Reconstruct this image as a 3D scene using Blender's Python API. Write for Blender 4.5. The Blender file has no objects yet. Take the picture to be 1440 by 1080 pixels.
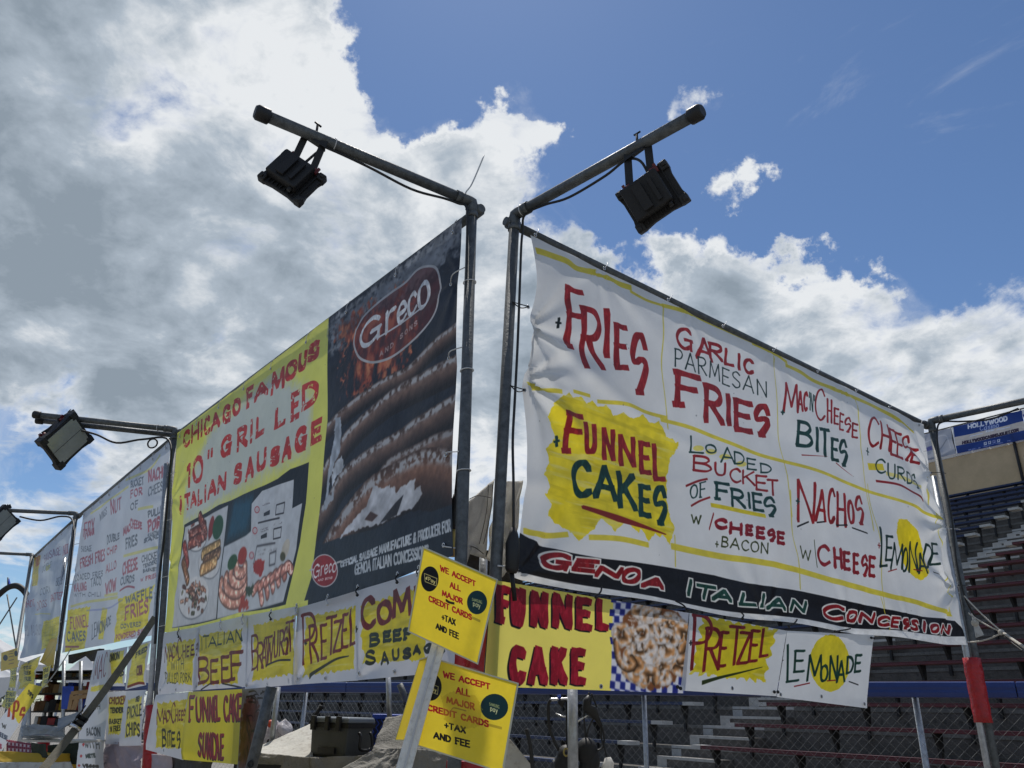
import bpy, math, random
import numpy as np
from mathutils import Vector, Matrix
random.seed(7)
RNG = np.random.default_rng(11)
SC = bpy.context.scene
COL = SC.collection
# ------------------------------------------------------------------ camera
F, CX, CY = 1100.0, 720.0, 540.0
EYE = Vector((0, 0, 1.6))
UP = Vector((65.0, -2608.0, 1100.0)).normalized()          # world up, in camera axes (x right, y down, z forward)
FW = (Vector((0, 0, 1)) - UP * UP.z).normalized()
RT = FW.cross(UP)
RM = Matrix((RT, FW, UP))                                  # camera axes -> world
cam_d = bpy.data.cameras.new('camera')
cam = bpy.data.objects.new('camera', cam_d)
COL.objects.link(cam)
cam_d.sensor_width = 36.0
cam_d.lens = 36.0 * F / 1440.0
cam_d.clip_start = 0.05
cam_d.clip_end = 6000
m3 = RM @ Matrix(((1, 0, 0), (0, -1, 0), (0, 0, -1)))
cam.matrix_world = Matrix.Translation(EYE) @ m3.to_4x4()
SC.camera = cam
def ray(x, y): return (RM @ Vector((x - CX, y - CY, F))).normalized()
def az(x, y, z):
    d = ray(x, y); return EYE + d * ((z - EYE.z) / d.z)
def aY(x, y, Y):
    d = ray(x, y); return EYE + d * (Y / d.y)
def on(x, y, P, n):
    d = ray(x, y); return EYE + d * ((P - EYE).dot(n) / d.dot(n))
# ------------------------------------------------------------------ light
SUN_EL, SUN_AZ = math.radians(64), math.radians(-6)        # azimuth from +Y towards +X
SUN_STR = 4.4; SKY_STR = 0.091; EXPO = -0.2
sd = Vector((math.sin(SUN_AZ) * math.cos(SUN_EL), math.cos(SUN_AZ) * math.cos(SUN_EL), math.sin(SUN_EL)))
ld = bpy.data.lights.new('sun', 'SUN'); ld.energy = SUN_STR; ld.angle = math.radians(0.6); ld.color = (1, 0.95, 0.88)
lo = bpy.data.objects.new('sun', ld); COL.objects.link(lo)
lo.rotation_euler = sd.to_track_quat('Z', 'Y').to_euler()
lo.location = (0, 0, 60)
W = bpy.data.worlds.new('World'); SC.world = W; W.use_nodes = True
SC.view_settings.view_transform = 'Standard'; SC.view_settings.look = 'None'
SC.view_settings.exposure = EXPO; SC.view_settings.gamma = 1.0
SC.view_settings.use_curve_mapping = False
nt = W.node_tree; nt.nodes.clear()
def N(t, **k):
    n = nt.nodes.new(t)
    for a, b in k.items(): setattr(n, a, b)
    return n
def L(a, b): nt.links.new(a, b)
def mth(op, a, b=None, c=None, clamp=False):
    n = N('ShaderNodeMath', operation=op, use_clamp=clamp)
    for i, v in enumerate((a, b, c)):
        if v is None: continue
        if isinstance(v, (int, float)): n.inputs[i].default_value = v
        else: L(v, n.inputs[i])
    return n.outputs[0]
def sstep(v, a, b, o0=0.0, o1=1.0):
    n = N('ShaderNodeMapRange', interpolation_type='SMOOTHSTEP')
    L(v, n.inputs[0])
    for i, q in zip((1, 2, 3, 4), (a, b, o0, o1)): n.inputs[i].default_value = q
    return n.outputs[0]
sky = N('ShaderNodeTexSky', sky_type='NISHITA', sun_disc=False)
sky.sun_elevation = SUN_EL; sky.sun_rotation = SUN_AZ
sky.altitude = 200; sky.air_density = 1.0; sky.dust_density = 0.25; sky.ozone_density = 1.4
tc = N('ShaderNodeTexCoord')
nrm = N('ShaderNodeVectorMath', operation='NORMALIZE'); L(tc.outputs['Generated'], nrm.inputs[0])
sx = N('ShaderNodeSeparateXYZ'); L(nrm.outputs[0], sx.inputs[0])
zz = mth('ADD', mth('MAXIMUM', sx.outputs[2], 0.0), 0.32)
cx_ = N('ShaderNodeCombineXYZ')
L(mth('DIVIDE', sx.outputs[0], zz), cx_.inputs[0]); L(mth('DIVIDE', sx.outputs[1], zz), cx_.inputs[1])
def noise(scale, detail, rough, dist=0.0, off=(0, 0, 0)):
    mp = N('ShaderNodeMapping'); L(cx_.outputs[0], mp.inputs[0]); mp.inputs['Location'].default_value = off
    n = N('ShaderNodeTexNoise'); L(mp.outputs[0], n.inputs['Vector'])
    n.inputs['Scale'].default_value = scale; n.inputs['Detail'].default_value = detail
    n.inputs['Roughness'].default_value = rough; n.inputs['Distortion'].default_value = dist
    return n.outputs['Fac']
# where the cloud banks stand in the sky that day: (direction, angular size, how much more or less cloud)
BLOBS = [(90, 60, .34, .26), (330, 40, .17, .34), (80, 330, .36, .34), (300, 300, .26, .26), (420, 100, .09, .24), (470, 330, .18, .18),
         (200, 520, .20, .2), (560, 290, .10, .3), (700, 240, .09, .5), (750, 160, .065, .75), (640, 480, .15, .2), (590, 210, .08, .4),
         (690, 580, .2, .26), (800, 400, .07, .3), (900, 410, .085, .42), (1010, 415, .085, .42), (1110, 410, .08, .42), (1210, 420, .075, .4), (1060, 470, .12, .3), (1150, 520, .2, .25),
         (1440, 450, .13, .34), (1330, 530, .15, .28), (970, 145, .06, .75), (1012, 278, .045, .50), (1060, 262, .04, .48), (1105, 268, .03, .5), (955, 205, .035, .26), (810, 190, .035, .4), (655, 340, .06, .2),
         (600, 30, .11, -.6), (740, 50, .2, -.34), (1000, 40, .25, -.35), (1250, 120, .32, -.4), (1350, 270, .2, -.3), (880, 250, .08, -.34), (960, 300, .05, -.3), (850, 310, .05, -.2),
         (560, 100, .06, -.4), (1180, 290, .10, -.22), (1310, 370, .06, -.22), (60, 630, .10, -.24), (170, 700, .07, -.12), (1110, 320, .05, -.14), (760, 290, .06, -.18)]
wn = N('ShaderNodeTexNoise'); L(nrm.outputs[0], wn.inputs['Vector']); wn.inputs['Scale'].default_value = 9.0; wn.inputs['Detail'].default_value = 10; wn.inputs['Roughness'].default_value = .62
ws = N('ShaderNodeVectorMath', operation='SUBTRACT'); L(wn.outputs['Color'], ws.inputs[0]); ws.inputs[1].default_value = (.5, .5, .5)
wsc = N('ShaderNodeVectorMath', operation='SCALE'); L(ws.outputs[0], wsc.inputs[0]); wsc.inputs['Scale'].default_value = .22
wd_ = N('ShaderNodeVectorMath', operation='ADD'); L(nrm.outputs[0], wd_.inputs[0]); L(wsc.outputs[0], wd_.inputs[1])
bias = None
for (bx, by, br, ba) in BLOBS:
    c = ray(bx, by)
    dn = N('ShaderNodeVectorMath', operation='DISTANCE'); L(wd_.outputs[0], dn.inputs[0]); dn.inputs[1].default_value = c
    v = sstep(dn.outputs['Value'], br * 1.35, 0.0, 0.0, ba)
    bias = v if bias is None else mth('ADD', bias, v)
bias = mth('MINIMUM', mth('MAXIMUM', bias, -0.30), 0.36)
n1 = noise(2.3, 15, .58, .35, (3.1, 1.7, 0))
n2 = noise(7.0, 15, .60, .5, (7.7, 2.2, 0))
nn = mth('ADD', mth('MULTIPLY', mth('ADD', mth('MULTIPLY', n1, .5), mth('MULTIPLY', n2, .5)), 1.4), -.2)
dens = mth('ADD', nn, mth('MULTIPLY', bias, .72))
mask = sstep(dens, .475, .67)
n5 = noise(3.1, 14, .64, 1.3, (2.2, 6.4, 0))
mask = mth('MAXIMUM', mask, mth('MULTIPLY', sstep(mth('ADD', n5, mth('MULTIPLY', bias, .25)), .52, .74), .32))
# thick cloud is grey underneath, thin edges and the tops of the billows are bright
n3 = noise(3.8, 12, .58, .3, (1.3, 9.1, 0))
n4 = noise(13.0, 12, .62, .3, (4.3, 5.1, 0))
thick = mth('ADD', mth('MULTIPLY', mth('SUBTRACT', dens, .68), 2.4), mth('MULTIPLY', mth('SUBTRACT', n3, .5), 2.4))
thick = mth('ADD', thick, mth('MULTIPLY', mth('SUBTRACT', n4, .5), 1.15))
shade = None
for (bx, by, br, ba) in ((400, 90, .15, -.46), (150, 30, .08, -.3), (180, 190, .06, -.35), (560, 560, .14, -.35), (640, 380, .10, -.35), (930, 400, .10, -.4), (1150, 400, .08, -.4), (1430, 420, .08, -.4), (740, 170, .08, -.5), (975, 150, .06, -.6), (1030, 270, .08, -.3), (590, 200, .10, -.3), (90, 330, .22, .30), (40, 130, .14, .22), (1020, 490, .10, .2)):
    dn = N('ShaderNodeVectorMath', operation='DISTANCE'); L(wd_.outputs[0], dn.inputs[0]); dn.inputs[1].default_value = ray(bx, by)
    v = sstep(dn.outputs['Value'], br * 1.35, 0.0, 0.0, ba); shade = v if shade is None else mth('ADD', shade, v)
thick = mth('ADD', mth('ADD', thick, shade), 0.30)
cr = N('ShaderNodeValToRGB'); L(thick, cr.inputs[0])
cr.color_ramp.elements[0].position = 0.0; cr.color_ramp.elements[0].color = (.90, .93, .96, 1)
cr.color_ramp.elements[1].position = 1.0; cr.color_ramp.elements[1].color = (.30, .365, .435, 1)
e = cr.color_ramp.elements.new(.5); e.color = (.47, .545, .63, 1)
cb = N('ShaderNodeBackground'); L(cr.outputs[0], cb.inputs[0]); cb.inputs[1].default_value = 1.02
tint = N('ShaderNodeMix', data_type='RGBA', blend_type='MULTIPLY'); tint.inputs[0].default_value = 1.0; L(sky.outputs[0], tint.inputs[6]); tint.inputs[7].default_value = (.88, 1.04, 1.22, 1)
sb = N('ShaderNodeBackground'); L(tint.outputs[2], sb.inputs[0]); sb.inputs[1].default_value = SKY_STR
ms = N('ShaderNodeMixShader'); L(mask, ms.inputs[0]); L(sb.outputs[0], ms.inputs[1]); L(cb.outputs[0], ms.inputs[2])
wo = N('ShaderNodeOutputWorld'); L(ms.outputs[0], wo.inputs[0])

# ------------------------------------------------------------------ helpers
def link(o, parent=None):
    COL.objects.link(o)
    if parent is not None:
        o.parent = parent
        o.matrix_parent_inverse = Matrix.Translation(-parent.location) if parent.type == 'EMPTY' else Matrix()
    return o
def thing(name, label, cat, loc=(0, 0, 0), group=None):
    o = bpy.data.objects.new(name, None); o.empty_display_size = .1
    o.location = Vector(loc); o['label'] = label; o['category'] = cat
    if group: o['group'] = group
    COL.objects.link(o); return o
def tag(o, label=None, cat=None, group=None, kind=None):
    for k, v in (('label', label), ('category', cat), ('group', group), ('kind', kind)):
        if v: o[k] = v
    return o
class MB:
    def __init__(s): s.v = []; s.f = []; s.sm = []
    def add(s, vs, fs, smooth=False):
        b = len(s.v); s.v += [tuple(v) for v in vs]
        s.f += [tuple(b + i for i in f) for f in fs]; s.sm += [smooth] * len(fs)
        return s
    def hexa(s, c):   # 8 corners: bottom ring 0-3, top ring 4-7
        return s.add(c, [(3, 2, 1, 0), (4, 5, 6, 7), (0, 1, 5, 4), (1, 2, 6, 5), (2, 3, 7, 6), (3, 0, 4, 7)])
    def box(s, c, ax, ay, az_):  # centre and three half-axis vectors
        c = Vector(c); ax = Vector(ax); ay = Vector(ay); az_ = Vector(az_)
        return s.hexa([c - ax - ay - az_, c + ax - ay - az_, c + ax + ay - az_, c - ax + ay - az_,
                       c - ax - ay + az_, c + ax - ay + az_, c + ax + ay + az_, c - ax + ay + az_])
    def bbox(s, lo, hi):
        lo = Vector(lo); hi = Vector(hi); c = (lo + hi) / 2; h = (hi - lo) / 2
        return s.box(c, (h.x, 0, 0), (0, h.y, 0), (0, 0, h.z))
    def tube(s, pts, r, n=10, cap=True, smooth=True):
        pts = [Vector(p) for p in pts]; k = len(pts)
        rs = r if isinstance(r, (list, tuple)) else [r] * k
        t0 = (pts[1] - pts[0]).normalized()
        a = t0.orthogonal().normalized(); vs = []
        for i, p in enumerate(pts):
            if i == 0: t = t0
            elif i == k - 1: t = (pts[-1] - pts[-2]).normalized()
            else: t = ((pts[i + 1] - p).normalized() + (p - pts[i - 1]).normalized()).normalized()
            a = (a - t * a.dot(t)).normalized(); b = t.cross(a)
            for j in range(n):
                w = 2 * math.pi * j / n
                vs.append(p + (a * math.cos(w) + b * math.sin(w)) * rs[i])
        fs = [(i * n + j, i * n + (j + 1) % n, (i + 1) * n + (j + 1) % n, (i + 1) * n + j) for i in range(k - 1) for j in range(n)]
        s.add(vs, fs, smooth)
        if cap:
            b = len(s.v) - k * n
            s.f.append(tuple(b + j for j in reversed(range(n)))); s.sm.append(False)
            s.f.append(tuple(b + (k - 1) * n + j for j in range(n))); s.sm.append(False)
        return s
    def prism(s, poly, d):   # closed polygon of 3d points pushed along d
        k = len(poly); d = Vector(d); vs = [Vector(p) for p in poly] + [Vector(p) + d for p in poly]
        fs = [tuple(reversed(range(k))), tuple(range(k, 2 * k))] + [(i, (i + 1) % k, k + (i + 1) % k, k + i) for i in range(k)]
        return s.add(vs, fs)
    def grid(s, fn, nu, nv, smooth=True):
        vs = [fn(i / nu, j / nv) for j in range(nv + 1) for i in range(nu + 1)]
        fs = [(j * (nu + 1) + i, j * (nu + 1) + i + 1, (j + 1) * (nu + 1) + i + 1, (j + 1) * (nu + 1) + i) for j in range(nv) for i in range(nu)]
        return s.add(vs, fs, smooth)
    def ball(s, c, r, n=8, m=6, sc=(1, 1, 1)):
        c = Vector(c)
        return s.grid(lambda u, v: c + Vector((math.cos(u * 2 * math.pi) * math.sin(v * math.pi) * r * sc[0], math.sin(u * 2 * math.pi) * math.sin(v * math.pi) * r * sc[1], math.cos(v * math.pi) * r * sc[2])), n, m)
    def build(s, name, mat, parent=None, bevel=0, uv=None):
        me = bpy.data.meshes.new(name); me.from_pydata(s.v, [], s.f); me.update()
        me.polygons.foreach_set('use_smooth', s.sm)
        if mat: me.materials.append(mat)
        if uv is not None:
            l = me.uv_layers.new(name='UVMap'); idx = np.zeros(len(me.loops), dtype=np.int32); me.loops.foreach_get('vertex_index', idx)
            l.data.foreach_set('uv', np.asarray(uv, dtype=np.float32)[idx].ravel())
        o = bpy.data.objects.new(name, me); link(o, parent)
        if bevel:
            b = o.modifiers.new('bevel', 'BEVEL'); b.width = bevel; b.segments = 2; b.limit_method = 'ANGLE'
        return o
def lerp(a, b, t): return a + (b - a) * t
def sag(a, b, d, n=10, up=Vector((0, 0, 1))):
    a = Vector(a); b = Vector(b)
    return [a.lerp(b, i / n) - up * d * 4 * (i / n) * (1 - i / n) for i in range(n + 1)]
def cr3(P, k=6):
    P = [Vector(p) for p in P]; out = []
    for i in range(len(P) - 1):
        p0 = P[max(i - 1, 0)]; p1 = P[i]; p2 = P[i + 1]; p3 = P[min(i + 2, len(P) - 1)]
        for j in range(k):
            t = j / k
            out.append(.5 * ((2 * p1) + (p2 - p0) * t + (2 * p0 - 5 * p1 + 4 * p2 - p3) * t * t + (3 * p1 - p0 - 3 * p2 + p3) * t ** 3))
    out.append(P[-1]); return out
# ------------------------------------------------------------------ materials
def mat(name, col, rough=.6, metal=0.0, var=.15, scale=8.0, bump=.0, bscale=40.0, col2=None, spec=.5, dirt=None):
    m = bpy.data.materials.new(name); m.use_nodes = True; t = m.node_tree
    b = t.nodes['Principled BSDF']; b.inputs['Roughness'].default_value = rough; b.inputs['Metallic'].default_value = metal
    b.inputs['Specular IOR Level'].default_value = spec
    tcn = t.nodes.new('ShaderNodeTexCoord')
    n = t.nodes.new('ShaderNodeTexNoise'); n.inputs['Scale'].default_value = scale; n.inputs['Detail'].default_value = 8; n.inputs['Roughness'].default_value = .65
    t.links.new(tcn.outputs['Object'], n.inputs['Vector'])
    r = t.nodes.new('ShaderNodeValToRGB'); t.links.new(n.outputs['Fac'], r.inputs[0])
    c = Vector(col)
    c2 = Vector(col2) if col2 else c * (1 + var)
    c1 = c * (1 - var)
    r.color_ramp.elements[0].position = .3; r.color_ramp.elements[0].color = (*c1, 1)
    r.color_ramp.elements[1].position = .7; r.color_ramp.elements[1].color = (*c2, 1)
    out = r.outputs[0]
    if dirt:
        n2 = t.nodes.new('ShaderNodeTexNoise'); n2.inputs['Scale'].default_value = scale * 4.3; n2.inputs['Detail'].default_value = 6
        t.links.new(tcn.outputs['Object'], n2.inputs['Vector'])
        mr = t.nodes.new('ShaderNodeMapRange'); mr.inputs[1].default_value = .52; mr.inputs[2].default_value = .72; t.links.new(n2.outputs['Fac'], mr.inputs[0])
        mx = t.nodes.new('ShaderNodeMix'); mx.data_type = 'RGBA'; t.links.new(mr.outputs[0], mx.inputs[0]); t.links.new(out, mx.inputs[6]); mx.inputs[7].default_value = (*dirt, 1)
        out = mx.outputs[2]
    t.links.new(out, b.inputs['Base Color'])
    if bump:
        n3 = t.nodes.new('ShaderNodeTexNoise'); n3.inputs['Scale'].default_value = bscale; n3.inputs['Detail'].default_value = 6
        t.links.new(tcn.outputs['Object'], n3.inputs['Vector'])
        bp = t.nodes.new('ShaderNodeBump'); bp.inputs['Strength'].default_value = bump; bp.inputs['Distance'].default_value = .02
        t.links.new(n3.outputs['Fac'], bp.inputs['Height']); t.links.new(bp.outputs[0], b.inputs['Normal'])
    return m
M = {
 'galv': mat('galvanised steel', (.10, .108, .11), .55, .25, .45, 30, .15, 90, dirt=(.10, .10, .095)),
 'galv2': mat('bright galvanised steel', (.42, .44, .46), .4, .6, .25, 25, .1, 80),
 'black': mat('black plastic', (.007, .007, .008), .6, 0, .3, 20, .1, 60),
 'rubber': mat('black rubber cable', (.012, .012, .012), .55, 0, .3, 20),
 'redtape': mat('red wrapped tape', (.40, .012, .015), .35, 0, .3, 14, .5, 35),
 'redknob': mat('red plastic', (.12, .012, .014), .4),
 'glass': mat('lamp glass', (.30, .32, .29), .12, 0, .1, 9, spec=.8),
 'tie': mat('white nylon', (.55, .55, .54), .4),
 'steel': mat('nickel ring', (.6, .6, .6), .25, .9),
 'conc': mat('weathered concrete', (.11, .10, .088), .9, 0, .3, 2.2, .5, 30, dirt=(.065, .06, .052)),
 'conc2': mat('tan rendered wall', (.56, .42, .25), .9, 0, .12, 1.6, .3, 20),
 'white': mat('white edge paint', (.42, .42, .40), .6, 0, .15, 9, dirt=(.4, .39, .37)),
 'blue': mat('blue bench', (.012, .026, .085), .45, 0, .25, 5, dirt=(.02, .03, .06)),
 'bluerail': mat('blue rail cap', (.012, .035, .16), .35, 0, .15, 4),
 'red': mat('dark red bench', (.095, .014, .022), .5, 0, .25, 5, dirt=(.06, .022, .024)),
 'iron': mat('dark iron', (.02, .02, .02), .6, .3, .3, 14),
 'asphalt': mat('pale compacted gravel', (.22, .21, .19), .95, 0, .3, 3, .6, 60),
 'canvas': mat('grey canvas', (.78, .77, .74), .85, 0, .16, 9, .4, 160),
 'thread': mat('dark stitching', (.05, .045, .04), .9),
 'tarp': mat('weathered grey tarp', (.22, .21, .185), .8, 0, .25, 4, .4, 70, dirt=(.22, .21, .19)),
 'tarpw': mat('dirty white and sunlit tarp', (.55, .54, .49), .75, 0, .12, 6, .3, 60, dirt=(.38, .35, .31)),  # also used where the table tarp's sunlight is put into the colour
 'cooler': mat('charcoal cooler plastic', (.045, .05, .05), .55, 0, .12, 9, .2, 150),
 'coolerlid': mat('slate cooler lid', (.13, .15, .17), .45, 0, .1, 9),
 'strap': mat('khaki webbing', (.17, .16, .125), .85, 0, .2, 25, .6, 220),
 'rope': mat('pale rope', (.5, .48, .43), .9, 0, .2, 40, .6, 120),
 'tent': mat('white tent fabric', (.72, .73, .74), .7, 0, .06, 3, .1, 20),
 'plastic': mat('clear plastic sheet', (.32, .36, .40), .25, 0, .2, 4, .5, 14),
 'wood': mat('raw timber', (.38, .24, .12), .8, 0, .2, 12, .3, 60),
 'crate': mat('blue crate plastic', (.02, .07, .45), .5, 0, .2, 12),
 'olive': mat('dark olive cloth', (.02, .03, .018), .8, 0, .4, 5, .5, 20),
 'yellowcloth': mat('yellow table cloth', (.62, .42, .04), .7, 0, .1, 4, .3, 10),
 'paleboard': mat('pale board', (.62, .61, .57), .6, 0, .1, 7),
 'bagwhite': mat('white plastic bag', (.68, .66, .68), .4, 0, .08, 12, .6, 25),
 'orange': mat('orange cap', (.6, .07, .02), .5),
 'lath': mat('white painted lath', (.84, .83, .79), .5, 0, .06, 18, .2, 50, dirt=(.66, .65, .60)),
 'acrylic': mat('laminate edge', (.55, .53, .40), .3),
 'pinkcloth': mat('pale pink cloth', (.50, .43, .46), .8, 0, .1, 6, .3, 20),
 'darkcloth': mat('dark cloth', (.035, .035, .04), .85, 0, .4, 6, .4, 20),
 'brass': mat('dull brass', (.35, .27, .08), .4, .6),
 'dullwhite': mat('white box', (.5, .5, .5), .6),
 'brownbox': mat('brown box', (.17, .09, .04), .8, 0, .3, 9),
 'mesh': mat('galvanised wire', (.17, .175, .17), .5, .5, .2, 30),
 'worn': mat('worn concrete edge', (.15, .145, .13), .85, 0, .25, 12, dirt=(.09, .085, .075)),
 'paleblue': mat('worn blue edge', (.08, .11, .20), .5, 0, .3, 9),
 'palered': mat('worn red edge', (.17, .08, .085), .5, 0, .3, 9),
 'bluedark': mat('dark navy', (.012, .02, .07), .5),
 'tree': mat('distant foliage', (.05, .075, .04), .9, 0, .4, 2),
}

def add_translucency(m, f):
    t = m.node_tree; b = t.nodes['Principled BSDF']; tr = t.nodes.new('ShaderNodeBsdfTranslucent'); src = b.inputs['Base Color'].links[0].from_socket
    t.links.new(src, tr.inputs[0]); mx = t.nodes.new('ShaderNodeMixShader'); mx.inputs[0].default_value = f
    t.links.new(b.outputs[0], mx.inputs[1]); t.links.new(tr.outputs[0], mx.inputs[2]); t.links.new(mx.outputs[0], t.nodes['Material Output'].inputs[0])
for k_, f_ in (('canvas', .5), ('tarpw', .15), ('lath', .25), ('tent', .35), ('pinkcloth', .3), ('bagwhite', .4), ('plastic', .4), ('yellowcloth', .3)): add_translucency(M[k_], f_)
# ------------------------------------------------------------------ painting printed and hand-lettered vinyl (numpy)
def s2(c): return np.array(c, dtype=np.float32) / 255.0
def up(a, h, w):
    """bilinear enlargement of a small random field"""
    ys = np.linspace(0, a.shape[0] - 1.001, h); xs = np.linspace(0, a.shape[1] - 1.001, w)
    y0 = ys.astype(int); x0 = xs.astype(int); fy = (ys - y0); fx = (xs - x0)
    fy = (fy * fy * (3 - 2 * fy))[:, None]; fx = (fx * fx * (3 - 2 * fx))[None, :]
    A = a[y0][:, x0]; B = a[y0][:, x0 + 1]; C = a[y0 + 1][:, x0]; D = a[y0 + 1][:, x0 + 1]
    return (A * (1 - fx) + B * fx) * (1 - fy) + (C * (1 - fx) + D * fx) * fy
def fbm(h, w, cell, oct=4, ax=1.0):
    out = np.zeros((h, w), np.float32); amp = 1; tot = 0
    for o in range(oct):
        c = max(cell / 2 ** o, 1.5)
        out += amp * up(RNG.random((int(h / c) + 3, int(w / (c * ax)) + 3)), h, w); tot += amp; amp *= .55
    return out / tot
def catm(P, k=7):
    P = np.asarray(P, float); out = []
    for i in range(len(P) - 1):
        p0 = P[max(i - 1, 0)]; p1 = P[i]; p2 = P[i + 1]; p3 = P[min(i + 2, len(P) - 1)]
        for j in range(k):
            t = j / k
            out.append(.5 * ((2 * p1) + (p2 - p0) * t + (2 * p0 - 5 * p1 + 4 * p2 - p3) * t * t + (3 * p1 - p0 - 3 * p2 + p3) * t ** 3))
    out.append(P[-1]); return np.array(out)
def S_(*p): return (False, p)
def C_(*p): return (True, p)
GL = {
 'A': (.76, [S_((0, 1), (.38, 0)), S_((.38, 0), (.76, 1)), S_((.13, .66), (.64, .66))]),
 'B': (.62, [S_((.02, 0), (.02, 1)), C_((0, 0), (.38, .02), (.54, .22), (.38, .44), (.02, .47)), C_((.02, .47), (.42, .5), (.62, .74), (.45, .97), (0, 1))]),
 'C': (.64, [C_((.62, .17), (.4, 0), (.12, .15), (0, .5), (.12, .87), (.38, 1), (.64, .84))]),
 'D': (.64, [S_((.02, 0), (.02, 1)), C_((0, 0), (.42, .08), (.64, .45), (.45, .9), (0, 1))]),
 'E': (.56, [S_((.02, 0), (.02, 1)), S_((0, 0), (.54, 0)), S_((.02, .48), (.46, .48)), S_((0, 1), (.56, 1))]),
 'F': (.56, [S_((.05, 0), (.05, 1)), S_((0, 0), (.56, .0)), S_((.05, .46), (.46, .46)), S_((0, 1), (.16, 1))]),
 'G': (.68, [C_((.62, .17), (.4, 0), (.12, .15), (0, .5), (.12, .87), (.36, 1), (.6, .84)), S_((.62, .54), (.62, 1)), S_((.36, .54), (.68, .54))]),
 'H': (.64, [S_((.02, 0), (.02, 1)), S_((.62, 0), (.62, 1)), S_((.02, .5), (.62, .48))]),
 'I': (.12, [S_((.06, 0), (.06, 1))]),
 'J': (.5, [C_((.45, 0), (.45, .6), (.38, .95), (.15, 1), (0, .82))]),
 'K': (.64, [S_((.03, 0), (.03, 1)), S_((.58, .02), (.05, .55)), S_((.2, .42), (.64, 1))]),
 'L': (.52, [S_((.03, 0), (.03, 1)), S_((0, 1), (.52, .98))]),
 'M': (.86, [S_((.02, 1), (.1, 0)), S_((.1, 0), (.44, .82)), S_((.44, .82), (.76, 0)), S_((.76, 0), (.86, 1))]),
 'N': (.66, [S_((.03, 1), (.03, 0)), S_((.03, 0), (.63, 1)), S_((.63, 1), (.63, 0))]),
 'O': (.7, [C_((.36, 0), (.1, .14), (0, .5), (.12, .88), (.35, 1), (.6, .87), (.7, .5), (.58, .13), (.34, 0))]),
 'P': (.58, [S_((.04, 0), (.04, 1)), C_((0, .0), (.4, .02), (.58, .24), (.42, .5), (.04, .54))]),
 'Q': (.7, [C_((.36, 0), (.1, .14), (0, .5), (.12, .88), (.35, 1), (.6, .87), (.7, .5), (.58, .13), (.34, 0)), S_((.45, .7), (.72, 1.05))]),
 'R': (.62, [S_((.04, 0), (.04, 1)), C_((0, .0), (.4, .02), (.56, .22), (.42, .46), (.04, .5)), S_((.22, .5), (.62, 1))]),
 'S': (.56, [C_((.52, .16), (.3, 0), (.06, .12), (.05, .34), (.3, .5), (.53, .66), (.5, .9), (.25, 1), (0, .85))]),
 '$': (.60, [C_((.56, .2), (.42, .0), (.2, .08), (.06, .38), (.18, .5), (.42, .42), (.6, .52), (.52, .74), (.34, 1.0)), S_((.28, 1), (.44, 1))]),
 'T': (.6, [S_((.3, 0), (.3, 1)), S_((0, 0), (.6, 0))]),
 'U': (.62, [C_((.02, 0), (.03, .65), (.14, .95), (.32, 1), (.5, .93), (.6, .65), (.6, 0))]),
 'V': (.66, [S_((0, 0), (.32, 1)), S_((.32, 1), (.66, 0))]),
 'W': (.92, [S_((0, 0), (.22, 1)), S_((.22, 1), (.46, .2)), S_((.46, .2), (.68, 1)), S_((.68, 1), (.92, 0))]),
 'X': (.64, [S_((0, 0), (.64, 1)), S_((.64, 0), (0, 1))]),
 'Y': (.62, [S_((0, 0), (.3, .5)), S_((.62, 0), (.3, .5)), S_((.3, .5), (.3, 1))]),
 'Z': (.58, [S_((0, 0), (.58, 0)), S_((.58, 0), (0, 1)), S_((0, 1), (.58, 1))]),
 '0': (.6, [C_((.3, 0), (.08, .14), (0, .5), (.1, .88), (.3, 1), (.52, .87), (.6, .5), (.5, .13), (.28, 0))]),
 '1': (.24, [S_((.14, 0), (.14, 1)), S_((0, .14), (.14, 0))]),
 '"': (.3, [S_((.04, 0), (.04, .34)), S_((.26, 0), (.26, .34))]),
 "'": (.1, [S_((.05, 0), (.05, .3))]),
 '+': (.5, [S_((.25, .2), (.25, .9)), S_((0, .55), (.5, .55))]),
 '/': (.3, [S_((.3, -.1), (0, 1.1))]),
 '.': (.1, [S_((.05, .96), (.06, 1))]), ' ': (.34, []),
 '&': (.7, [C_((.68, 1), (.2, .35), (.25, .03), (.45, .08), (.42, .3), (.08, .62), (.1, .95), (.4, .98), (.66, .6))]),
 'r': (.42, [S_((.06, .32), (.06, 1)), C_((.06, .55), (.2, .36), (.42, .34))]),
 'e': (.5, [C_((.03, .66), (.48, .62), (.4, .36), (.18, .34), (.02, .6), (.1, .93), (.3, 1), (.5, .86))]),
 'c': (.46, [C_((.44, .46), (.3, .33), (.08, .42), (.01, .68), (.1, .95), (.28, 1), (.46, .86))]),
 'o': (.5, [C_((.26, .32), (.06, .42), (0, .66), (.08, .93), (.25, 1), (.43, .92), (.5, .66), (.42, .4), (.24, .32))]),
 'a': (.5, [C_((.42, .42), (.22, .34), (.02, .55), (.04, .9), (.22, 1), (.42, .8)), S_((.44, .34), (.44, 1))]),
 'p': (.5, [S_((.05, .34), (.05, 1.3)), C_((.05, .45), (.25, .33), (.46, .5), (.44, .85), (.22, 1), (.05, .88))]),
 'y': (.5, [S_((.02, .34), (.26, .98)), C_((.48, .34), (.26, .98), (.16, 1.25), (.0, 1.3))]),
 'i': (.1, [S_((.05, .34), (.05, 1)), S_((.05, .12), (.06, .14))]),
 'n': (.46, [S_((.04, .34), (.04, 1)), C_((.04, .52), (.22, .34), (.42, .45), (.43, 1))]),
 's': (.4, [C_((.38, .42), (.2, .33), (.04, .44), (.1, .62), (.32, .7), (.38, .88), (.2, 1), (0, .9))]),
}
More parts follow.
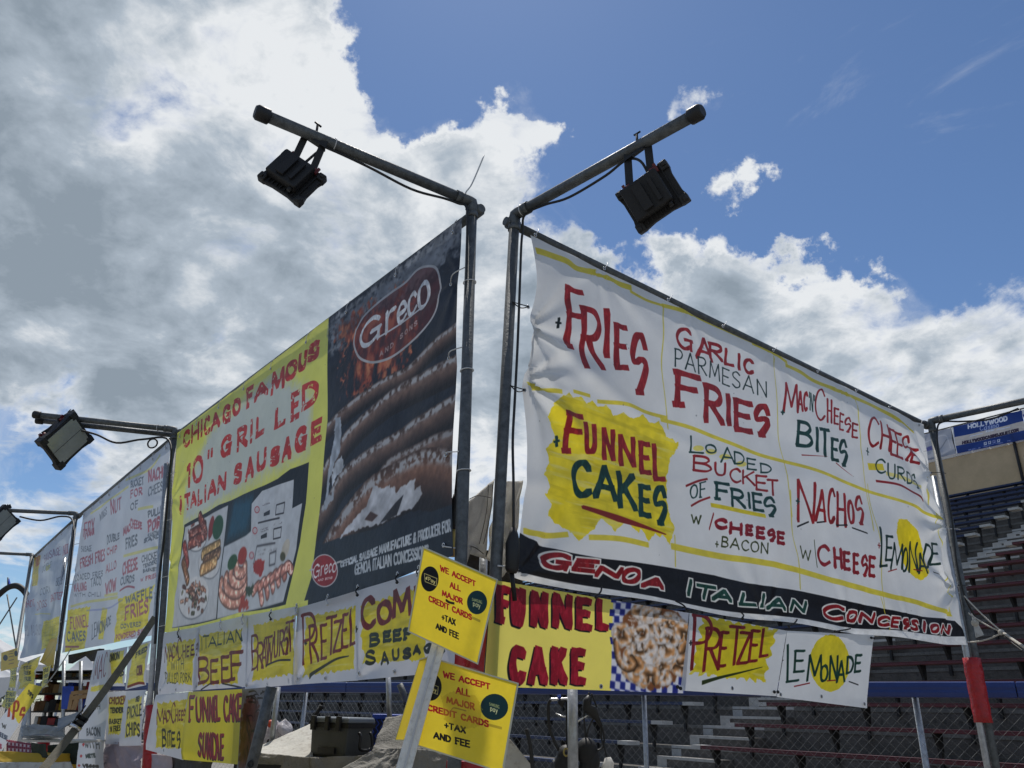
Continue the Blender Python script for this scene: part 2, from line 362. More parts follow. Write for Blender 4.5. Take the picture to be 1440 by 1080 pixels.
class Canvas:
    def __init__(s, quad, wm, hm, ppm, base, mottled=.035):
        """quad = photo pixels of TL,TR,BR,BL of the sheet; wm x hm metres"""
        s.bow = 0.0; s.W = int(wm * ppm); s.H = int(hm * ppm); s.ppm = ppm
        s.img = np.ones((s.H, s.W, 3), np.float32) * s2(base)
        A = []; B = []
        for (x, y), (u, v) in zip(quad, ((0, 0), (s.W, 0), (s.W, s.H), (0, s.H))):
            A.append([x, y, 1, 0, 0, 0, -u * x, -u * y]); B.append(u)
            A.append([0, 0, 0, x, y, 1, -v * x, -v * y]); B.append(v)
        h = np.linalg.solve(np.array(A, float), np.array(B, float)); s.Hm = np.append(h, 1).reshape(3, 3)
        if mottled: s.img *= (1 + mottled * 2 * (fbm(s.H, s.W, 60) - .5))[..., None]
    def m(s, P):
        P = np.asarray(P, float).reshape(-1, 2); q = np.c_[P, np.ones(len(P))] @ s.Hm.T
        q = q[:, :2] / q[:, 2:]
        if s.bow: q[:, 1] = q[:, 1] / (1 + s.bow * np.sin(np.pi * np.clip(q[:, 0] / s.W, 0, 1)))
        return q
    def inset(s, x, y, w):
        a, b, c_ = s.m([(x, y), (x + 1, y), (x, y + 1)]); kx = math.hypot(*(b - a)); ky = math.hypot(*(c_ - a))
        return w * s.ppm / 2 / kx * .85, w * s.ppm / 2 / ky * .6
    # --- all following work in canvas pixels
    def hull(s, mask, pts):
        """fill a convex polygon given as a point cloud"""
        c = pts.mean(0); a = np.arctan2(pts[:, 1] - c[1], pts[:, 0] - c[0])
        # convex hull (monotone chain)
        P = sorted(map(tuple, pts)); lo = []; hi = []
        for p in P:
            while len(lo) > 1 and (lo[-1][0] - lo[-2][0]) * (p[1] - lo[-2][1]) - (lo[-1][1] - lo[-2][1]) * (p[0] - lo[-2][0]) <= 0: lo.pop()
            lo.append(p)
        for p in reversed(P):
            while len(hi) > 1 and (hi[-1][0] - hi[-2][0]) * (p[1] - hi[-2][1]) - (hi[-1][1] - hi[-2][1]) * (p[0] - hi[-2][0]) <= 0: hi.pop()
            hi.append(p)
        h = np.array(lo[:-1] + hi[:-1])
        if len(h) < 3: return
        x0 = max(int(h[:, 0].min()) - 1, 0); x1 = min(int(h[:, 0].max()) + 3, s.W); y0 = max(int(h[:, 1].min()) - 1, 0); y1 = min(int(h[:, 1].max()) + 3, s.H)
        if x1 <= x0 or y1 <= y0: return
        xs = np.arange(x0, x1)[None, :] + .5; ys = np.arange(y0, y1)[:, None] + .5
        d = np.full((y1 - y0, x1 - x0), -1e9)
        for i in range(len(h)):
            p = h[i]; q = h[(i + 1) % len(h)]; e = q - p; l = math.hypot(*e)
            if l < 1e-6: continue
            nx, ny = e[1] / l, -e[0] / l
            d = np.maximum(d, (xs - p[0]) * nx + (ys - p[1]) * ny)
        cov = np.clip(.5 - d, 0, 1).astype(np.float32)
        mask[y0:y1, x0:x1] = np.maximum(mask[y0:y1, x0:x1], cov)
    def nib(s, w, ratio, ang):
        a = math.radians(ang); w = w * s.ppm / 2; h = w * ratio
        c, t = math.cos(a), math.sin(a)
        if ratio >= .99: return np.array([[math.cos(k * math.pi / 4) * w, math.sin(k * math.pi / 4) * w] for k in range(8)])
        return np.array([[c * x - t * y, t * x + c * y] for x, y in ((-w, -h), (w, -h), (w, h), (-w, h))])
    def path(s, mask, pts, nib, flare=0.0):
        n = len(pts)
        for i in range(n - 1):
            f0 = 1 + flare * (abs(2 * i / (n - 1) - 1) - .5) if n > 1 else 1
            f1 = 1 + flare * (abs(2 * (i + 1) / (n - 1) - 1) - .5)
            s.hull(mask, np.vstack([nib * f0 + pts[i], nib * f1 + pts[i + 1]]))
    def comp(s, mask, col, a=1.0, vary=.10, wear=0.0):
        ys = np.where(mask.max(1) > 0)[0]; xs = np.where(mask.max(0) > 0)[0]
        if not len(ys): return
        y0, y1, x0, x1 = ys[0], ys[-1] + 1, xs[0], xs[-1] + 1
        m_ = mask[y0:y1, x0:x1] * a
        c = s2(col)[None, None] * np.ones((y1 - y0, x1 - x0, 1), np.float32)
        if vary: c = c * (1 + vary * 2 * (fbm(y1 - y0, x1 - x0, 26, 3) - .5))[..., None]
        if wear: 
            w = fbm(y1 - y0, x1 - x0, 14, 4); m_ = m_ * np.clip((w - wear) * 14 + .5, 0, 1)
        s.img[y0:y1, x0:x1] = s.img[y0:y1, x0:x1] * (1 - m_[..., None]) + c * m_[..., None]
    def new(s): return np.zeros((s.H, s.W), np.float32)
    def glyphs(s, items, w, col, ratio=.55, ang=-25, outline=None, shadow=None, wear=0, flare=.25, jit=.0):
        """items: (char, quad fn(u,v)->photo px)"""
        polys = []
        for ch, fn in items:
            if ch not in GL: continue
            gw, st = GL[ch]
            j = (random.uniform(-jit, jit), random.uniform(-jit, jit), random.uniform(-jit, jit))
            for cv, p in st:
                q = catm(p) if cv else np.array(p, float)
                if not cv and len(q) == 2: q = np.array([q[0], q[0] * .5 + q[1] * .5, q[1]])
                polys.append(s.m([fn(x / gw + j[0] * (y - .5), y + j[1] + j[2] * (x / gw - .5)) for x, y in q]))
        if shadow is not None:
            mk = s.new(); nb = s.nib(w + shadow[2], ratio, ang)
            off = np.array(shadow[:2]) * s.ppm
            for q in polys: s.path(mk, q + off, nb)
            s.comp(mk, (14, 12, 22))
        if outline is not None:
            mk = s.new(); nb = s.nib(w + outline[1], max(ratio, .8), ang)
            for q in polys: s.path(mk, q, nb)
            s.comp(mk, outline[0])
        mk = s.new(); nb = s.nib(w, ratio, ang)
        for q in polys: s.path(mk, q, nb, flare)
        s.comp(mk, col, wear=wear, vary=.16)
        if not wear and s.ppm < 1000: s.comp(mk * np.clip((fbm(s.H, s.W, .03 * s.ppm, 4, .35) - .53) * 7, 0, 1), tuple(min(255, int(v * 1.25 + 14)) for v in col), a=.55, vary=0)
    def word(s, txt, a, b, w, col, gap=.24, **k):
        """a = (x, y_top, y_bottom) at the left in photo pixels, b = same at the right"""
        ix, iy = s.inset((a[0] + b[0]) / 2, (a[1] + b[2]) / 2, w)
        ix = min(ix, abs(b[0] - a[0]) * .12); iy = min(iy, (a[2] - a[1]) * .2); a = (a[0] + ix, a[1] + iy, a[2] - iy); b = (b[0] - ix, b[1] + iy, b[2] - iy)
        ws = [GL.get(c, (.5,))[0] for c in txt]; tot = sum(ws) + gap * (len(txt) - 1); x = 0; it = []
        for c, cw in zip(txt, ws):
            u0, u1 = x / tot, (x + cw) / tot; x += cw + gap
            def fn(u, v, u0=u0, u1=u1):
                t = u0 + (u1 - u0) * u; return (a[0] + (b[0] - a[0]) * t, lerp(a[1], b[1], t) * (1 - v) + lerp(a[2], b[2], t) * v)
            it.append((c, fn))
        s.glyphs(it, w, col, **k)
    def letters(s, spec, w, col, sl=.2, slb=None, sk=0.0, **k):
        """spec: list of (char, x0, x1, ytop, ybottom), slopes of the tops and bottoms"""
        slb = sl if slb is None else slb; it = []
        for c, x0, x1, yt, yb in spec:
            ix, iy = s.inset((x0 + x1) / 2, (yt + yb) / 2, w); ix = min(ix, (x1 - x0) * .22); iy = min(iy, (yb - yt) * .2); x0 += ix; x1 -= ix; yt += iy; yb -= iy
            def fn(u, v, x0=x0, x1=x1, yt=yt, yb=yb):
                x = x0 + (x1 - x0) * u; dx = x - x0
                hgt = yb - yt
                top = yt + (sl * dx if sl >= 0 else sl * (dx - (x1 - x0))); bot = yb + (slb * (dx - (x1 - x0)) if slb >= 0 else slb * dx)
                return (x + sk * v, lerp(top, bot, v))
            it.append((c, fn))
        s.glyphs(it, w, col, **k)
    def line(s, pts, w, col, curve=True, ratio=.5, ang=80, taper=False, wear=0, w1=None, a=1.0):
        q = s.m(catm(pts) if curve and len(pts) > 2 else pts); mk = s.new()
        n = len(q)
        if n == 2 and (taper or w1): q = np.array([q[0] + (q[1] - q[0]) * i / 8 for i in range(9)]); n = 9
        nb = s.nib(w, ratio, ang)
        for i in range(n - 1):
            f0 = 1 - i / (n - 1) * (.85 if taper else 0); f1 = 1 - (i + 1) / (n - 1) * (.85 if taper else 0)
            s.hull(mk, np.vstack([nb * f0 + q[i], nb * f1 + q[i + 1]]))
        s.comp(mk, col, a=a, wear=wear)
    def polymask(s, pts, px=False, rough=0.0, soft=1.0):
        q = np.asarray(pts, float) if px else s.m(pts)
        x0 = max(int(q[:, 0].min()) - 4, 0); x1 = min(int(q[:, 0].max()) + 5, s.W); y0 = max(int(q[:, 1].min()) - 4, 0); y1 = min(int(q[:, 1].max()) + 5, s.H)
        mk = s.new()
        if x1 <= x0 or y1 <= y0: return mk
        xs, ys = np.meshgrid(np.arange(x0, x1) + .5, np.arange(y0, y1) + .5)
        if rough:
            xs = xs + (fbm(*xs.shape, 14, 3) - .5) * rough * s.ppm; ys = ys + (fbm(*xs.shape, 14, 3) - .5) * rough * s.ppm
        ins = np.zeros(xs.shape, bool); d = np.full(xs.shape, 1e9)
        for i in range(len(q)):
            ax, ay = q[i]; bx, by = q[(i + 1) % len(q)]
            c = ((ay > ys) != (by > ys)) & (xs < (bx - ax) * (ys - ay) / (by - ay + 1e-9) + ax); ins ^= c
            ex, ey = bx - ax, by - ay; t = np.clip(((xs - ax) * ex + (ys - ay) * ey) / (ex * ex + ey * ey + 1e-9), 0, 1)
            d = np.minimum(d, np.hypot(xs - ax - t * ex, ys - ay - t * ey))
        mk[y0:y1, x0:x1] = np.clip(np.where(ins, d, -d) / soft + .5, 0, 1)
        return mk
    def poly(s, pts, col, px=False, rough=0.0, vary=.08, a=1.0, soft=1.0):
        s.comp(s.polymask(pts, px, rough, soft), col, a=a, vary=vary)
    def ell(s, c, rx, ry, col, rot=0, n=28, **k):
        r = math.radians(rot)
        s.poly([(c[0] + math.cos(t) * rx * math.cos(r) - math.sin(t) * ry * math.sin(r), c[1] + math.cos(t) * rx * math.sin(r) + math.sin(t) * ry * math.cos(r)) for t in np.linspace(0, 2 * math.pi, n, endpoint=False)], col, **k)
    def splash(s, quad, col, teeth=7, depth=.10, seed=0):
        """yellow brushed patch with zigzag edge inside a quad of photo pixels"""
        rg = random.Random(seed); P = []
        for e in range(4):
            a = np.array(quad[e], float); b = np.array(quad[(e + 1) % 4], float); c = np.array(quad, float).mean(0)
            n = teeth if e % 2 == 0 else max(3, teeth // 2)
            for i in range(n):
                for t, dd in ((i / n, 0), ((i + .5) / n, depth * rg.uniform(.5, 1.3))):
                    p = a + (b - a) * t; P.append(p + (c - p) * dd)
        m_ = s.polymask(P, rough=.02); s.comp(m_, col, vary=.07); s.streak(m_, col)
    def streak(s, m_, col, ax=7.0):
        """brush drags: thinner and heavier paint"""
        f = fbm(s.H, s.W, .035 * s.ppm, 4, ax); f2 = fbm(s.H, s.W, .02 * s.ppm, 3, ax * 1.6)
        s.comp(m_ * np.clip((f - .52) * 5, 0, 1), tuple(int(v * .80) for v in col), a=.55, vary=.05)
        s.comp(m_ * np.clip((f2 - .60) * 7, 0, 1), (226, 222, 170), a=.45, vary=.05)
    def blur(s, pts, r, amt=1.0):
        """printed photographs are soft: box blur twice inside a region"""
        m_ = s.polymask(pts)[..., None] * amt; k = max(1, int(r)); b = s.img.copy()
        for _ in range(2):
            for ax in (0, 1):
                pad = [(0, 0)] * 3; pad[ax] = (k, k); q = np.pad(b, pad, mode='edge'); cs = np.cumsum(q, axis=ax, dtype=np.float64); z = np.zeros_like(np.take(cs, [0], ax)); cs = np.concatenate([z, cs], ax)
                n = b.shape[ax]; w = 2 * k + 1; b = ((np.take(cs, range(w, w + n), ax) - np.take(cs, range(0, n), ax)) / w).astype(np.float32)
        s.img = s.img * (1 - m_) + b * m_
    def tubefield(s, pts, r, fn, curve=True):
        """shade a rounded form along a line; fn(side -1..1, along 0..1, noise) -> rgb 0..1"""
        q = s.m(catm(pts, 6) if curve else pts); r = r * s.ppm
        x0 = max(int(q[:, 0].min() - r) - 1, 0); x1 = min(int(q[:, 0].max() + r) + 2, s.W); y0 = max(int(q[:, 1].min() - r) - 1, 0); y1 = min(int(q[:, 1].max() + r) + 2, s.H)
        if x1 <= x0 or y1 <= y0: return
        xs, ys = np.meshgrid(np.arange(x0, x1) + .5, np.arange(y0, y1) + .5)
        best = np.full(xs.shape, 1e9); side = np.zeros(xs.shape); al = np.zeros(xs.shape); n = len(q) - 1
        for i in range(n):
            a = q[i]; e = q[i + 1] - a; l2 = e @ e + 1e-9
            t = np.clip(((xs - a[0]) * e[0] + (ys - a[1]) * e[1]) / l2, 0, 1)
            dx = xs - a[0] - t * e[0]; dy = ys - a[1] - t * e[1]; d = np.hypot(dx, dy)
            sd = np.sign(e[0] * dy - e[1] * dx); m_ = d < best
            best = np.where(m_, d, best); side = np.where(m_, d * sd / r, side); al = np.where(m_, (i + t) / n, al)
        nz = fbm(*xs.shape, .03 * s.ppm, 4)
        mk = np.clip((r * (1 + .10 * (nz - .5)) - best) + .5, 0, 1)[..., None]
        c = fn(side, al, nz); s.img[y0:y1, x0:x1] = s.img[y0:y1, x0:x1] * (1 - mk) + c * mk
    def material(s, name, transl=.22, rough=.42, weave=.0, bump=.08):
        im = bpy.data.images.new(name, s.W, s.H, alpha=False)
        px = np.ones((s.H, s.W, 4), np.float32); px[..., :3] = np.clip(s.img, 0, 1)[::-1]
        im.pixels.foreach_set(px.ravel()); im.update(); im.pack()
        m = bpy.data.materials.new(name); m.use_nodes = True; t = m.node_tree; b = t.nodes['Principled BSDF']
        uvn = t.nodes.new('ShaderNodeUVMap'); uvn.uv_map = 'UVMap'
        i = t.nodes.new('ShaderNodeTexImage'); i.image = im; i.interpolation = 'Cubic'; i.extension = 'EXTEND'
        t.links.new(uvn.outputs[0], i.inputs[0]); t.links.new(i.outputs[0], b.inputs['Base Color'])
        b.inputs['Roughness'].default_value = rough
        tcn = t.nodes.new('ShaderNodeTexCoord'); n3 = t.nodes.new('ShaderNodeTexNoise'); n3.inputs['Scale'].default_value = 28; n3.inputs['Detail'].default_value = 7
        t.links.new(tcn.outputs['Object'], n3.inputs['Vector'])
        bp = t.nodes.new('ShaderNodeBump'); bp.inputs['Strength'].default_value = bump * 3; bp.inputs['Distance'].default_value = .01
        t.links.new(n3.outputs['Fac'], bp.inputs['Height']); t.links.new(bp.outputs[0], b.inputs['Normal'])
        if transl:
            tr = t.nodes.new('ShaderNodeBsdfTranslucent'); t.links.new(i.outputs[0], tr.inputs[0])
            mx = t.nodes.new('ShaderNodeMixShader'); mx.inputs[0].default_value = transl
            t.links.new(b.outputs[0], mx.inputs[1]); t.links.new(tr.outputs[0], mx.inputs[2])
            t.links.new(mx.outputs[0], t.nodes['Material Output'].inputs[0])
        return m
RED = (138, 30, 34); GRN = (20, 56, 52); YEL = (236, 216, 52); BLK = (18, 18, 20); WHT = (222, 224, 226); OLV = (50, 58, 24)
def sheet(name, canvas, corners, nu, nv, parent, transl=.22, wave=.006, puckers=(), scallop=None, seed=0, rough=.42, out=None, extra=None):
    """corners: TL,TR,BR,BL in 3d.  puckers: (u,v,amp,radius) folds running out of a tie.  scallop: (list of v on left, list of v on right, depth)"""
    TL, TR, BR, BL = [Vector(c) for c in corners]
    n = (TR - TL).cross(BL - TL).normalized()
    if n.dot(EYE - TL) < 0: n = -n
    if out is not None: TL, TR, BR, BL = [c + n * out for c in (TL, TR, BR, BL)]
    wm = ((TR - TL).length + (BR - BL).length) / 2; hm = ((BL - TL).length + (BR - TR).length) / 2
    rg = random.Random(seed); ph = [rg.uniform(0, 6.28) for _ in range(12)]
    u = np.linspace(0, 1, nu + 1)[None, :] * np.ones((nv + 1, 1)); v = np.linspace(0, 1, nv + 1)[:, None] * np.ones((1, nu + 1))
    x = u * wm; y = v * hm
    d = np.zeros_like(u)
    ed = np.minimum(1, np.minimum(v, 1 - v) * 6 + .35)
    d += wave * (np.sin(x * 2.1 + ph[0] + .8 * np.sin(y * 2.3 + ph[1])) * 1.6 + np.sin(x * 5.3 - y * 3.1 + ph[2]) * .7 + np.sin(x * 9.7 + y * 7.3 + ph[3] + np.sin(x * 4 + ph[5])) * .35 + np.sin(y * 13.1 - x * 3.3 + ph[4]) * .22) * ed
    for pu, pv, am, R in puckers:
        dx = x - pu * wm; dy = y - pv * hm; r = np.hypot(dx, dy) + 1e-6; th = np.arctan2(dy, dx)
        k = rg.uniform(0, 6.28)
        d += am * np.exp(-r / R) * np.minimum(1, r / .06) * (np.sin(th * 9 + k) + .5 * np.sin(th * 15 + k * 2))
    uu = u.copy()
    if scallop:
        lv, rv, dep = scallop
        for side, vs in ((0, lv), (1, rv)):
            if not vs: continue
            vs = sorted(vs); s_ = np.zeros_like(v)
            for a, b in zip(vs[:-1], vs[1:]):
                t = (v - a) / (b - a); s_ = np.where((t > 0) & (t < 1), 4 * t * (1 - t) * min(1, (b - a) / .25), s_)
            if side == 0: uu = uu + s_ * dep / wm * np.exp(-x / .18)
            else: uu = uu - s_ * dep / wm * np.exp(-(wm - x) / .18)
    vv = v
    if canvas.bow: vv = v * (1 + canvas.bow * np.sin(np.pi * u))
    if extra is not None: uu, vv, d = extra(uu, vv, d, wm, hm)
    P = ((1 - uu) * (1 - vv))[..., None] * np.array(TL) + (uu * (1 - vv))[..., None] * np.array(TR) + (uu * vv)[..., None] * np.array(BR) + ((1 - uu) * vv)[..., None] * np.array(BL) + d[..., None] * np.array(n)
    mb = MB(); k = nu + 1
    mb.v = [tuple(p) for p in P.reshape(-1, 3)]
    mb.f = [(j * k + i, (j + 1) * k + i, (j + 1) * k + i + 1, j * k + i + 1) for j in range(nv) for i in range(nu)]; mb.sm = [True] * len(mb.f)
    uv = np.c_[u.ravel(), 1 - v.ravel()]
    o = mb.build(name, canvas.material(name + ' print', transl, rough), parent, uv=uv)
    return o, n, (lambda a, b: (TL * (1 - a) * (1 - b) + TR * a * (1 - b) + BR * a * b + BL * (1 - a) * b))
ring_me = None
def grommet(p, n, parent, r=.0085):
    global ring_me
    if ring_me is None:
        b = MB(); k = 12
        b.tube([(math.cos(t) * .0085, math.sin(t) * .0085, 0) for t in np.linspace(0, 2 * math.pi, k + 1)], .0028, 5, False)
        b.add([(math.cos(t) * .0062, math.sin(t) * .0062, .0006) for t in np.linspace(0, 2 * math.pi, 8, endpoint=False)], [tuple(range(8))])
        o = b.build('grommet', M['steel'], None); ring_me = o.data
        ring_me.materials.append(M['black']); ring_me.polygons[len(ring_me.polygons) - 1].material_index = 1
        bpy.data.objects.remove(o)
    o = bpy.data.objects.new('grommet', ring_me); link(o, parent)
    o.matrix_parent_inverse = Matrix()
    o.location = Vector(p) + n * .004 - (parent.location if parent else Vector()); o.rotation_euler = n.to_track_quat('Z', 'Y').to_euler()
    s = r / .0085; o.scale = (s, s, s)
    return o
def tie(a, b, parent, r=.0022, mt='tie', bulge=.02, n=None):
    a = Vector(a); b = Vector(b); n = n or (EYE - a).normalized()
    m_ = (a + b) / 2 + n * bulge
    return MB().tube(cr3([a, m_, b], 4), r, 5).build('tie', M[mt], parent)
# ------------------------------------------------------------------ ground
def struct(o): o['kind'] = 'structure'; return o
gm = MB(); gm.add([(-900, -900, 0), (900, -900, 0), (900, 900, 0), (-900, 900, 0)], [(0, 1, 2, 3)])
struct(gm.build('ground', M['asphalt']))
# ------------------------------------------------------------------ stall walls: reference lines
def azv(v): d = ray(v, CY + ((UP.x * (v - CX) + UP.z * F) / -UP.y)); return Vector((d.x, d.y, 0)).normalized()
DR = azv(2225); DL = azv(-316)
NR = Vector((DR.y, -DR.x, 0))                             # outward normals (towards the camera side)
P0R = EYE + ray(700, 805) * (3.4 / math.hypot(ray(700, 805).x, ray(700, 805).y))
def onR(x, y, off=0.0): return on(x, y, P0R + NR * off, NR)
def ext(a, b, z):
    a = Vector(a); b = Vector(b); t = (z - a.z) / (b.z - a.z); return a + (b - a) * t
PR = .027
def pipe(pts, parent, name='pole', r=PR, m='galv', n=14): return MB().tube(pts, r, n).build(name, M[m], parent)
def elbow(a, b, c, parent):
    a = Vector(a); b = Vector(b); c = Vector(c)
    p = b + (a - b).normalized() * .10; q = b + (c - b).normalized() * .10
    mb = MB().tube([p, p.lerp(b, .8), b.lerp((p + q) / 2, .05), b.lerp(q, .2), q], PR * 1.14, 14)
    for w, e in ((p, a), (q, c)):
        dd = (e - b).normalized(); mb.tube([w - dd * .02 - dd * .01, w - dd * .0], PR * 1.2, 14)
        s_ = dd.orthogonal().normalized()
        mb.tube([w - dd * .035 + s_ * PR * 1.1, w - dd * .035 + s_ * PR * 1.55], .006, 6)
    return mb.build('elbow_fitting', M['galv'], parent)
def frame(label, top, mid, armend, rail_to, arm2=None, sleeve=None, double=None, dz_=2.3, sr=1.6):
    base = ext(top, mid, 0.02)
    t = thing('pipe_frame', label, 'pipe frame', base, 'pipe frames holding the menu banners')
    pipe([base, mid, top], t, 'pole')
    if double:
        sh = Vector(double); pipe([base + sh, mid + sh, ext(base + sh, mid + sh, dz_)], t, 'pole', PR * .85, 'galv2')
    if armend is not None:
        armend = Vector(armend)
        pipe([top, armend], t, 'light_arm'); d = (armend - top).normalized()
        MB().tube([armend - d * .055, armend - d * .05, armend, armend + d * .012], [PR * 1.15, PR * 1.35, PR * 1.35, PR * 1.0], 14).build('end_cap', M['rubber'], t)
        elbow(armend, top, base, t)
    if arm2 is not None:
        a, b = arm2; pipe([a, b], t, 'light_arm', PR * .95); d = (b - a).normalized()
        MB().tube([b - d * .055, b - d * .05, b, b + d * .012], [PR * 1.1, PR * 1.3, PR * 1.3, PR], 14).build('end_cap', M['rubber'], t)
    if rail_to is not None:
        dr_ = (rail_to - top).normalized(); bk_ = Vector((-dr_.y, dr_.x, 0)).normalized() * .042; bk_ = bk_ if bk_.y > 0 else -bk_
        a_ = top - Vector((0, 0, .03)) + bk_; b_ = rail_to + bk_; pipe([a_ - dr_ * .03, b_ + dr_ * .03], t, 'top_rail', PR * .9)
        for e_, s_ in ((a_, 1), (b_, -1)): MB().tube([e_ + dr_ * .02 * s_ - dr_ * .03, e_ + dr_ * .02 * s_ + dr_ * .03], PR * 1.25, 12).build('rail_clamp', M['galv'], t)
    if sleeve:
        for (a, b) in sleeve:
            p = ext(top, mid, a); q = ext(top, mid, b); r_ = PR * 1.35 if not double else PR * sr
            o_ = Vector(double) * .5 if double else Vector()
            k = 9; MB().tube([p.lerp(q, i / k) + o_ for i in range(k + 1)], [r_ * random.uniform(.93, 1.07) for i in range(k + 1)], 14).build('red_sleeve', M['redtape'], t)
    return t, base
ZT = 4.05
# right wall
tR0 = onR(724, 302); mR0 = onR(697, 808); tR1 = onR(1309, 592); mR1 = onR(1367, 900)
aR0 = az(985, 157, tR0.z)
frR0, bR0 = frame('galvanised pipe frame left of the fries banner, its arm reaching up right with a floodlight', tR0, mR0, aR0, tR1 - Vector((0, 0, .03)))
aR1 = tR1 + (az(1440, 564, tR1.z) - tR1).normalized() * 1.2
frR1, bR1 = frame('galvanised pipe frame at the right end of the fries banner with red wrapped foot', tR1, mR1, aR1, None, sleeve=[(2.07, 1.62)], double=(-.062, .0, 0), dz_=3.5, sr=2.35)
# left wall
def pl(px, py, qx, qy): return az(px, py, ZT), az(qx, qy, 2.18)
tL0, mL0 = pl(664, 285, 648, 790); tL1, mL1 = pl(246, 604, 227, 890); tL2, mL2 = pl(107, 722, 82, 918); tL3, mL3 = pl(45, 780, 22, 925)
frL0, bL0 = frame('galvanised pipe frame right of the sausage banner, its arm reaching up left with a floodlight', tL0, mL0, az(362, 158, tL0.z), tL1 - Vector((0, 0, .03)), sleeve=[(1.98, 1.55)])
frL1, bL1 = frame('galvanised pipe frame left of the sausage banner with two light arms side by side', tL1, mL1, az(48, 583, ZT), tL2 - Vector((0, 0, .03)), arm2=(az(246, 612, ZT - .02), az(52, 591, ZT - .02)), sleeve=[(1.60, .75)], double=(-.05, -.02, 0), dz_=3.7, sr=2.1)
frL2, bL2 = frame('pipe frame between the two far menu banners with red bands on its double pole', tL2, mL2, az(-30, 716, ZT), tL3 - Vector((0, 0, .03)), sleeve=[(1.80, 1.50), (1.36, 1.05)], double=(-.075, .0, 0), dz_=3.4, sr=2.4)
frL3, bL3 = frame('farthest pipe frame at the left end of the menu banners', tL3, mL3, az(-40, 776, ZT), None)

# ------------------------------------------------------------------ right menu banner
qR = [(745, 331), (1299, 598), (1362, 908), (722, 812)]
cR = [onR(*q) for q in qR]
wmR = ((cR[1] - cR[0]).length + (cR[2] - cR[3]).length) / 2; hmR = ((cR[3] - cR[0]).length + (cR[2] - cR[1]).length) / 2
def zt(x0, y0, sx, sy=None):
    sy = sy or sx
    return lambda *p: [(x0 + a * sx, y0 + b * sy) for a, b in p]
c = Canvas(qR, wmR, hmR, 450, WHT); c.bow = .016
z3 = zt(720, 330, .25); z5 = zt(1060, 460, .2639); z6 = zt(1060, 680, .2639); z4 = zt(720, 560, .25); zg = zt(920, 420, .1852); zl = zt(930, 590, .1852); zn = zt(730, 740, .1875)
# yellow brushed rules
YB = (214, 196, 44)
for seg, w in ((z3((120, 85), (200, 110), (300, 150), (350, 185), (400, 200), (470, 210)), .05), (z3((480, 225), (530, 240)), .03), (z3((540, 240), (600, 275), (670, 300)), .045),
               (z3((670, 320), (760, 370), (850, 400)), .022), (z3((850, 400), (1000, 440), (1180, 520), (1440, 640)), .035), (z5((0, 85), (100, 135), (180, 190)), .035),
               (z5((170, 205), (250, 240), (330, 290), (540, 380), (700, 450), (780, 500)), .04), (z5((780, 500), (860, 560)), .025)):
    c.line(seg, w * .72, YB, a=.85)
c.line(z3((80, 830), (150, 860), (260, 880)), 0.0216, YB, a=.85); c.line(z3((330, 880), (420, 905)), 0.0180, YB, a=.85); c.line(z3((470, 935), (640, 950), (760, 990), (880, 1020)), 0.0202, YB, a=.85)
c.line([(932, 588), (975, 600), (1060, 632), (1103, 645), (1140, 657), (1205, 683), (1270, 706), (1325, 730)], 0.0216, YB, a=.85)
c.line([(732, 743), (760, 750), (797, 749)], 0.0252, YB, a=.85); c.line([(827, 754), (870, 757), (912, 766)], 0.0252, YB, a=.85)
c.line([(948, 767), (1000, 777), (1060, 787), (1123, 801), (1190, 821), (1242, 836), (1290, 845), (1342, 863)], 0.0324, YB, a=.85)
for v in (z3((855, 405), (848, 600), (845, 760), (880, 1000), (885, 1080)), z4((930, 770), (935, 940)), z5((110, 160), (150, 560), (185, 740), (210, 1000)), z6((205, 30), (210, 250), (245, 400), (255, 560)),
          z5((540, 390), (580, 740), (620, 950), (625, 1080)), z6((610, 0), (660, 330), (680, 600), (735, 790)), z5((920, 800), (950, 940), (975, 1010)), z6((930, 30), (975, 200), (1040, 480), (1070, 700))):
    c.line(v, .014, (205, 192, 70), a=.85)
# the splash behind FUNNEL CAKES
SPL = [(771, 566), (786, 558), (797, 552), (801, 560), (812, 556), (820, 566), (830, 562), (838, 572), (850, 568), (862, 583), (876, 577), (890, 588), (905, 580), (915, 594), (930, 590), (936, 604), (938, 612), (956, 620), (956, 628), (946, 640), (943, 655), (939, 672),
       (940, 700), (944, 725), (952, 740), (944, 764), (934, 750), (928, 756), (922, 748), (914, 762), (900, 742), (896, 748), (878, 733), (862, 746), (858, 742), (844, 728), (836, 738), (812, 760), (798, 742), (790, 738), (766, 724), (770, 706), (760, 692), (768, 682), (756, 662), (768, 648), (761, 628), (776, 614), (768, 590)]
mS = c.polymask(SPL, rough=.022); c.comp(mS, (232, 212, 46)); c.streak(mS, (232, 212, 46))
D = lambda *k: dict(zip(('w', 'col'), k))
big = dict(ratio=.78, ang=-14, flare=.28)
c.letters([('F', 791, 819, 401, 490), ('R', 813, 847, 430, 519), ('I', 850, 856, 434, 501), ('E', 863, 882, 454, 519), ('$', 884, 911, 464, 553)], .038, RED, sl=.30, slb=.05, **big)
c.letters([('F', 787, 816, 578, 636), ('U', 817, 837, 593, 637), ('N', 846, 866, 600, 645), ('N', 871, 896, 609, 654), ('E', 901, 917, 618, 665), ('L', 920, 937, 622, 675)], .032, RED, sl=.2, slb=.1, **big)
c.letters([('C', 801, 831, 643, 699), ('A', 834, 866, 651, 703), ('K', 866, 894, 661, 717), ('E', 897, 915, 680, 727), ('$', 917, 940, 680, 738)], .032, GRN, sl=.15, slb=.2, **big)
c.poly([(817, 709), (820, 708), (868, 724), (940, 750), (938, 751), (866, 733), (818, 713)], (130, 40, 34))
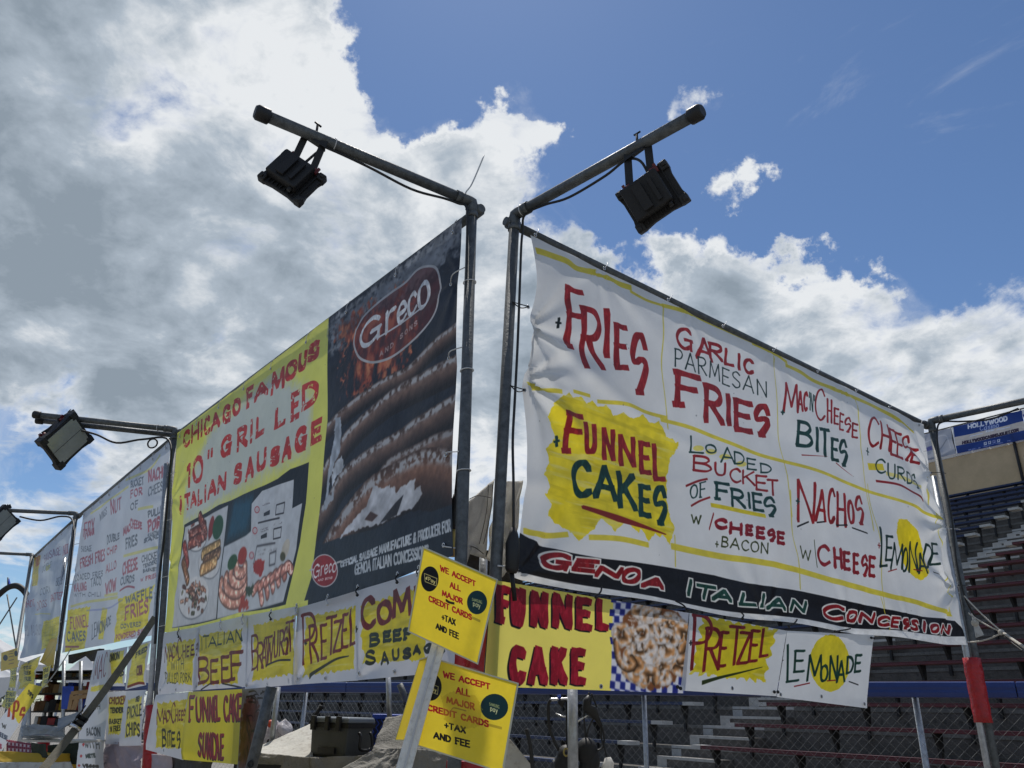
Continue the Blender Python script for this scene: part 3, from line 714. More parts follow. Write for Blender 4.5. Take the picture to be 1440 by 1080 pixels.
c.letters([('+', 777, 785, 442, 463)], .016, (22, 28, 28), sl=.2); c.letters([('+', 774, 783, 606, 628)], .018, GRN, sl=-.2)
c.letters([('G', 952, 977, 458, 494), ('A', 981, 1005, 472, 508), ('R', 999, 1021, 480, 507), ('L', 1023, 1037, 489, 514), ('I', 1041, 1047, 496, 519), ('C', 1050, 1063, 502, 526)], .024, RED, sl=.25, slb=.25, **big)
c.word('PARMESAN', (949, 488, 514), (1081, 536, 558), .011, (26, 46, 44), jit=.05)
c.letters([('F', 948, 986, 519, 574), ('R', 990, 1021, 538, 595), ('I', 1024, 1032, 552, 596), ('E', 1036, 1063, 558, 607), ('$', 1063, 1087, 564, 612)], .042, RED, sl=.28, slb=.15, **big)
for p in ((985, 628), (1003, 633), (1022, 640), (1046, 650)): c.ell(p, 8, 4, (226, 212, 90), a=.8)
c.letters([('L', 972, 993, 610, 636), ('O', 995, 1011, 621, 636), ('A', 1016, 1036, 625, 650), ('D', 1035, 1051, 632, 652), ('E', 1054, 1069, 641, 659), ('D', 1074, 1090, 648, 664)], .013, GRN, sl=.15, slb=.1)
c.letters([('B', 978, 1005, 637, 663), ('U', 1008, 1024, 647, 668), ('C', 1029, 1046, 655, 678), ('K', 1047, 1067, 658, 681), ('E', 1067, 1084, 665, 689), ('T', 1083, 1098, 671, 696)], .017, RED, sl=.1, slb=.15)
c.word('OF', (974, 680, 699), (996, 674, 697), .011, GRN); c.line([(968, 681), (985, 674), (998, 671)], .011, RED); c.line([(976, 709), (988, 702), (1001, 697)], .01, RED)
c.letters([('F', 1007, 1028, 675, 703), ('R', 1029, 1051, 684, 713), ('I', 1054, 1059, 690, 713), ('E', 1061, 1076, 690, 718), ('$', 1075, 1093, 695, 726)], .02, GRN, sl=.15, slb=.15, **big)
c.line([(1003, 708), (1040, 716), (1077, 724)], .022, YB)
c.word('W', (976, 721, 733), (990, 722, 736), .011, OLV); c.line([(1006, 720), (1001, 742)], .01, RED)
c.letters([('C', 1008, 1025, 726, 743), ('H', 1028, 1046, 732, 751), ('E', 1050, 1060, 736, 752), ('E', 1064, 1076, 739, 757), ('$', 1078, 1090, 742, 761), ('E', 1092, 1104, 746, 765)], .022, (128, 24, 38), sl=.15, slb=.15, ratio=.7)
c.word('+', (1010, 756, 768), (1015, 757, 769), .008, OLV); c.word('BACON', (1019, 751, 766), (1081, 763, 779), .010, OLV, jit=.05)
c.letters([('M', 1103, 1124, 537, 580), ('A', 1122, 1131, 549, 578), ('C', 1131, 1137, 550, 578)], .022, RED, sl=.2, slb=.1); c.word("'N'", (1138, 551, 575), (1147, 556, 580), .011, GRN)
c.letters([('C', 1147, 1161, 544, 592), ('H', 1163, 1170, 560, 595), ('E', 1172, 1179, 573, 597), ('E', 1180, 1187, 580, 605), ('$', 1187, 1196, 585, 608), ('E', 1197, 1205, 594, 616)], .019, RED, sl=.4, slb=.2); c.letters([('+', 1101, 1106, 573, 583)], .014, GRN)
c.letters([('B', 1123, 1144, 590, 629), ('I', 1147, 1152, 600, 634), ('T', 1153, 1166, 601, 642), ('E', 1168, 1179, 615, 648), ('$', 1179, 1192, 616, 655)], .027, GRN, sl=.2, slb=.2, **big)
c.line([(1130, 638), (1163, 641)], .008, RED, taper=True); c.line([(1175, 650), (1199, 668)], .008, RED, taper=True)
c.line([(1221, 655), (1240, 656)], .05, YB); c.line([(1245, 665), (1270, 672), (1297, 684)], .03, (222, 208, 96), a=.7)
c.letters([('C', 1217, 1233, 584, 630), ('H', 1235, 1250, 592, 635), ('E', 1250, 1261, 601, 642), ('E', 1260, 1271, 606, 645), ('$', 1269, 1282, 610, 648), ('E', 1281, 1293, 628, 652)], .028, RED, sl=.35, slb=.3)
c.word('+', (1217, 625, 640), (1221, 627, 642), .010, GRN)
c.letters([('C', 1230, 1244, 643, 666), ('U', 1246, 1257, 650, 674), ('R', 1259, 1271, 655, 676), ('D', 1273, 1283, 662, 681), ('$', 1283, 1292, 664, 687)], .018, GRN, sl=.2, slb=.2)
c.line([(1232, 675), (1262, 681), (1282, 693), (1299, 703)], .017, RED, taper=False)
c.letters([('N', 1122, 1147, 672, 734), ('A', 1147, 1162, 686, 732), ('C', 1163, 1174, 684, 735), ('H', 1176, 1189, 690, 740), ('O', 1191, 1200, 701, 736), ('$', 1201, 1214, 694, 737)], .024, RED, sl=.25, slb=.1, **big)
c.word('+', (1121, 696, 708), (1126, 697, 709), .012, GRN)
for a, b in (((1123, 739), (1139, 732)), ((1150, 733), (1160, 732)), ((1176, 737), (1190, 737)), ((1196, 741), (1216, 749))): c.line([a, b], .009, BLK)
c.word('W', (1127, 766, 783), (1143, 772, 789), .011, OLV); c.line([(1148, 758), (1151, 796)], .010, OLV)
c.letters([('C', 1152, 1168, 763, 795), ('H', 1172, 1183, 768, 799), ('E', 1184, 1193, 774, 801), ('E', 1196, 1204, 777, 806), ('$', 1206, 1216, 779, 810), ('E', 1217, 1227, 781, 811)], .024, (134, 28, 36), sl=.2, slb=.15, ratio=.7)
c.ell((1282, 771), 17, 46, (230, 208, 40), rot=-24, rough=.03)
c.letters([('L', 1233, 1246, 740, 797), ('E', 1241, 1252, 752, 788), ('M', 1251, 1271, 762, 800), ('O', 1270, 1279, 768, 803), ('N', 1280, 1293, 760, 803), ('A', 1293, 1305, 775, 805), ('D', 1302, 1312, 763, 798), ('E', 1311, 1321, 762, 793)], .020, (24, 48, 44), sl=.1, slb=-.05, **big)
c.word('+', (1229, 760, 771), (1233, 761, 772), .010, RED); c.line([(1248, 803), (1262, 799)], .007, RED); c.line([(1287, 799), (1298, 801)], .007, RED); c.line([(1313, 803), (1330, 809)], .008, BLK)
# black band with the stall's name and the white hem
c.poly([(700, 733), (736, 752), (756, 764), (800, 775), (850, 785), (890, 790), (960, 800), (1010, 807), (1060, 820), (1130, 832), (1190, 844), (1240, 856), (1300, 866), (1332, 869), (1346, 873), (1355, 886), (1400, 905), (1400, 960), (1000, 960), (700, 900)], (22, 22, 27), vary=.2)
c.poly([(700, 800), (727, 804), (800, 817), (860, 828), (960, 848), (1060, 862), (1130, 872), (1200, 882), (1290, 890), (1400, 901), (1400, 930), (1000, 930), (700, 900)], WHT)
for seg in (((727, 801), (800, 811), (870, 829)), ((1010, 845), (1060, 851)), ((1070, 858), (1110, 865))): c.line(seg, .012, BLK, taper=True)
c.line([(1236, 840), (1246, 868), (1252, 886)], .012, (205, 192, 60))
gk = dict(ratio=.85, ang=0, flare=.0, outline=((224, 224, 220), .018))
c.letters([('G', 762, 806, 774, 801), ('E', 810, 844, 784, 804), ('N', 843, 880, 795, 813), ('O', 881, 907, 798, 822), ('A', 912, 944, 812, 830)], .022, (128, 22, 28), sl=.10, slb=.12, sk=-7, **gk)
c.letters([('I', 972, 980, 814, 838), ('T', 984, 1012, 820, 843), ('A', 1010, 1037, 826, 845), ('L', 1046, 1070, 832, 852), ('I', 1073, 1081, 834, 854), ('A', 1084, 1110, 840, 860), ('N', 1115, 1137, 844, 863)], .020, (20, 60, 50), sl=.12, slb=.12, sk=-4, **gk)
c.letters([('C', 1160, 1188, 849, 872), ('O', 1192, 1206, 857, 874), ('N', 1210, 1230, 860, 876), ('C', 1235, 1254, 866, 882), ('E', 1256, 1268, 868, 884), ('$', 1271, 1281, 870, 886), ('S', 1284, 1295, 871, 887), ('I', 1300, 1305, 872, 888), ('O', 1310, 1321, 876, 889), ('N', 1325, 1342, 877, 891)], .022, (128, 22, 28), sl=.08, slb=.08, sk=-3, **gk)
for i in range(60):   # scuffs
    x, y = random.uniform(740, 1340), random.uniform(360, 860); c.ell((x, y), random.uniform(.3, 1.1), random.uniform(.3, 1.3), (90, 95, 100), a=.5)
tb = thing('menu_banner', 'large white vinyl menu banner with red FRIES lettering and black name band along the bottom', 'banner', (cR[2] + cR[3]) / 2)
vL = [0, .285, .45, .72, 1]; vR = [0, .215, .44, .69, 1]
vL = [0, .30, .455, 1.0]; vR = [0, .22, .48, .76, 1]
def exR(uu, vv, d, wm, hm):
    # bottom hem bows down a little between its ties, cloth leans back against nothing at the lower left
    x = uu * wm; y = vv * hm
    t = y - .55 - .18 * np.sin(x * 1.3) - .12 * x
    d = d + .016 * np.exp(-(t / .05) ** 2) * np.exp(-x / 1.5) + .010 * np.exp(-((y - 1.35 + .2 * x) / .045) ** 2) * np.exp(-x / .9)
    t = y - .35 - .11 * (wm - x) - .05 * np.sin(x * 3); d = d - .012 * np.exp(-(t / .05) ** 2) * np.exp(-(wm - x) / 1.1)
    d = d + .008 * np.sin((x * .5 + y) * 7 + np.sin(x * 2.2) * 1.5) * np.exp(-((y - 1.1) / .6) ** 2)
    return uu, vv + .004 * np.sin(uu * wm * 5.2) * vv ** 6, d
shR, nR, bilR = sheet('vinyl_sheet', c, cR, 220, 110, tb, .35, .0085, [(0, .30, .020, .36), (0, .455, .022, .36), (1, .22, .018, .6), (1, .48, .022, .5), (1, .76, .020, .5), (0, 1, .018, .4), (.12, 0, .007, .4), (.3, 0, .006, .3), (.5, 0, .006, .35), (.42, 1, .006, .4), (.62, 1, .006, .4), (.8, 1, .006, .3), (.7, 0, .006, .3)], (vL, vR, .045), 3, out=.0, extra=exR)
# grommets and ties of the right menu banner
topR = lambda x, y: onR(x, y)
for (gx, gy, rx, ry) in ((752, 331, 757, 319), (849, 378, 854, 366), (939, 422, 945, 411), (1016, 459, 1021, 449), (1087, 493, 1092, 484), (1149, 523, 1153, 515), (1203, 550, 1207, 543), (1250, 573, 1254, 567), (1292, 598, 1296, 587)):
    p = onR(gx, gy); q = onR(rx, ry + 3, -.02); grommet(p, nR, tb); tie(p + nR * .005, q, tb, .0022, 'tie', .012, nR)
for (gx, gy, ax, ay) in ((742, 432, 715, 428), (737, 549, 712, 545)):
    p = onR(gx, gy); q = onR(ax, ay); grommet(p, nR, tb)
    for dz in (0, .02): MB().tube(cr3([p + nR * .01, (p + q) / 2 + nR * .02 - Vector((0, 0, dz)), q + nR * .032], 4), .003, 6).build('tie', M['rubber'], tb)
for (gx, gy, ax, ay, mt) in ((1309, 665, 1324, 667, 'rubber'), (1331, 744, 1344, 746, 'tie'), (1346, 823, 1357, 825, 'rubber'), (1358, 903, 1374, 902, 'tie')):
    p = onR(gx, gy); q = onR(ax, ay); grommet(p, nR, tb); tie(p + nR * .008, q + nR * .035, tb, .003, mt, .02, nR)
p = onR(727, 801); q = onR(693, 797); grommet(p, nR, tb); tie(p + nR * .01, q + nR * .035, tb, .004, 'tie', .01, nR)
p = onR(1321, 893); grommet(p, nR, tb)

# ------------------------------------------------------------------ lower signs of the right wall
def nquad(q, off=.03): return [onR(x, y, off) for x, y in q]
def dims(c): return ((c[1] - c[0]).length + (c[2] - c[3]).length) / 2, ((c[3] - c[0]).length + (c[2] - c[1]).length) / 2
def small(q, cor, base, paint, label, name='hanging_sign', seed=0, ppm=520, gro=(), ties=(), transl=.32, wave=.004, group=None, nu=36, nv=30, pk=(), mottled=.03, extra=None):
    w, h = dims(cor); c = Canvas(q, w, h, ppm, base, mottled); paint(c)
    t = thing(name, label, 'sign', (cor[2] + cor[3]) / 2, group)
    o, n, bil = sheet('vinyl_sheet', c, cor, nu, nv, t, transl, wave, pk, None, seed, extra=extra)
    for (u, v) in gro: grommet(bil(u, v), n, t)
    return t, n, bil
def stie(p, q, parent, n, mt='rubber', r=.0045):
    tie(p, q, parent, r, mt, .015, n); MB().ball(p + n * .006, r * 1.9, 8, 6).build('tie_knot', M[mt], parent)
c4 = z4; z7 = zt(670, 800, .2593); z8 = zt(940, 820, .2408)
FQ = [(691, 815), (969, 862), (962, 975), (681, 965)]
def paintF(c):
    c.poly([(868, 842), (975, 860), (970, 980), (864, 975)], (214, 216, 228))
    # blue checked paper
    import itertools
    for i in range(16):
        for j in range(16):
            if (i + j) % 2: continue
            x0 = 864 + i * 7; y0 = 838 + j * 10
            q = [(x0, y0), (x0 + 7, y0 + 1), (x0 + 7 + .3, y0 + 11), (x0 + .2, y0 + 10)]
            if x0 < 890 or y0 > 925: c.poly([(a + 2 * math.sin(b / 16), b + (a - 864) * .12 * math.sin(b / 30)) for a, b in q], (40, 48, 130), vary=.1)
    c.ell((921, 908), 49, 62, (128, 80, 48), rough=.03)
    rg = random.Random(4)
    def dough(sd, al, nz, sug=.0):
        lit = np.clip(1.1 - np.abs(sd + .3) * .85, .08, 1)[..., None]
        b = s2((206, 150, 98)) * (.22 + .85 * lit) * (.85 + .3 * nz[..., None])
        w = np.clip((nz - .50 + sug - sd * .22) * 3.2, 0, .9)[..., None]; return b * (1 - w) + s2((228, 226, 228)) * (.62 + .38 * lit) * w
    for k in range(78):
        a = rg.uniform(0, 6.28); rr = math.sqrt(rg.random()) * .93; x = 921 + 43 * rr * math.cos(a); y = 908 + 56 * rr * math.sin(a)
        th = rg.uniform(0, 6.28); L_ = rg.uniform(6, 13); sg = .16 * (1 - rr) + .02
        c.tubefield([(x, y), (x + L_ * math.cos(th), y + L_ * math.sin(th)), (x + L_ * 1.5 * math.cos(th + 1.2), y + L_ * 1.5 * math.sin(th + 1.2)), (x + L_ * 1.2 * math.cos(th + 2), y + L_ * 1.2 * math.sin(th + 2))], .019 + .012 * rg.random(), lambda sd, al, nz, sg=sg: dough(sd, al, nz, sg))
    c.tubefield([(872, 905), (876, 930), (888, 941), (897, 936), (893, 928)], .02, dough)
    c.blur([(868, 842), (975, 860), (970, 980), (864, 975)], 1)
    # sugar drift
    mk = c.polymask([(890, 870), (930, 856), (950, 880), (945, 910), (930, 945), (915, 930), (900, 915)], rough=.06); f = fbm(c.H, c.W, 22, 4)
    c.comp(mk * np.clip((f - .50) * 5, 0, 1), (224, 222, 224), a=.8, vary=.08); c.blur([(868, 842), (975, 860), (970, 980), (864, 975)], 1, .7)
    c.poly([(962, 840), (990, 840), (990, 990), (957, 990)], (222, 206, 90)) if 0 else None
    k = dict(ratio=.8, ang=10, shadow=(-.009, .006, .0), flare=.18)
    c.letters([('F', 699, 719, 825, 878), ('U', 722, 742, 828, 883), ('N', 751, 776, 833, 884), ('N', 783, 811, 836, 886), ('E', 817, 838, 842, 888), ('L', 845, 861, 844, 888)], .034, (138, 22, 40), sl=.14, slb=.12, **k)
    c.letters([('C', 720, 743, 911, 961), ('A', 748, 775, 912, 962), ('K', 781, 803, 913, 962), ('E', 810, 829, 915, 962)], .036, (138, 22, 40), sl=.04, slb=.03, **k)
tF, nF, bF = small(FQ, nquad(FQ), (246, 232, 112), paintF, 'wide yellow FUNNEL CAKE sign with a photo of sugared funnel cake', transl=.5, seed=5, gro=((.53, .96),), wave=.0015, nu=60)
PQ = [(969, 862), (1107, 887), (1092, 979), (956, 971)]
def paintP(c):
    c.splash([(985, 864), (1096, 884), (1078, 962), (968, 950)], (222, 204, 40), 8, .12, 3)
    c.ell((1030, 925), 48, 30, (222, 204, 40))
    k = dict(ratio=.6, ang=-20, flare=.1)
    c.letters([('P', 973, 1003, 863, 945), ('R', 991, 1017, 883, 947), ('E', 1013, 1026, 889, 941), ('T', 1026, 1049, 880, 939), ('Z', 1041, 1058, 889, 937), ('E', 1057, 1071, 886, 934), ('L', 1073, 1086, 884, 927)], .022, (118, 26, 30), sl=.1, slb=-.1, sk=-5, **k)
    c.line([(988, 961), (1010, 955), (1045, 947), (1073, 940)], .022, (44, 56, 20), taper=True); c.word('+', (968, 901, 911), (972, 901, 911), .009, BLK)
tP, nP, bP = small(PQ, nquad(PQ, .035), WHT, paintP, 'white PRETZEL sign with jagged yellow patch beside the funnel cake photo', seed=8, gro=((.5, .93),), wave=.003)
LQ = [(1107, 887), (1230, 893), (1220, 996), (1092, 980)]
def paintL(c):
    c.ell((1162, 932), 29, 40, (224, 206, 48), rough=.01)
    k = dict(ratio=.6, ang=-20, flare=.1)
    c.letters([('L', 1105, 1121, 906, 960), ('E', 1114, 1128, 914, 946), ('M', 1130, 1152, 920, 958), ('O', 1148, 1160, 934, 959), ('N', 1161, 1175, 921, 957), ('A', 1172, 1186, 928, 960), ('D', 1187, 1199, 922, 948), ('E', 1200, 1212, 920, 946)], .020, (20, 54, 44), sl=0, slb=-.1, sk=-2, **k)
    c.word('+', (1097, 924, 933), (1101, 924, 933), .009, BLK); c.line([(1113, 965), (1133, 960)], .008, RED); c.line([(1157, 957), (1170, 956)], .007, RED); c.line([(1190, 958), (1206, 963)], .006, BLK)
tLm, nLm, bLm = small(LQ, nquad(LQ, .032), WHT, paintL, 'white LEMONADE sign with yellow lemon disc at the right end of its row', seed=9, gro=((.45, .92), (.95, .95), (.03, .96)), wave=.004)
for (a, b, t) in (((846, 825), (837, 840), tF), ((950, 845), (966, 858), tF), ((1042, 861), (1043, 870), tP), ((1121, 871), (1108, 881), tP), ((1196, 884), (1173, 888), tLm), ((1229, 898), (1224, 897), tLm)):
    stie(onR(*b, .045), onR(*a, .01), t, nR)
for p_, t in (((953, 966), tP), ((957, 968), tP), ((1089, 973), tLm), ((1094, 973), tLm)):
    MB().ball(onR(*p_, .045), .009, 8, 6).build('tie_knot', M['rubber'], t)

# ------------------------------------------------------------------ left sausage banner
qS = [(250, 609), (649, 306), (638, 781), (231, 889)]
cS = [az(250, 609, 3.99), az(649, 306, 3.99), az(638, 781, 2.2), az(231, 889, 2.18)]
wS, hS = dims(cS)
c = Canvas(qS, wS, hS, 420, (214, 218, 104), .05); c.bow = .066
f = fbm(c.H, c.W, 200, 3)
# pale wash in the yellow field
mk = c.polymask([(300, 600), (395, 520), (450, 560), (445, 640), (350, 690), (258, 745), (262, 690)], rough=.1, soft=60); c.comp(mk, (186, 196, 206), a=.85, vary=.03)
zA = zt(230, 450, .1759); zB = zt(230, 630, .2408); zC = zt(420, 300, .2593); zD = zt(420, 560, .2593)
CR = (178, 48, 44); kw = dict(ratio=.95, ang=5, flare=.05, wear=.31)
c.letters([('C', 258, 268, 603, 632), ('H', 270, 282, 593, 624), ('I', 284, 287, 589, 615), ('C', 289, 297, 583, 613), ('A', 298, 311, 577, 606), ('G', 315, 326, 566, 597), ('O', 329, 341, 557, 586)], .038, CR, sl=-.5, slb=-.55, **kw)
c.letters([('F', 351, 362, 540, 574), ('A', 364, 384, 533, 565), ('M', 388, 408, 514, 556), ('O', 409, 425, 503, 538), ('U', 427, 439, 492, 524), ('S', 441, 458, 476, 511)], .042, CR, sl=-.55, slb=-.6, **kw)
c.letters([('1', 263, 270, 654, 690), ('0', 272, 287, 641, 685), ('"', 294, 303, 633, 660), ('G', 313, 329, 611, 648), ('R', 337, 354, 598, 638), ('I', 358, 362, 592, 626), ('L', 367, 380, 585, 619), ('L', 396, 410, 573, 607), ('E', 418, 430, 552, 597), ('D', 434, 457, 536, 582)], .044, CR, sl=-.5, slb=-.55, **kw)
c.letters([('I', 253, 257, 702, 728), ('T', 260, 268, 697, 722), ('A', 268, 277, 694, 718), ('L', 279, 287, 690, 715), ('I', 290, 293, 686, 710), ('A', 295, 308, 676, 706), ('N', 310, 323, 668, 698)], .038, CR, sl=-.5, slb=-.55, **kw)
c.letters([('S', 334, 346, 654, 686), ('A', 352, 366, 645, 681), ('U', 371, 386, 635, 669), ('S', 392, 405, 632, 662), ('A', 409, 421, 619, 655), ('G', 426, 441, 604, 644), ('E', 447, 462, 595, 632)], .042, CR, sl=-.5, slb=-.5, **kw)
# framed food picture
c.poly(zB((122, 468), (160, 445), (350, 350), (420, 325), (500, 290), (640, 240), (720, 205), (790, 150), (893, 112), (880, 350), (855, 560), (785, 892), (650, 930), (370, 985), (170, 1050), (48, 1085)), (26, 32, 38))
c.poly(zB((128, 480), (280, 410), (408, 350), (385, 690), (355, 985), (200, 1020), (52, 1050), (85, 780)), (190, 194, 198))
mk = c.polymask(zB((410, 560), (540, 500), (570, 300), (440, 330)), rough=.05, soft=40); c.comp(mk, (20, 84, 110), a=.8)
c.poly(zB((395, 590), (530, 525), (560, 500), (562, 345), (625, 272), (808, 210), (805, 374), (860, 345), (835, 600), (770, 880), (560, 935), (360, 985)), (188, 194, 200))
zBp = lambda x, y: (230 + x * .2408, 630 + y * .2408)
def bread(col, hi):
    return lambda sd, al, nz: s2(col) * (.45 + .75 * np.clip(1 - sd ** 2, 0, 1)[..., None]) + (s2(hi) * .5) * np.clip((nz - .5) * 6, 0, 1)[..., None] * (np.abs(sd) < .75)[..., None]
rg = random.Random(2)
def dish(x, y, rx, ry, rot=0):
    c.ell(zBp(x, y + 6), rx * .2408 * 1.12, ry * .2408 * 1.12, (120, 124, 130), rot=rot); c.ell(zBp(x, y), rx * .2408 * 1.1, ry * .2408 * 1.1, (214, 214, 214), rot=rot)
dish(205, 530, 60, 80, 20); dish(295, 690, 70, 70); dish(195, 875, 85, 110, 25)
for (x, y, L_, cl) in ((205, 500, 45, (96, 40, 30)), (200, 555, 45, (120, 60, 50)), (240, 470, 20, (110, 50, 40)), (300, 610, 55, (150, 120, 70)), (310, 650, 50, (90, 60, 34)), (290, 700, 50, (160, 120, 70)), (135, 640, 12, (130, 50, 40)), (135, 730, 12, (110, 70, 40))):
    c.tubefield([zBp(x - L_, y + 24 if L_ > 20 else y - 50), zBp(x, y), zBp(x + L_, y - 26 if L_ > 20 else y + 50)], .05, bread(cl, (200, 180, 160)))
c.ell(zBp(300, 480), 4.5, 16, (130, 36, 34), rot=10); c.ell(zBp(345, 480), 8, 17, (28, 74, 44), rot=10)
for k in range(60):
    x = 190 + rg.gauss(0, 34); y = 870 + rg.gauss(0, 46)
    c.tubefield([zBp(x, y), zBp(x + rg.uniform(-22, 22), y + rg.uniform(-22, 22))], .016, bread(rg.choice([(96, 60, 44), (130, 80, 60), (60, 60, 40), (150, 110, 90), (70, 40, 34)]), (200, 190, 180)))
for k in range(24):
    x = 215 + rg.gauss(0, 30); y = 520 + rg.gauss(0, 40)
    c.tubefield([zBp(x, y), zBp(x + rg.uniform(-18, 18), y + rg.uniform(-14, 14))], .014, bread(rg.choice([(110, 60, 50), (150, 100, 90), (90, 40, 34)]), (220, 200, 190)))
# coiled sausage and cut links
for rr, k in ((1.0, 0), (.78, 1), (.56, 2), (.34, 3)):
    pts = [zBp(460 + 78 * rr * math.cos(a) + 14 * k, 820 - 46 * k * .8 + 96 * rr * math.sin(a) * .8) for a in np.linspace(-.4, 3.6, 10)]
    c.tubefield(pts, .045, bread((178, 124, 106), (222, 208, 200)))
c.ell(zBp(452, 675), 6, 11, (40, 80, 44), rot=20); c.ell(zBp(510, 638), 6, 12, (158, 52, 40), rot=10)
for k in range(6):
    x = 590 + k * 34; c.tubefield([zBp(x, 830 - k * 22), zBp(x + 30, 800 - k * 22), zBp(x + 50, 880 - k * 34)], .035, bread((172, 112, 98), (230, 220, 214)))
c.poly(zB((580, 680), (610, 655), (650, 660), (645, 710), (630, 750), (600, 730), (585, 735)), (160, 40, 34), rough=.03)
c.poly(zB((540, 800), (590, 790), (585, 850), (550, 860)), (52, 70, 50), rough=.06); c.poly(zB((520, 850), (560, 890), (560, 925), (500, 935)), (160, 60, 50), rough=.06)
c.ell(zBp(775, 600), 5, 14, (190, 184, 170), rot=15); c.ell(zBp(760, 640), 4, 6, (70, 70, 40))
for (x, y) in ((596, 380), (585, 498), (566, 636)): c.ell(zBp(x, y), 4, 5, (170, 80, 90)); c.ell(zBp(x, y), 2.8, 3.6, (190, 180, 184))
for (x, y) in ((660, 400), (645, 527)): c.poly([zBp(x - 20, y), zBp(x + 20, y - 18), zBp(x + 20, y + 8), zBp(x - 20, y + 18)], (34, 36, 42))
for q in (((718, 355), (762, 340), (758, 400), (714, 410)), ((705, 490), (748, 478), (744, 535), (702, 545)), ((680, 625), (718, 610), (712, 680), (678, 690))):
    P = [zBp(*a) for a in q]; c.line(P + [P[0]], .010, (60, 60, 66), curve=False, ratio=1)
for seg in (((605, 455), (735, 428)), ((600, 585), (712, 566)), ((598, 588), (582, 680))): c.line([zBp(*a) for a in seg], .012, (60, 60, 66), ratio=1)
for (x, y) in ((655, 350), (645, 490), (650, 500), (632, 610), (632, 630), (700, 605), (730, 460)): c.word('NINEN', (zBp(x - 25, y)[0], zBp(x, y)[1] - 1, zBp(x, y)[1] + 3), (zBp(x + 25, y)[0], zBp(x, y - 12)[1] - 1, zBp(x, y - 12)[1] + 3), .006, (110, 110, 116)) if 0 else c.line([zBp(x - 24, y + 5), zBp(x + 24, y - 8)], .010, (130, 130, 136), ratio=1, wear=.5)
c.line(zB((408, 350), (385, 690), (355, 990)), .02, (26, 32, 38), ratio=1)
# dark sausage photograph on the right
DKP = [(469, 440), (560, 360), (660, 290), (660, 800), (560, 812), (442, 850), (452, 810), (462, 700), (470, 600)]
c.poly(DKP, (30, 36, 46), vary=.3)
mk = c.polymask([(469, 452), (649, 300), (649, 345), (600, 400), (520, 445), (480, 500), (469, 470)], rough=.25, soft=40); c.comp(mk * (.5 + fbm(c.H, c.W, 90, 4)), (128, 134, 142), a=.8, vary=.3)
mk = c.polymask(zC((220, 600), (400, 500), (560, 440), (680, 560), (640, 760), (560, 880), (420, 960), (320, 1040), (270, 960), (300, 800)), rough=.3, soft=26)
f2 = fbm(c.H, c.W, 40, 4, .5); c.comp(mk * np.clip((f2 - .36) * 5, 0, 1), (138, 62, 44), a=.9, vary=.45)
c.comp(mk * np.clip((f2 - .56) * 7, 0, 1), (206, 138, 98), a=.75, vary=.3)
def saus(hi=1.0, base=(70, 54, 50)):
    def fn(sd, al, nz):
        lit = np.clip(1.05 - np.abs(sd + .35) * .95, .04, 1)[..., None]
        b = s2(base) * (.25 + 1.15 * lit * (.8 + .5 * (nz[..., None] - .4)))
        w = np.clip(np.exp(-((sd + .70) / .20) ** 2) * 1.5 * np.clip((nz - .36) * 4.2, 0, 1), 0, .92)[..., None] * hi
        return b * (1 - w) + s2((176, 180, 186)) * w
    return fn
def sz(pts, r, **k): c.tubefield([(420 + a * .2593, (560 if k.get('low') else 300) + b * .2593) for a, b in pts], r, saus(k.get('hi', 1.), k.get('base', (70, 54, 50))))
keep = c.img.copy()
def sline(top, r, px, **k):
    c.tubefield([(x, y + px) for x, y in top], r, saus(k.get('hi', 1.), k.get('base', (94, 76, 68))))
sline([(440, 640), (470, 600), (500, 572), (542, 541), (576, 526), (612, 492), (670, 452)], .060, 16, hi=.9)
sline([(440, 690), (470, 650), (495, 612), (524, 581), (560, 552), (601, 533), (670, 505)], .082, 24)
sline([(440, 740), (470, 700), (493, 661), (529, 635), (565, 614), (596, 594), (670, 556)], .088, 26)
sline([(530, 690), (555, 650), (591, 634), (617, 622), (670, 612)], .075, 24, hi=.8)
sline([(430, 800), (462, 765), (478, 735), (498, 705), (529, 671), (565, 651), (601, 638), (640, 648), (680, 690)], .150, 47, base=(104, 76, 62))
c.poly(zD((0, 1100), (110, 820), (260, 770), (560, 700), (860, 610), (900, 600), (900, 1100)), (32, 40, 50), vary=.2)
c.poly(zD((268, 768), (330, 690), (410, 610), (445, 505), (470, 525), (540, 515), (560, 545), (620, 500), (655, 475), (650, 540), (680, 515), (690, 560), (640, 630), (570, 660), (480, 705), (390, 715)), (182, 186, 194), rough=.03, vary=.25)
c.poly(zD((480, 700), (560, 600), (600, 560), (570, 660)), (40, 38, 40)); c.poly(zD((400, 680), (430, 640), (470, 660), (440, 690)), (70, 50, 44))
c.poly(zD((235, 140), (262, 130), (270, 180), (262, 330), (225, 400), (205, 480), (190, 620), (170, 640), (200, 430), (215, 330), (232, 250)), (150, 160, 172), rough=.03, vary=.3)
c.poly(zD((215, 420), (270, 340), (280, 400), (240, 460), (215, 520)), (176, 184, 194), rough=.06, vary=.3); c.poly(zD((185, 570), (225, 530), (225, 570), (170, 640)), (160, 168, 178), rough=.05)
mD = c.polymask([(469, 440), (560, 360), (670, 282), (670, 830), (442, 860), (452, 810), (462, 700), (470, 600)], soft=2)[..., None]; c.img = keep * (1 - mD) + c.img * mD; del keep, mD
c.blur(DKP, 1, .8)
c.blur(zB((128, 480), (280, 410), (408, 350), (560, 500), (640, 560), (805, 560), (770, 880), (355, 985), (52, 1050)), 2, .8)
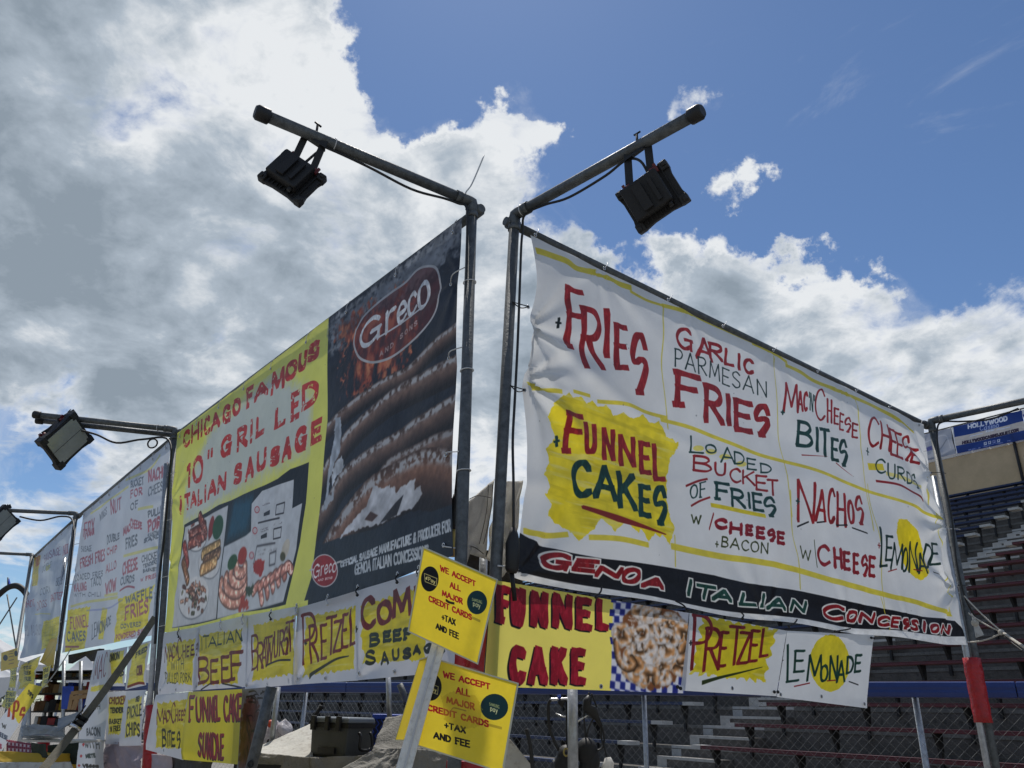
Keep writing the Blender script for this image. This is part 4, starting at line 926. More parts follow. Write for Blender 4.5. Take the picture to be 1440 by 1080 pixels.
# emblem
oval = zC((330, 640), (322, 720), (350, 800), (400, 835), (450, 838), (520, 815), (600, 760), (680, 680), (740, 590), (770, 480), (772, 380), (750, 315), (700, 300), (650, 315), (590, 380), (520, 430), (440, 490), (370, 560))
q = catm(oval + [oval[0]], 5)
mk = c.polymask([tuple(a) for a in q]); c.comp(mk, (104, 44, 42), a=.55, vary=.2)
c.line(oval + [oval[0]], .016, (170, 172, 176), ratio=1, ang=0)
GW = (184, 190, 198); kk = dict(ratio=.7, ang=-35, flare=.1)
c.letters([('G', 512, 541, 441, 501), ('r', 545, 560, 420, 478), ('e', 561, 575, 412, 466), ('c', 576, 590, 398, 456), ('o', 591, 608, 380, 448)], .026, GW, sl=-.55, slb=-.75, sk=-2, **kk)
c.line(zC((440, 700), (600, 600), (680, 545)), .012, GW, ratio=1)
c.letters([(ch, 538 + i * 6.7, 542.5 + i * 6.7, 500 - i * 5.4 - (2 if i > 3 else 0), 510 - i * 5.4 - (2 if i > 3 else 0)) for i, ch in enumerate('AND SONS')], .009, (150, 130, 130), sl=-.6)
c.ell((469.5, 801), 18.5, 21, (186, 180, 182), rot=-12); c.ell((469.5, 801), 17, 19.4, (146, 34, 40), rot=-12)
c.letters([('G', 454, 463, 792, 812), ('r', 464, 468, 789, 808), ('e', 469, 474, 788, 806), ('c', 475, 479, 787, 804), ('o', 480, 486, 785, 804)], .010, (214, 206, 208), sl=-.3, slb=-.4, ratio=.7)
c.word('AND SONS', (461, 812, 815), (481, 808, 811), .005, (200, 170, 170)); c.line([(449, 801), (454, 800)], .01, (190, 190, 190)); c.line([(486, 791), (492, 789)], .01, (190, 190, 190))
kt = dict(ratio=.9, ang=0, flare=0, gap=.14)
c.word('OFFICIAL SAUSAGE MANUFACTURE & PRODUCER FOR', (491, 789, 797), (637, 737, 752), .0105, (176, 184, 192), **kt)
c.word('GENOA ITALIAN CONCESSIONS', (511, 792, 806), (609, 768, 783), .0105, (176, 184, 192), **kt)
c.poly([(231, 885), (350, 858), (450, 838), (450, 848), (231, 896)], (214, 218, 104))
for i in range(70): c.ell((random.uniform(256, 640), random.uniform(470, 840)), random.uniform(.3, .8), random.uniform(.3, .9), (110, 112, 104), a=.4)
ts = thing('sausage_banner', 'yellow and dark photo banner advertising grilled Italian sausage with oval emblem, on the left wall', 'banner', (cS[2] + cS[3]) / 2)
shS, nS, bilS = sheet('vinyl_sheet', c, cS, 200, 90, ts, .42, .006, [(1, .2, .006, .3), (0, .35, .01, .3), (0, .7, .01, .3), (.3, 0, .005, .25), (.62, 0, .005, .25)], ([0, .36, .7, 1], [0, .5, 1], .02), 12)
def azS(u, v, off=.0): return bilS(u, v) + nS * off
for u in (.985, .86, .73, .605, .475, .36, .24, .12, .02):
    p = azS(u, .035, .004); q = azS(u + .003, -.012, -.01); grommet(p, nS, ts, .009); tie(p, q, ts, .0022, 'tie', .012, nS)
for v in (.22, .46, .74, .97):
    pp_ = tL0.lerp(mL0, v); tie(azS(.985, v, .01), pp_ + nS * .03, ts, .003, 'tie', .03, nS)
    tie(azS(.01, v, .01), azS(-.035, v + .01, .03), ts, .003, 'tie', .03, nS)
    grommet(azS(.985, v, .004), nS, ts)

# ------------------------------------------------------------------ lower signs of the left wall
PB = (cS[2] + cS[3]) / 2; eB = (cS[2] - cS[3]).normalized(); uB = ((cS[0] - cS[3]) + (cS[1] - cS[2])).normalized(); nB = eB.cross(uB).normalized()
if nB.dot(EYE - PB) < 0: nB = -nB
def onB(x, y, off=.03): return on(x, y, PB + nB * off, nB)
def lq(q, off=.03): return [onB(x, y, off) for x, y in q]
zE = zt(200, 820, .2408); zF = zt(400, 800, .2593); zH = zt(200, 940, .1389)
YG = (214, 198, 36)
def p1(c):
    c.splash(zE((140, 350), (325, 320), (300, 600), (150, 580)), YG, 6, .08, 1)
    k = dict(ratio=.6, ang=-20)
    c.letters([('M', 231, 240, 908, 932), ('A', 239, 245, 908, 930), ('C', 244, 249, 906, 926), ('N', 250, 254, 908, 922), ('C', 252, 259, 896, 928), ('H', 260, 265, 906, 926), ('E', 266, 270, 908, 924), ('E', 272, 276, 906, 922), ('$', 277, 281, 904, 922)], .018, (90, 30, 26), sl=-.2, **k)
    c.word('WITH', (242, 930, 942), (262, 925, 941), .012, (60, 60, 20)); c.word('PULLED PORK', (233, 946, 962), (271, 946, 958), .010, (60, 60, 20), jit=.1)
def p2(c):
    c.splash(zE((340, 300), (590, 260), (560, 590), (330, 600)), YG, 7, .07, 2)
    k = dict(ratio=.6, ang=-20)
    c.letters([('I', 285, 287, 896, 914), ('T', 288, 297, 893, 912), ('A', 296, 308, 894, 910), ('L', 309, 315, 889, 907), ('I', 317, 319, 888, 906), ('A', 321, 331, 887, 905), ('N', 332, 341, 884, 902)], .014, (24, 48, 34), sl=-.1, **k)
    c.letters([('B', 279, 298, 922, 962), ('E', 299, 311, 926, 962), ('E', 314, 325, 921, 960), ('F', 325, 342, 914, 957)], .030, (96, 26, 28), sl=-.12, ratio=.65, ang=-10)
    c.line([(283, 970), (299, 961)], .009, BLK); c.line([(315, 961), (340, 967)], .009, BLK)
def p3(c):
    c.splash(zE((650, 250), (900, 190), (895, 540), (640, 580)), YG, 7, .07, 3)
    c.letters([('B', 353, 365, 892, 945), ('R', 362, 373, 903, 945), ('A', 369, 378, 900, 942), ('T', 374, 386, 895, 932), ('W', 376, 388, 898, 936), ('U', 388, 395, 888, 928), ('R', 396, 404, 886, 925), ('$', 402, 409, 882, 924), ('T', 405, 416, 873, 920)], .020, (96, 26, 28), sl=-.3, ratio=.6, ang=-10)
    c.line([(376, 938), (395, 931), (411, 930)], .010, BLK)
def p4(c):
    c.splash(zF((110, 260), (385, 190), (370, 545), (90, 590)), YG, 8, .07, 4)
    c.letters([('P', 423, 443, 859, 935), ('R', 433, 446, 876, 933), ('E', 448, 457, 876, 928), ('T', 456, 470, 864, 922), ('Z', 466, 478, 870, 918), ('E', 478, 487, 861, 912), ('L', 489, 497, 854, 908)], .022, (100, 24, 28), sl=-.25, ratio=.6, ang=-10)
    c.line([(434, 951), (440, 945), (470, 927), (488, 922)], .026, (30, 34, 18), taper=True); c.word('+', (427, 900, 908), (431, 900, 908), .01, BLK)
def p5(c):
    c.splash(zF((420, 200), (760, 90), (760, 500), (420, 520)), YG, 9, .07, 5)
    c.letters([('C', 509, 528, 838, 888), ('O', 530, 551, 844, 882), ('M', 551, 579, 826, 871), ('B', 583, 600, 822, 864), ('O', 602, 620, 820, 860)], .030, (100, 24, 34), sl=-.2, ratio=.65, ang=-10)
    c.letters([('B', 519, 534, 891, 911), ('E', 538, 550, 888, 905), ('E', 552, 565, 886, 904), ('F', 567, 580, 884, 902)], .018, (22, 40, 34), sl=-.15)
    c.letters([('S', 513, 527, 915, 936), ('A', 533, 545, 917, 936), ('U', 550, 561, 913, 930), ('S', 566, 578, 912, 928), ('A', 580, 590, 908, 922), ('G', 594, 606, 906, 920), ('E', 612, 624, 909, 920)], .016, (22, 34, 34), sl=-.1)
    c.word('+', (500, 880, 892), (504, 880, 892), .012, BLK)
s1 = [(231, 890), (282, 881), (276, 971), (223, 977)]; s2q = [(279, 881), (348, 865), (346, 966), (273, 971)]; s3 = [(346, 866), (420, 852), (415, 963), (344, 969)]
s4 = [(418, 855), (505, 830), (503, 957), (411, 963)]; s5 = [(502, 831), (640, 789), (638, 944), (500, 957)]
lt = []
for q, f_, lab, sd, g in ((s1, p1, 'white and yellow sign reading MAC N CHEES WITH PULLED PORK, leftmost of its row', 21, ((.05, .93), (.5, .95))), (s2q, p2, 'white and yellow ITALIAN BEEF sign with big red BEEF', 22, ((.05, .95), (.5, .95))),
                       (s3, p3, 'white and yellow BRATWURST sign between the beef and pretzel signs', 23, ((.5, .95), (.05, .95), (.9, .92))), (s4, p4, 'white PRETZEL sign with black underline stroke on the left wall', 24, ((.1, .93), (.55, .95))), (s5, p5, 'COMBO BEEF SAUSAGE sign partly hidden behind the credit card notices', 25, ((.05, .93), (.45, .95)))):
    lt.append(small(q, lq(q, .03 + .003 * (sd % 2)), (206, 208, 214), f_, lab, seed=sd, gro=g, wave=.006, pk=((0, 1, .008, .2), (1, 0, .008, .2))))
for (x, y, k) in ((252, 890, 0), (311, 879, 1), (342, 871, 1), (382, 865, 2), (418, 857, 3), (462, 844, 3), (504, 831, 4), (560, 813, 4), (590, 804, 4)):
    t, n, b = lt[k]; stie(onB(x, y + 6, .05), onB(x, y - 5, .03), t, n, 'tie' if k % 2 else 'rubber', .004); grommet(onB(x, y - 6, .012), nB, ts)
def p6(c):
    c.splash(zE((95, 690), (270, 670), (240, 960), (80, 960)), YG, 5, .08, 6)
    c.letters([('M', 222, 231, 994, 1016), ('A', 230, 235, 996, 1014), ('C', 234, 238, 996, 1012), ('N', 238, 242, 996, 1008), ('C', 241, 247, 986, 1014), ('H', 247, 251, 994, 1012), ('E', 252, 255, 996, 1010), ('E', 256, 259, 996, 1010), ('$', 259, 263, 994, 1012)], .016, (100, 30, 26), sl=-.1, ratio=.6)
    c.letters([('B', 228, 234, 1022, 1048), ('I', 235, 237, 1025, 1048), ('T', 237, 241, 1024, 1046), ('E', 241, 247, 1026, 1048), ('$', 249, 255, 1025, 1050)], .020, (30, 34, 18), sl=-.05, ratio=.6)
def p7(c):
    k = dict(ratio=.7, ang=10, shadow=(-.008, .006, .001))
    c.letters([('F', 269, 277, 978, 1014), ('U', 279, 286, 980, 1014), ('N', 287, 295, 980, 1014), ('N', 296, 302, 980, 1014), ('E', 303, 306, 978, 1014), ('L', 306, 311, 978, 1013), ('C', 316, 322, 978, 1014), ('A', 322, 329, 976, 1014), ('K', 328, 334, 976, 1014), ('E', 334, 340, 975, 1013)], .024, (128, 16, 40), sl=0, **k)
    c.letters([('S', 282, 287, 1030, 1063), ('U', 288, 293, 1030, 1065), ('N', 294, 299, 1030, 1067), ('D', 300, 306, 1030, 1068), ('A', 304, 309, 1032, 1068), ('E', 310, 315, 1032, 1068)], .022, (128, 16, 40), sl=0, **k)
def p8(c):
    c.poly([(330, 960), (390, 960), (390, 1100), (325, 1100)], (98, 104, 116), vary=.2)
    mk = c.polymask([(340, 1000), (352, 985), (362, 1010), (366, 1050), (352, 1095), (334, 1095)], rough=.08, soft=10); c.comp(mk, (70, 44, 44), vary=.4)
    rg2 = random.Random(5)
    for k in range(26):
        x = rg2.uniform(345, 378); y = rg2.uniform(972, 1050); a = rg2.uniform(-.6, .9); l = rg2.uniform(4, 10)
        c.line([(x, y), (x + l * math.cos(a), y + l * math.sin(a) - 1), (x + 1.6 * l * math.cos(a + .5), y + 1.6 * l * math.sin(a + .5))], .012, (16, 18, 24), taper=True)
    for k in range(12): x = rg2.uniform(340, 356); y = rg2.uniform(1010, 1080); c.line([(x, y), (x + rg2.uniform(-3, 6), y + 20)], .02, rg2.choice([(40, 28, 50), (90, 60, 60), (24, 22, 26)]), taper=True)
s6 = [(220, 977), (266, 973), (258, 1069), (206, 1054)]; s7 = [(266, 973), (340, 969), (334, 1075), (257, 1068)]; s8 = [(339, 968), (381, 966), (356, 1092), (332, 1092)]
t6 = small(s6, lq(s6, .035), (206, 208, 212), p6, 'small MAC N CHEES BITES sign hanging below the pulled pork sign', seed=31, gro=((.07, .93), (.5, .93), (.07, .6)), wave=.006)
t7 = small(s7, lq(s7, .03), (214, 200, 40), p7, 'yellow FUNNEL CAKE SUNDAE sign with crimson letters hanging in the lower row', seed=32, gro=((.03, .93), (.08, .02)), wave=.007)
t8 = small(s8, lq(s8, -.02), (98, 104, 116), p8, 'dark grey picture sheet with black branches and brown figure beside the sundae sign', name='picture_sheet', seed=33, wave=.004)
# ------------------------------------------------------------------ the two far menu banners
def scatter_menu(c, items, patches, rules=()):
    for P in rules: c.line(P, .03, (206, 200, 90), a=.6)
    for q, col, sd in patches: c.splash(q, col, 6, .06, sd)
    for txt, a, b, w, col in items: c.word(txt, a, b, w * .62, col, ratio=.6, ang=-20, jit=.06)
zJ = lambda x, y: (x / 6.0, 740 + y / 6.0)          # lower zoom of the far banners
zK = lambda x, y: (x / 5.538, 560 + y / 5.538)
def wd(t, z, x0, y0, y1, x1, y2, y3, w, col): a = z(x0, y0); b = z(x0, y1); c_ = z(x1, y2); d = z(x1, y3); return (t, (a[0], a[1], b[1]), (c_[0], c_[1], d[1]), w, col)
DR_ = (158, 96, 108); DG_ = (100, 108, 118); DY_ = (220, 208, 70)
q2 = [(117, 722), (240, 619), (217, 893), (88, 918)]
c2 = [az(117, 722, 3.99), az(240, 619, 3.99), az(217, 893, 2.18), az(88, 918, 2.14)]
w2, h2 = dims(c2); c = Canvas(q2, w2, h2, 240, (196, 203, 212), .05)
scatter_menu(c, [
    wd('NACHOS', zK, 1150, 560, 650, 1310, 490, 580, .05, DR_), wd('CHEESE', zK, 1150, 690, 760, 1280, 620, 690, .03, DG_), wd('BUCKET', zK, 1020, 650, 700, 1120, 610, 670, .035, DG_), wd('FOR', zK, 1020, 720, 780, 1110, 690, 750, .035, DR_), wd('OF', zK, 1020, 820, 870, 1080, 790, 850, .03, DG_),
    wd('PULLED', zK, 1155, 870, 920, 1280, 800, 860, .035, DG_), wd('PORK', zK, 1150, 940, 1030, 1285, 880, 970, .055, DR_), wd('SANDWICH', zK, 1150, 1040, 1075, 1280, 980, 1020, .02, DG_),
    wd('NUT', zK, 860, 800, 920, 945, 770, 860, .05, DR_), wd('FRY', zK, 655, 980, 1110, 725, 940, 1060, .05, DR_), wd('WINGS', zK, 760, 900, 960, 830, 850, 910, .025, DG_), wd('MAC', zK, 955, 1010, 1070, 1010, 970, 1030, .04, DR_), wd('CHEESE', zK, 1010, 930, 1010, 1110, 960, 1010, .035, DR_),
    wd('FRIES', zJ, 1050, 100, 190, 1165, 60, 150, .04, DG_), wd('SAND', zJ, 1220, 90, 130, 1350, 30, 70, .03, DG_), wd('DOUBLE', zJ, 890, 80, 160, 1000, 60, 110, .035, DG_), wd('ITALIAN', zJ, 700, 30, 100, 780, 20, 80, .03, DR_),
    wd('SAUSAGE', zJ, 680, 180, 230, 760, 170, 220, .02, DG_), wd('FRESH FRIES', zJ, 675, 290, 370, 865, 190, 290, .045, DR_), wd('CHIP', zJ, 885, 190, 250, 980, 160, 220, .035, DR_), wd('CHEESE', zJ, 1020, 300, 410, 1160, 250, 350, .045, DR_), wd('CURDS', zJ, 1005, 430, 500, 1125, 400, 460, .03, DG_),
    wd('CHICKEN', zJ, 1200, 240, 300, 1350, 180, 240, .025, DG_), wd('TENDERS', zJ, 1210, 310, 340, 1340, 250, 290, .022, DG_), wd('BASKET', zJ, 1210, 350, 380, 1330, 320, 350, .022, DG_), wd('W FRIES', zJ, 1190, 430, 460, 1330, 370, 410, .02, DR_),
    wd('ALLO', zJ, 870, 330, 400, 970, 290, 360, .03, DR_), wd('WOW', zJ, 860, 480, 580, 965, 430, 540, .05, DR_), wd('LOADED FRIES', zJ, 630, 430, 480, 845, 380, 430, .022, DG_), wd('WALKING', zJ, 620, 500, 570, 720, 480, 550, .03, DR_), wd('TACO', zJ, 750, 450, 520, 830, 430, 500, .025, DG_), wd('WITH CHILI', zJ, 620, 580, 610, 820, 560, 600, .018, DG_),
    ], [([zJ(575, 720), zJ(750, 680), zJ(690, 1060), zJ(545, 1080)], DY_, 1), ([zJ(985, 610), zJ(1320, 470), zJ(1250, 830), zJ(930, 1010)], DY_, 2), ([zJ(830, 690), zJ(880, 690), zJ(840, 960), zJ(800, 960)], DY_, 3)],
    [[zK(1080, 860), zK(1190, 830)], [zK(980, 640), zK(1150, 560), zK(1240, 440)], [zK(700, 900), zK(860, 790), zK(1000, 690)], [zJ(1030, 250), zJ(1200, 200), zJ(1340, 150)], [zJ(850, 590), zJ(980, 570)], [zJ(600, 690), zJ(760, 640), zJ(980, 600)]])
scatter_menu(c, [wd('FUNNEL', zJ, 590, 780, 880, 725, 750, 850, .035, DR_), wd('CAKES', zJ, 570, 900, 980, 700, 890, 970, .04, DG_), wd('LEMONADE', zJ, 750, 830, 960, 915, 760, 830, .035, DG_), wd('WAFFLE', zJ, 1045, 590, 650, 1300, 490, 590, .04, DG_), wd('FRIES', zJ, 1040, 670, 790, 1260, 600, 720, .05, DR_),
                 wd('COVERED', zJ, 1005, 830, 870, 1180, 800, 840, .02, DG_), wd('POWDERED SUGAR', zJ, 960, 920, 970, 1250, 850, 900, .025, DR_)], [])
c.line([zJ(555, 1020), zJ(650, 1020)], .02, DR_); c.line([zJ(1000, 545), zJ(1060, 505), zJ(1130, 510)], .02, DR_); c.line([zJ(720, 720), zJ(900, 690), zJ(1020, 620)], .02, (120, 130, 190), a=.5)
t2_ = thing('menu_banner', 'pale menu banner left of the sausage banner with waffle fries panel in its lower corner', 'banner', (c2[2] + c2[3]) / 2, 'far menu banners')
o, n2_, b2_ = sheet('vinyl_sheet', c, c2, 120, 60, t2_, .36, .007, [(1, .3, .01, .3), (1, .6, .01, .3), (0, .5, .01, .3)], ([0, .35, .7, 1], [0, .3, .6, 1], .03), 41)
for u in np.linspace(.03, .97, 9): grommet(b2_(u, .03) + n2_ * .004, n2_, t2_, .011); tie(b2_(u, .03) + n2_ * .01, b2_(u, -.012) - n2_ * .01, t2_, .004, 'tie', .012, n2_)
for v in (.25, .55, .8): tie(b2_(.98, v) + n2_ * .01, b2_(1.06, v) + n2_ * .04, t2_, .004, 'tie', .02, n2_); tie(b2_(.02, v) + n2_ * .01, b2_(-.05, v) + n2_ * .04, t2_, .004, 'tie', .02, n2_)
q3 = [(45, 787), (101, 736), (79, 915), (27, 926)]
c3 = [az(45, 787, 3.98), az(101, 736, 3.99), az(79, 915, 2.16), az(27, 926, 2.12)]
w3, h3 = dims(c3); c = Canvas(q3, w3, h3, 200, (184, 193, 203), .05)
scatter_menu(c, [wd('FRIES', zJ, 290, 270, 370, 330, 250, 350, .06, (150, 70, 40)), wd('SAUSAGE', zJ, 370, 270, 350, 500, 190, 270, .045, (120, 86, 110)), wd('HOT', zJ, 520, 190, 290, 570, 170, 270, .05, DR_), wd('DOUBLE', zJ, 350, 380, 440, 440, 340, 400, .04, (96, 110, 120)), wd('BEEF', zJ, 480, 490, 560, 530, 470, 540, .04, DG_),
                 wd('BATTER', zJ, 425, 640, 700, 530, 600, 660, .05, DR_), wd('CORN', zJ, 320, 590, 650, 420, 560, 620, .045, (110, 120, 130)), wd('HOT', zJ, 215, 690, 750, 265, 680, 740, .05, DR_), wd('DOGS', zJ, 285, 700, 770, 385, 680, 740, .045, (140, 90, 100)), wd('CHILI NACHOS', zJ, 170, 900, 970, 350, 870, 950, .045, (130, 134, 146))],
    [([zJ(285, 260), zJ(335, 250), zJ(305, 560), zJ(245, 560)], (198, 180, 60), 4), ([zJ(370, 850), zJ(500, 790), zJ(470, 1000), zJ(340, 1060)], DY_, 5), ([zJ(390, 380), zJ(430, 370), zJ(425, 420), zJ(385, 430)], (190, 190, 90), 6)],
    [[zJ(270, 800), zJ(420, 790)]])
for k in range(16): x = 200 + k * 22; c.line([zJ(x + 60, 300), zJ(x, 1000)], .05, (214, 220, 226) if k % 2 else (150, 160, 172), a=.25, taper=False)
t3_ = thing('menu_banner', 'creased pale menu banner at the far left end of the wall', 'banner', (c3[2] + c3[3]) / 2, 'far menu banners')
o, n3_, b3_ = sheet('vinyl_sheet', c, c3, 90, 50, t3_, .36, .012, [(1, .3, .012, .4), (0, .5, .012, .4)], ([0, .35, .7, 1], [0, .3, .6, 1], .03), 42)
for u in np.linspace(.05, .95, 7): tie(b3_(u, .03) + n3_ * .01, b3_(u, -.012) - n3_ * .01, t3_, .005, 'tie', .012, n3_)
# ------------------------------------------------------------------ small signs under the far banners
def plane3(c_):
    e = (c_[2] - c_[3]).normalized(); u = ((c_[0] - c_[3]) + (c_[1] - c_[2])).normalized(); n = e.cross(u).normalized()
    if n.dot(EYE - c_[3]) < 0: n = -n
    return (c_[2] + c_[3]) / 2, n
PA2, NA2 = plane3(c2); PA3, NA3 = plane3(c3)
def on2(q, off=.03): return [on(x, y, PA2 + NA2 * off, NA2) for x, y in q]
def on3(q, off=.03): return [on(x, y, PA3 + NA3 * off, NA3) for x, y in q]
zL = lambda x, y: (x / 6.0, 900 + y / 6.0)
def wl(t, x0, y0, y1, x1, y2, y3, w, col): return wd(t, zL, x0, y0, y1, x1, y2, y3, w, col)
def mk_(words, patches=(), lines=()):
    def f(c):
        for q, sd in patches: c.splash([zL(*a) for a in q], DY_, 5, .08, sd)
        for w_ in words: c.word(*w_[:3], w_[3] * .55, w_[4], ratio=.6, ang=-20, jit=.06)
        if any('VEGGIE' in w_[0] for w_ in words):
            for (x, y) in ((792, 410), (745, 710), (715, 865), (683, 1020)): c.poly([zL(x, y - 26), zL(x + 14, y - 2), zL(x - 2, y + 28), zL(x - 14, y + 4)], (176, 24, 40))
        for P, w_, col in lines: c.line([zL(*a) for a in P], w_, col)
    return f
K_ = (30, 34, 30)
for q, base, f_, lab, sd, off in (
    ([zL(930, 90), zL(1080, 55), zL(1060, 390), zL(925, 390)], (196, 200, 206), mk_([wl('ONION', 945, 130, 200, 1030, 100, 170, .03, K_), wl('RINGS', 985, 280, 330, 1060, 250, 310, .03, K_)], [([(945, 110), (1060, 90), (1050, 370), (970, 370)], 1)]), 'yellow and white ONION RINGS sign crossed by the webbing strap', 51, .03),
    ([zL(1080, 55), zL(1300, 0), zL(1240, 380), zL(1062, 420)], (196, 200, 206), mk_([wl('FRIED', 1150, 120, 170, 1270, 60, 110, .03, K_), wl('CORN', 1170, 240, 320, 1225, 230, 310, .03, (90, 40, 40))], [([(1130, 60), (1280, 20), (1230, 370), (1080, 400)], 2)], [(((1080, 400), (1180, 370), (1230, 370)), .02, (110, 40, 30))]), 'folded white and yellow FRIED CORN sign beside the pole above the pickle chips', 52, .034),
    ([zL(895, 440), zL(1060, 430), zL(1010, 880), zL(885, 880)], (200, 204, 210), mk_([wl('CHICKEN', 910, 500, 570, 1035, 480, 570, .03, (110, 60, 40)), wl('TENDER', 920, 600, 650, 1015, 600, 650, .028, K_), wl('BASKET', 915, 700, 740, 1000, 700, 740, .022, K_), wl('W FRIES', 920, 760, 800, 990, 750, 790, .02, K_)], [([(910, 500), (1030, 480), (990, 820), (905, 820)], 3)]), 'narrow CHICKEN TENDER BASKET sign beside the vertical board', 53, .03),
    ([zL(1065, 430), zL(1245, 420), zL(1195, 890), zL(1010, 895)], (196, 200, 206), mk_([wl('FRIED', 1150, 480, 520, 1190, 470, 520, .022, K_), wl('PICKLE', 1080, 560, 660, 1215, 540, 640, .03, K_), wl('CHIPS', 1075, 700, 810, 1195, 700, 810, .034, K_)], [([(1080, 500), (1215, 470), (1195, 800), (1065, 830)], 4)]), 'FRIED PICKLE CHIPS sign next to the red wrapped pole', 54, .036),
    ([zL(825, 92), zL(935, 80), zL(882, 1090), zL(615, 1090)], (202, 207, 214), mk_([wl('MAC', 840, 110, 210, 915, 90, 200, .03, (120, 50, 60)), wl('WITH', 815, 350, 390, 885, 350, 390, .02, K_), wl('BACON', 780, 540, 610, 880, 530, 620, .03, (60, 70, 80)), wl('WITH', 760, 690, 750, 870, 650, 770, .03, (50, 60, 64)), wl('METE', 755, 840, 900, 830, 830, 890, .03, (40, 60, 60)), wl('VEGGIE', 715, 990, 1060, 845, 1020, 1060, .03, (16, 18, 22))], [([(820, 250), (910, 235), (905, 270), (815, 275)], 5)]), 'tall narrow white board with red diamonds and VEGGIE at its foot', 55, .09)):
    t, n, b = small(q, on2(q, off), base, f_, lab, name='vertical_board' if 'tall' in lab else 'hanging_sign', seed=sd, ppm=300, wave=.012 if 'board' not in lab[:12] else .002, group=None)
    if sd == 55:
        pass
# red diamonds are painted marks: redo them on the board's own print
def cards(lab, name, q, cor, words, disks, seed):
    pass
q = [zL(1e-6, 0)]
qi = [(44, 961), (60, 966), (0, 1059), (-30, 1060), ]
qi = [(41, 961), (60, 966), (-24, 1098), (-46, 1068)]
ci = [aY(x, y, 7.4 + (961 - y) * .006) for x, y in qi]
def pi_(c):
    c.poly([(38, 960), (62, 966), (36, 1002), (20, 985)], (224, 206, 60), rough=.02)
    c.letters([('I', 20, 23, 979, 995), ('P', 26, 34, 977, 998), ('$', 35, 43, 983, 1002)], .026, (150, 60, 30), sl=.1, ratio=.6)
    c.word('DIPS', (42, 967, 971), (50, 972, 976), .009, K_); c.word('W', (13, 1003, 1008), (19, 1004, 1010), .008, K_)
    c.word('CHEESE', (4, 1012, 1018), (22, 1018, 1024), .011, (70, 80, 96)); c.word('NITTOS', (-2, 1024, 1031), (13, 1030, 1037), .011, (150, 70, 90)); c.word('CHIPS', (-6, 1036, 1043), (5, 1042, 1049), .011, (90, 110, 140))
small(qi, ci, (206, 212, 220), pi_, 'slanting white placard with yellow top and red IPS letters at the far left', name='placard', seed=61, ppm=420, wave=.003, transl=.4)
# yellow notices far left
qy = [(2, 918), (25, 911), (26, 938), (1, 944)]
def py_(c):
    c.ell((8, 925), 3.6, 4.2, (22, 20, 18)); c.ell((23, 919), 2.2, 4, (22, 30, 28))
    for k, y in enumerate((917, 920, 924, 929, 934)): c.line([(13, y), (20, y - 1.6)], .018, (110, 50, 20), ratio=1)
small(qy, on3(qy, .3), (222, 190, 40), py_, 'small yellow card payment notice beyond the far banner', name='card_notice', seed=62, ppm=300, wave=.003, transl=.4)
qz = [(70, 899), (80, 897), (74, 940), (55, 931)]
small(qz, on2(qz, .22), (190, 160, 20), lambda c: c.line([(60, 928), (76, 903)], .01, (120, 100, 10)), 'folded yellow notice tied edge-on to the far pole', name='card_notice', seed=63, ppm=300, wave=.006, transl=.1)
for k, (q, lab) in enumerate(((([(16, 928), (28, 928), (22, 968), (12, 968)]), 'pale yellow sign strip hanging under the farthest banner, left of two'), ([(33, 934), (58, 922), (50, 968), (26, 970)], 'crumpled yellow sign strip hanging under the farthest banner, by the pole'), ([(60, 938), (77, 934), (70, 966), (54, 968)], 'yellow sign with dark scribbles under the folded notice'), ([(12, 970), (26, 972), (20, 1000), (6, 996)], 'lowest small green and yellow sign at the far left edge'))):
    def pq(c, q=q):
        c.splash(q, DY_, 5, .15, 7 + k)
        cx0 = sum(a[0] for a in q) / 4; cy0 = sum(a[1] for a in q) / 4
        for j in range(3): c.word('FRIES'[:4 + j % 2], (cx0 - 5, cy0 - 10 + j * 8, cy0 - 4 + j * 8), (cx0 + 6, cy0 - 11 + j * 8, cy0 - 6 + j * 8), .02, (60, 66, 40), jit=.1)
    small(q, on3(q, .06 + .01 * k), (196, 200, 190), pq, lab, seed=70 + k, ppm=240, wave=.02)

# ------------------------------------------------------------------ webbing strap with ratchet across the far signs
def strap(pts, w, parent, name='webbing', m='strap', th=.004, side=None):
    mb = MB(); k = len(pts); vs = []
    for i, p in enumerate(pts):
        t = (pts[min(i + 1, k - 1)] - pts[max(i - 1, 0)]).normalized(); s_ = t.cross((EYE - p).normalized()).normalized(); n = s_.cross(t)
        vs += [p - s_ * w / 2 - n * th / 2, p + s_ * w / 2 - n * th / 2, p + s_ * w / 2 + n * th / 2, p - s_ * w / 2 + n * th / 2]
    fs = [(i * 4 + j, i * 4 + (j + 1) % 4, i * 4 + 4 + (j + 1) % 4, i * 4 + 4 + j) for i in range(k - 1) for j in range(4)] + [(3, 2, 1, 0), tuple(4 * (k - 1) + j for j in range(4))]
    return mb.add(vs, fs).build(name, M[m], parent)
A_ = on(218, 868, PA2 + NA2 * .22, NA2); B_ = aY(52, 1092, 5.3)
ts_ = thing('ratchet_strap', 'khaki webbing tie-down strap with steel ratchet slanting across the far signs', 'strap', B_)
lineAB = [A_.lerp(B_, i / 12) - Vector((0, 0, .05)) * 4 * (i / 12) * (1 - i / 12) for i in range(13)]
strap(lineAB, .052, ts_); strap([p + Vector((.0, -.012, -.03)) for p in lineAB[7:]], .03, ts_)
R_ = A_.lerp(B_, .66) - Vector((0, .03, .05)); d_ = (B_ - A_).normalized(); s_ = d_.cross((EYE - R_).normalized()).normalized(); n_ = s_.cross(d_)
rb = MB()
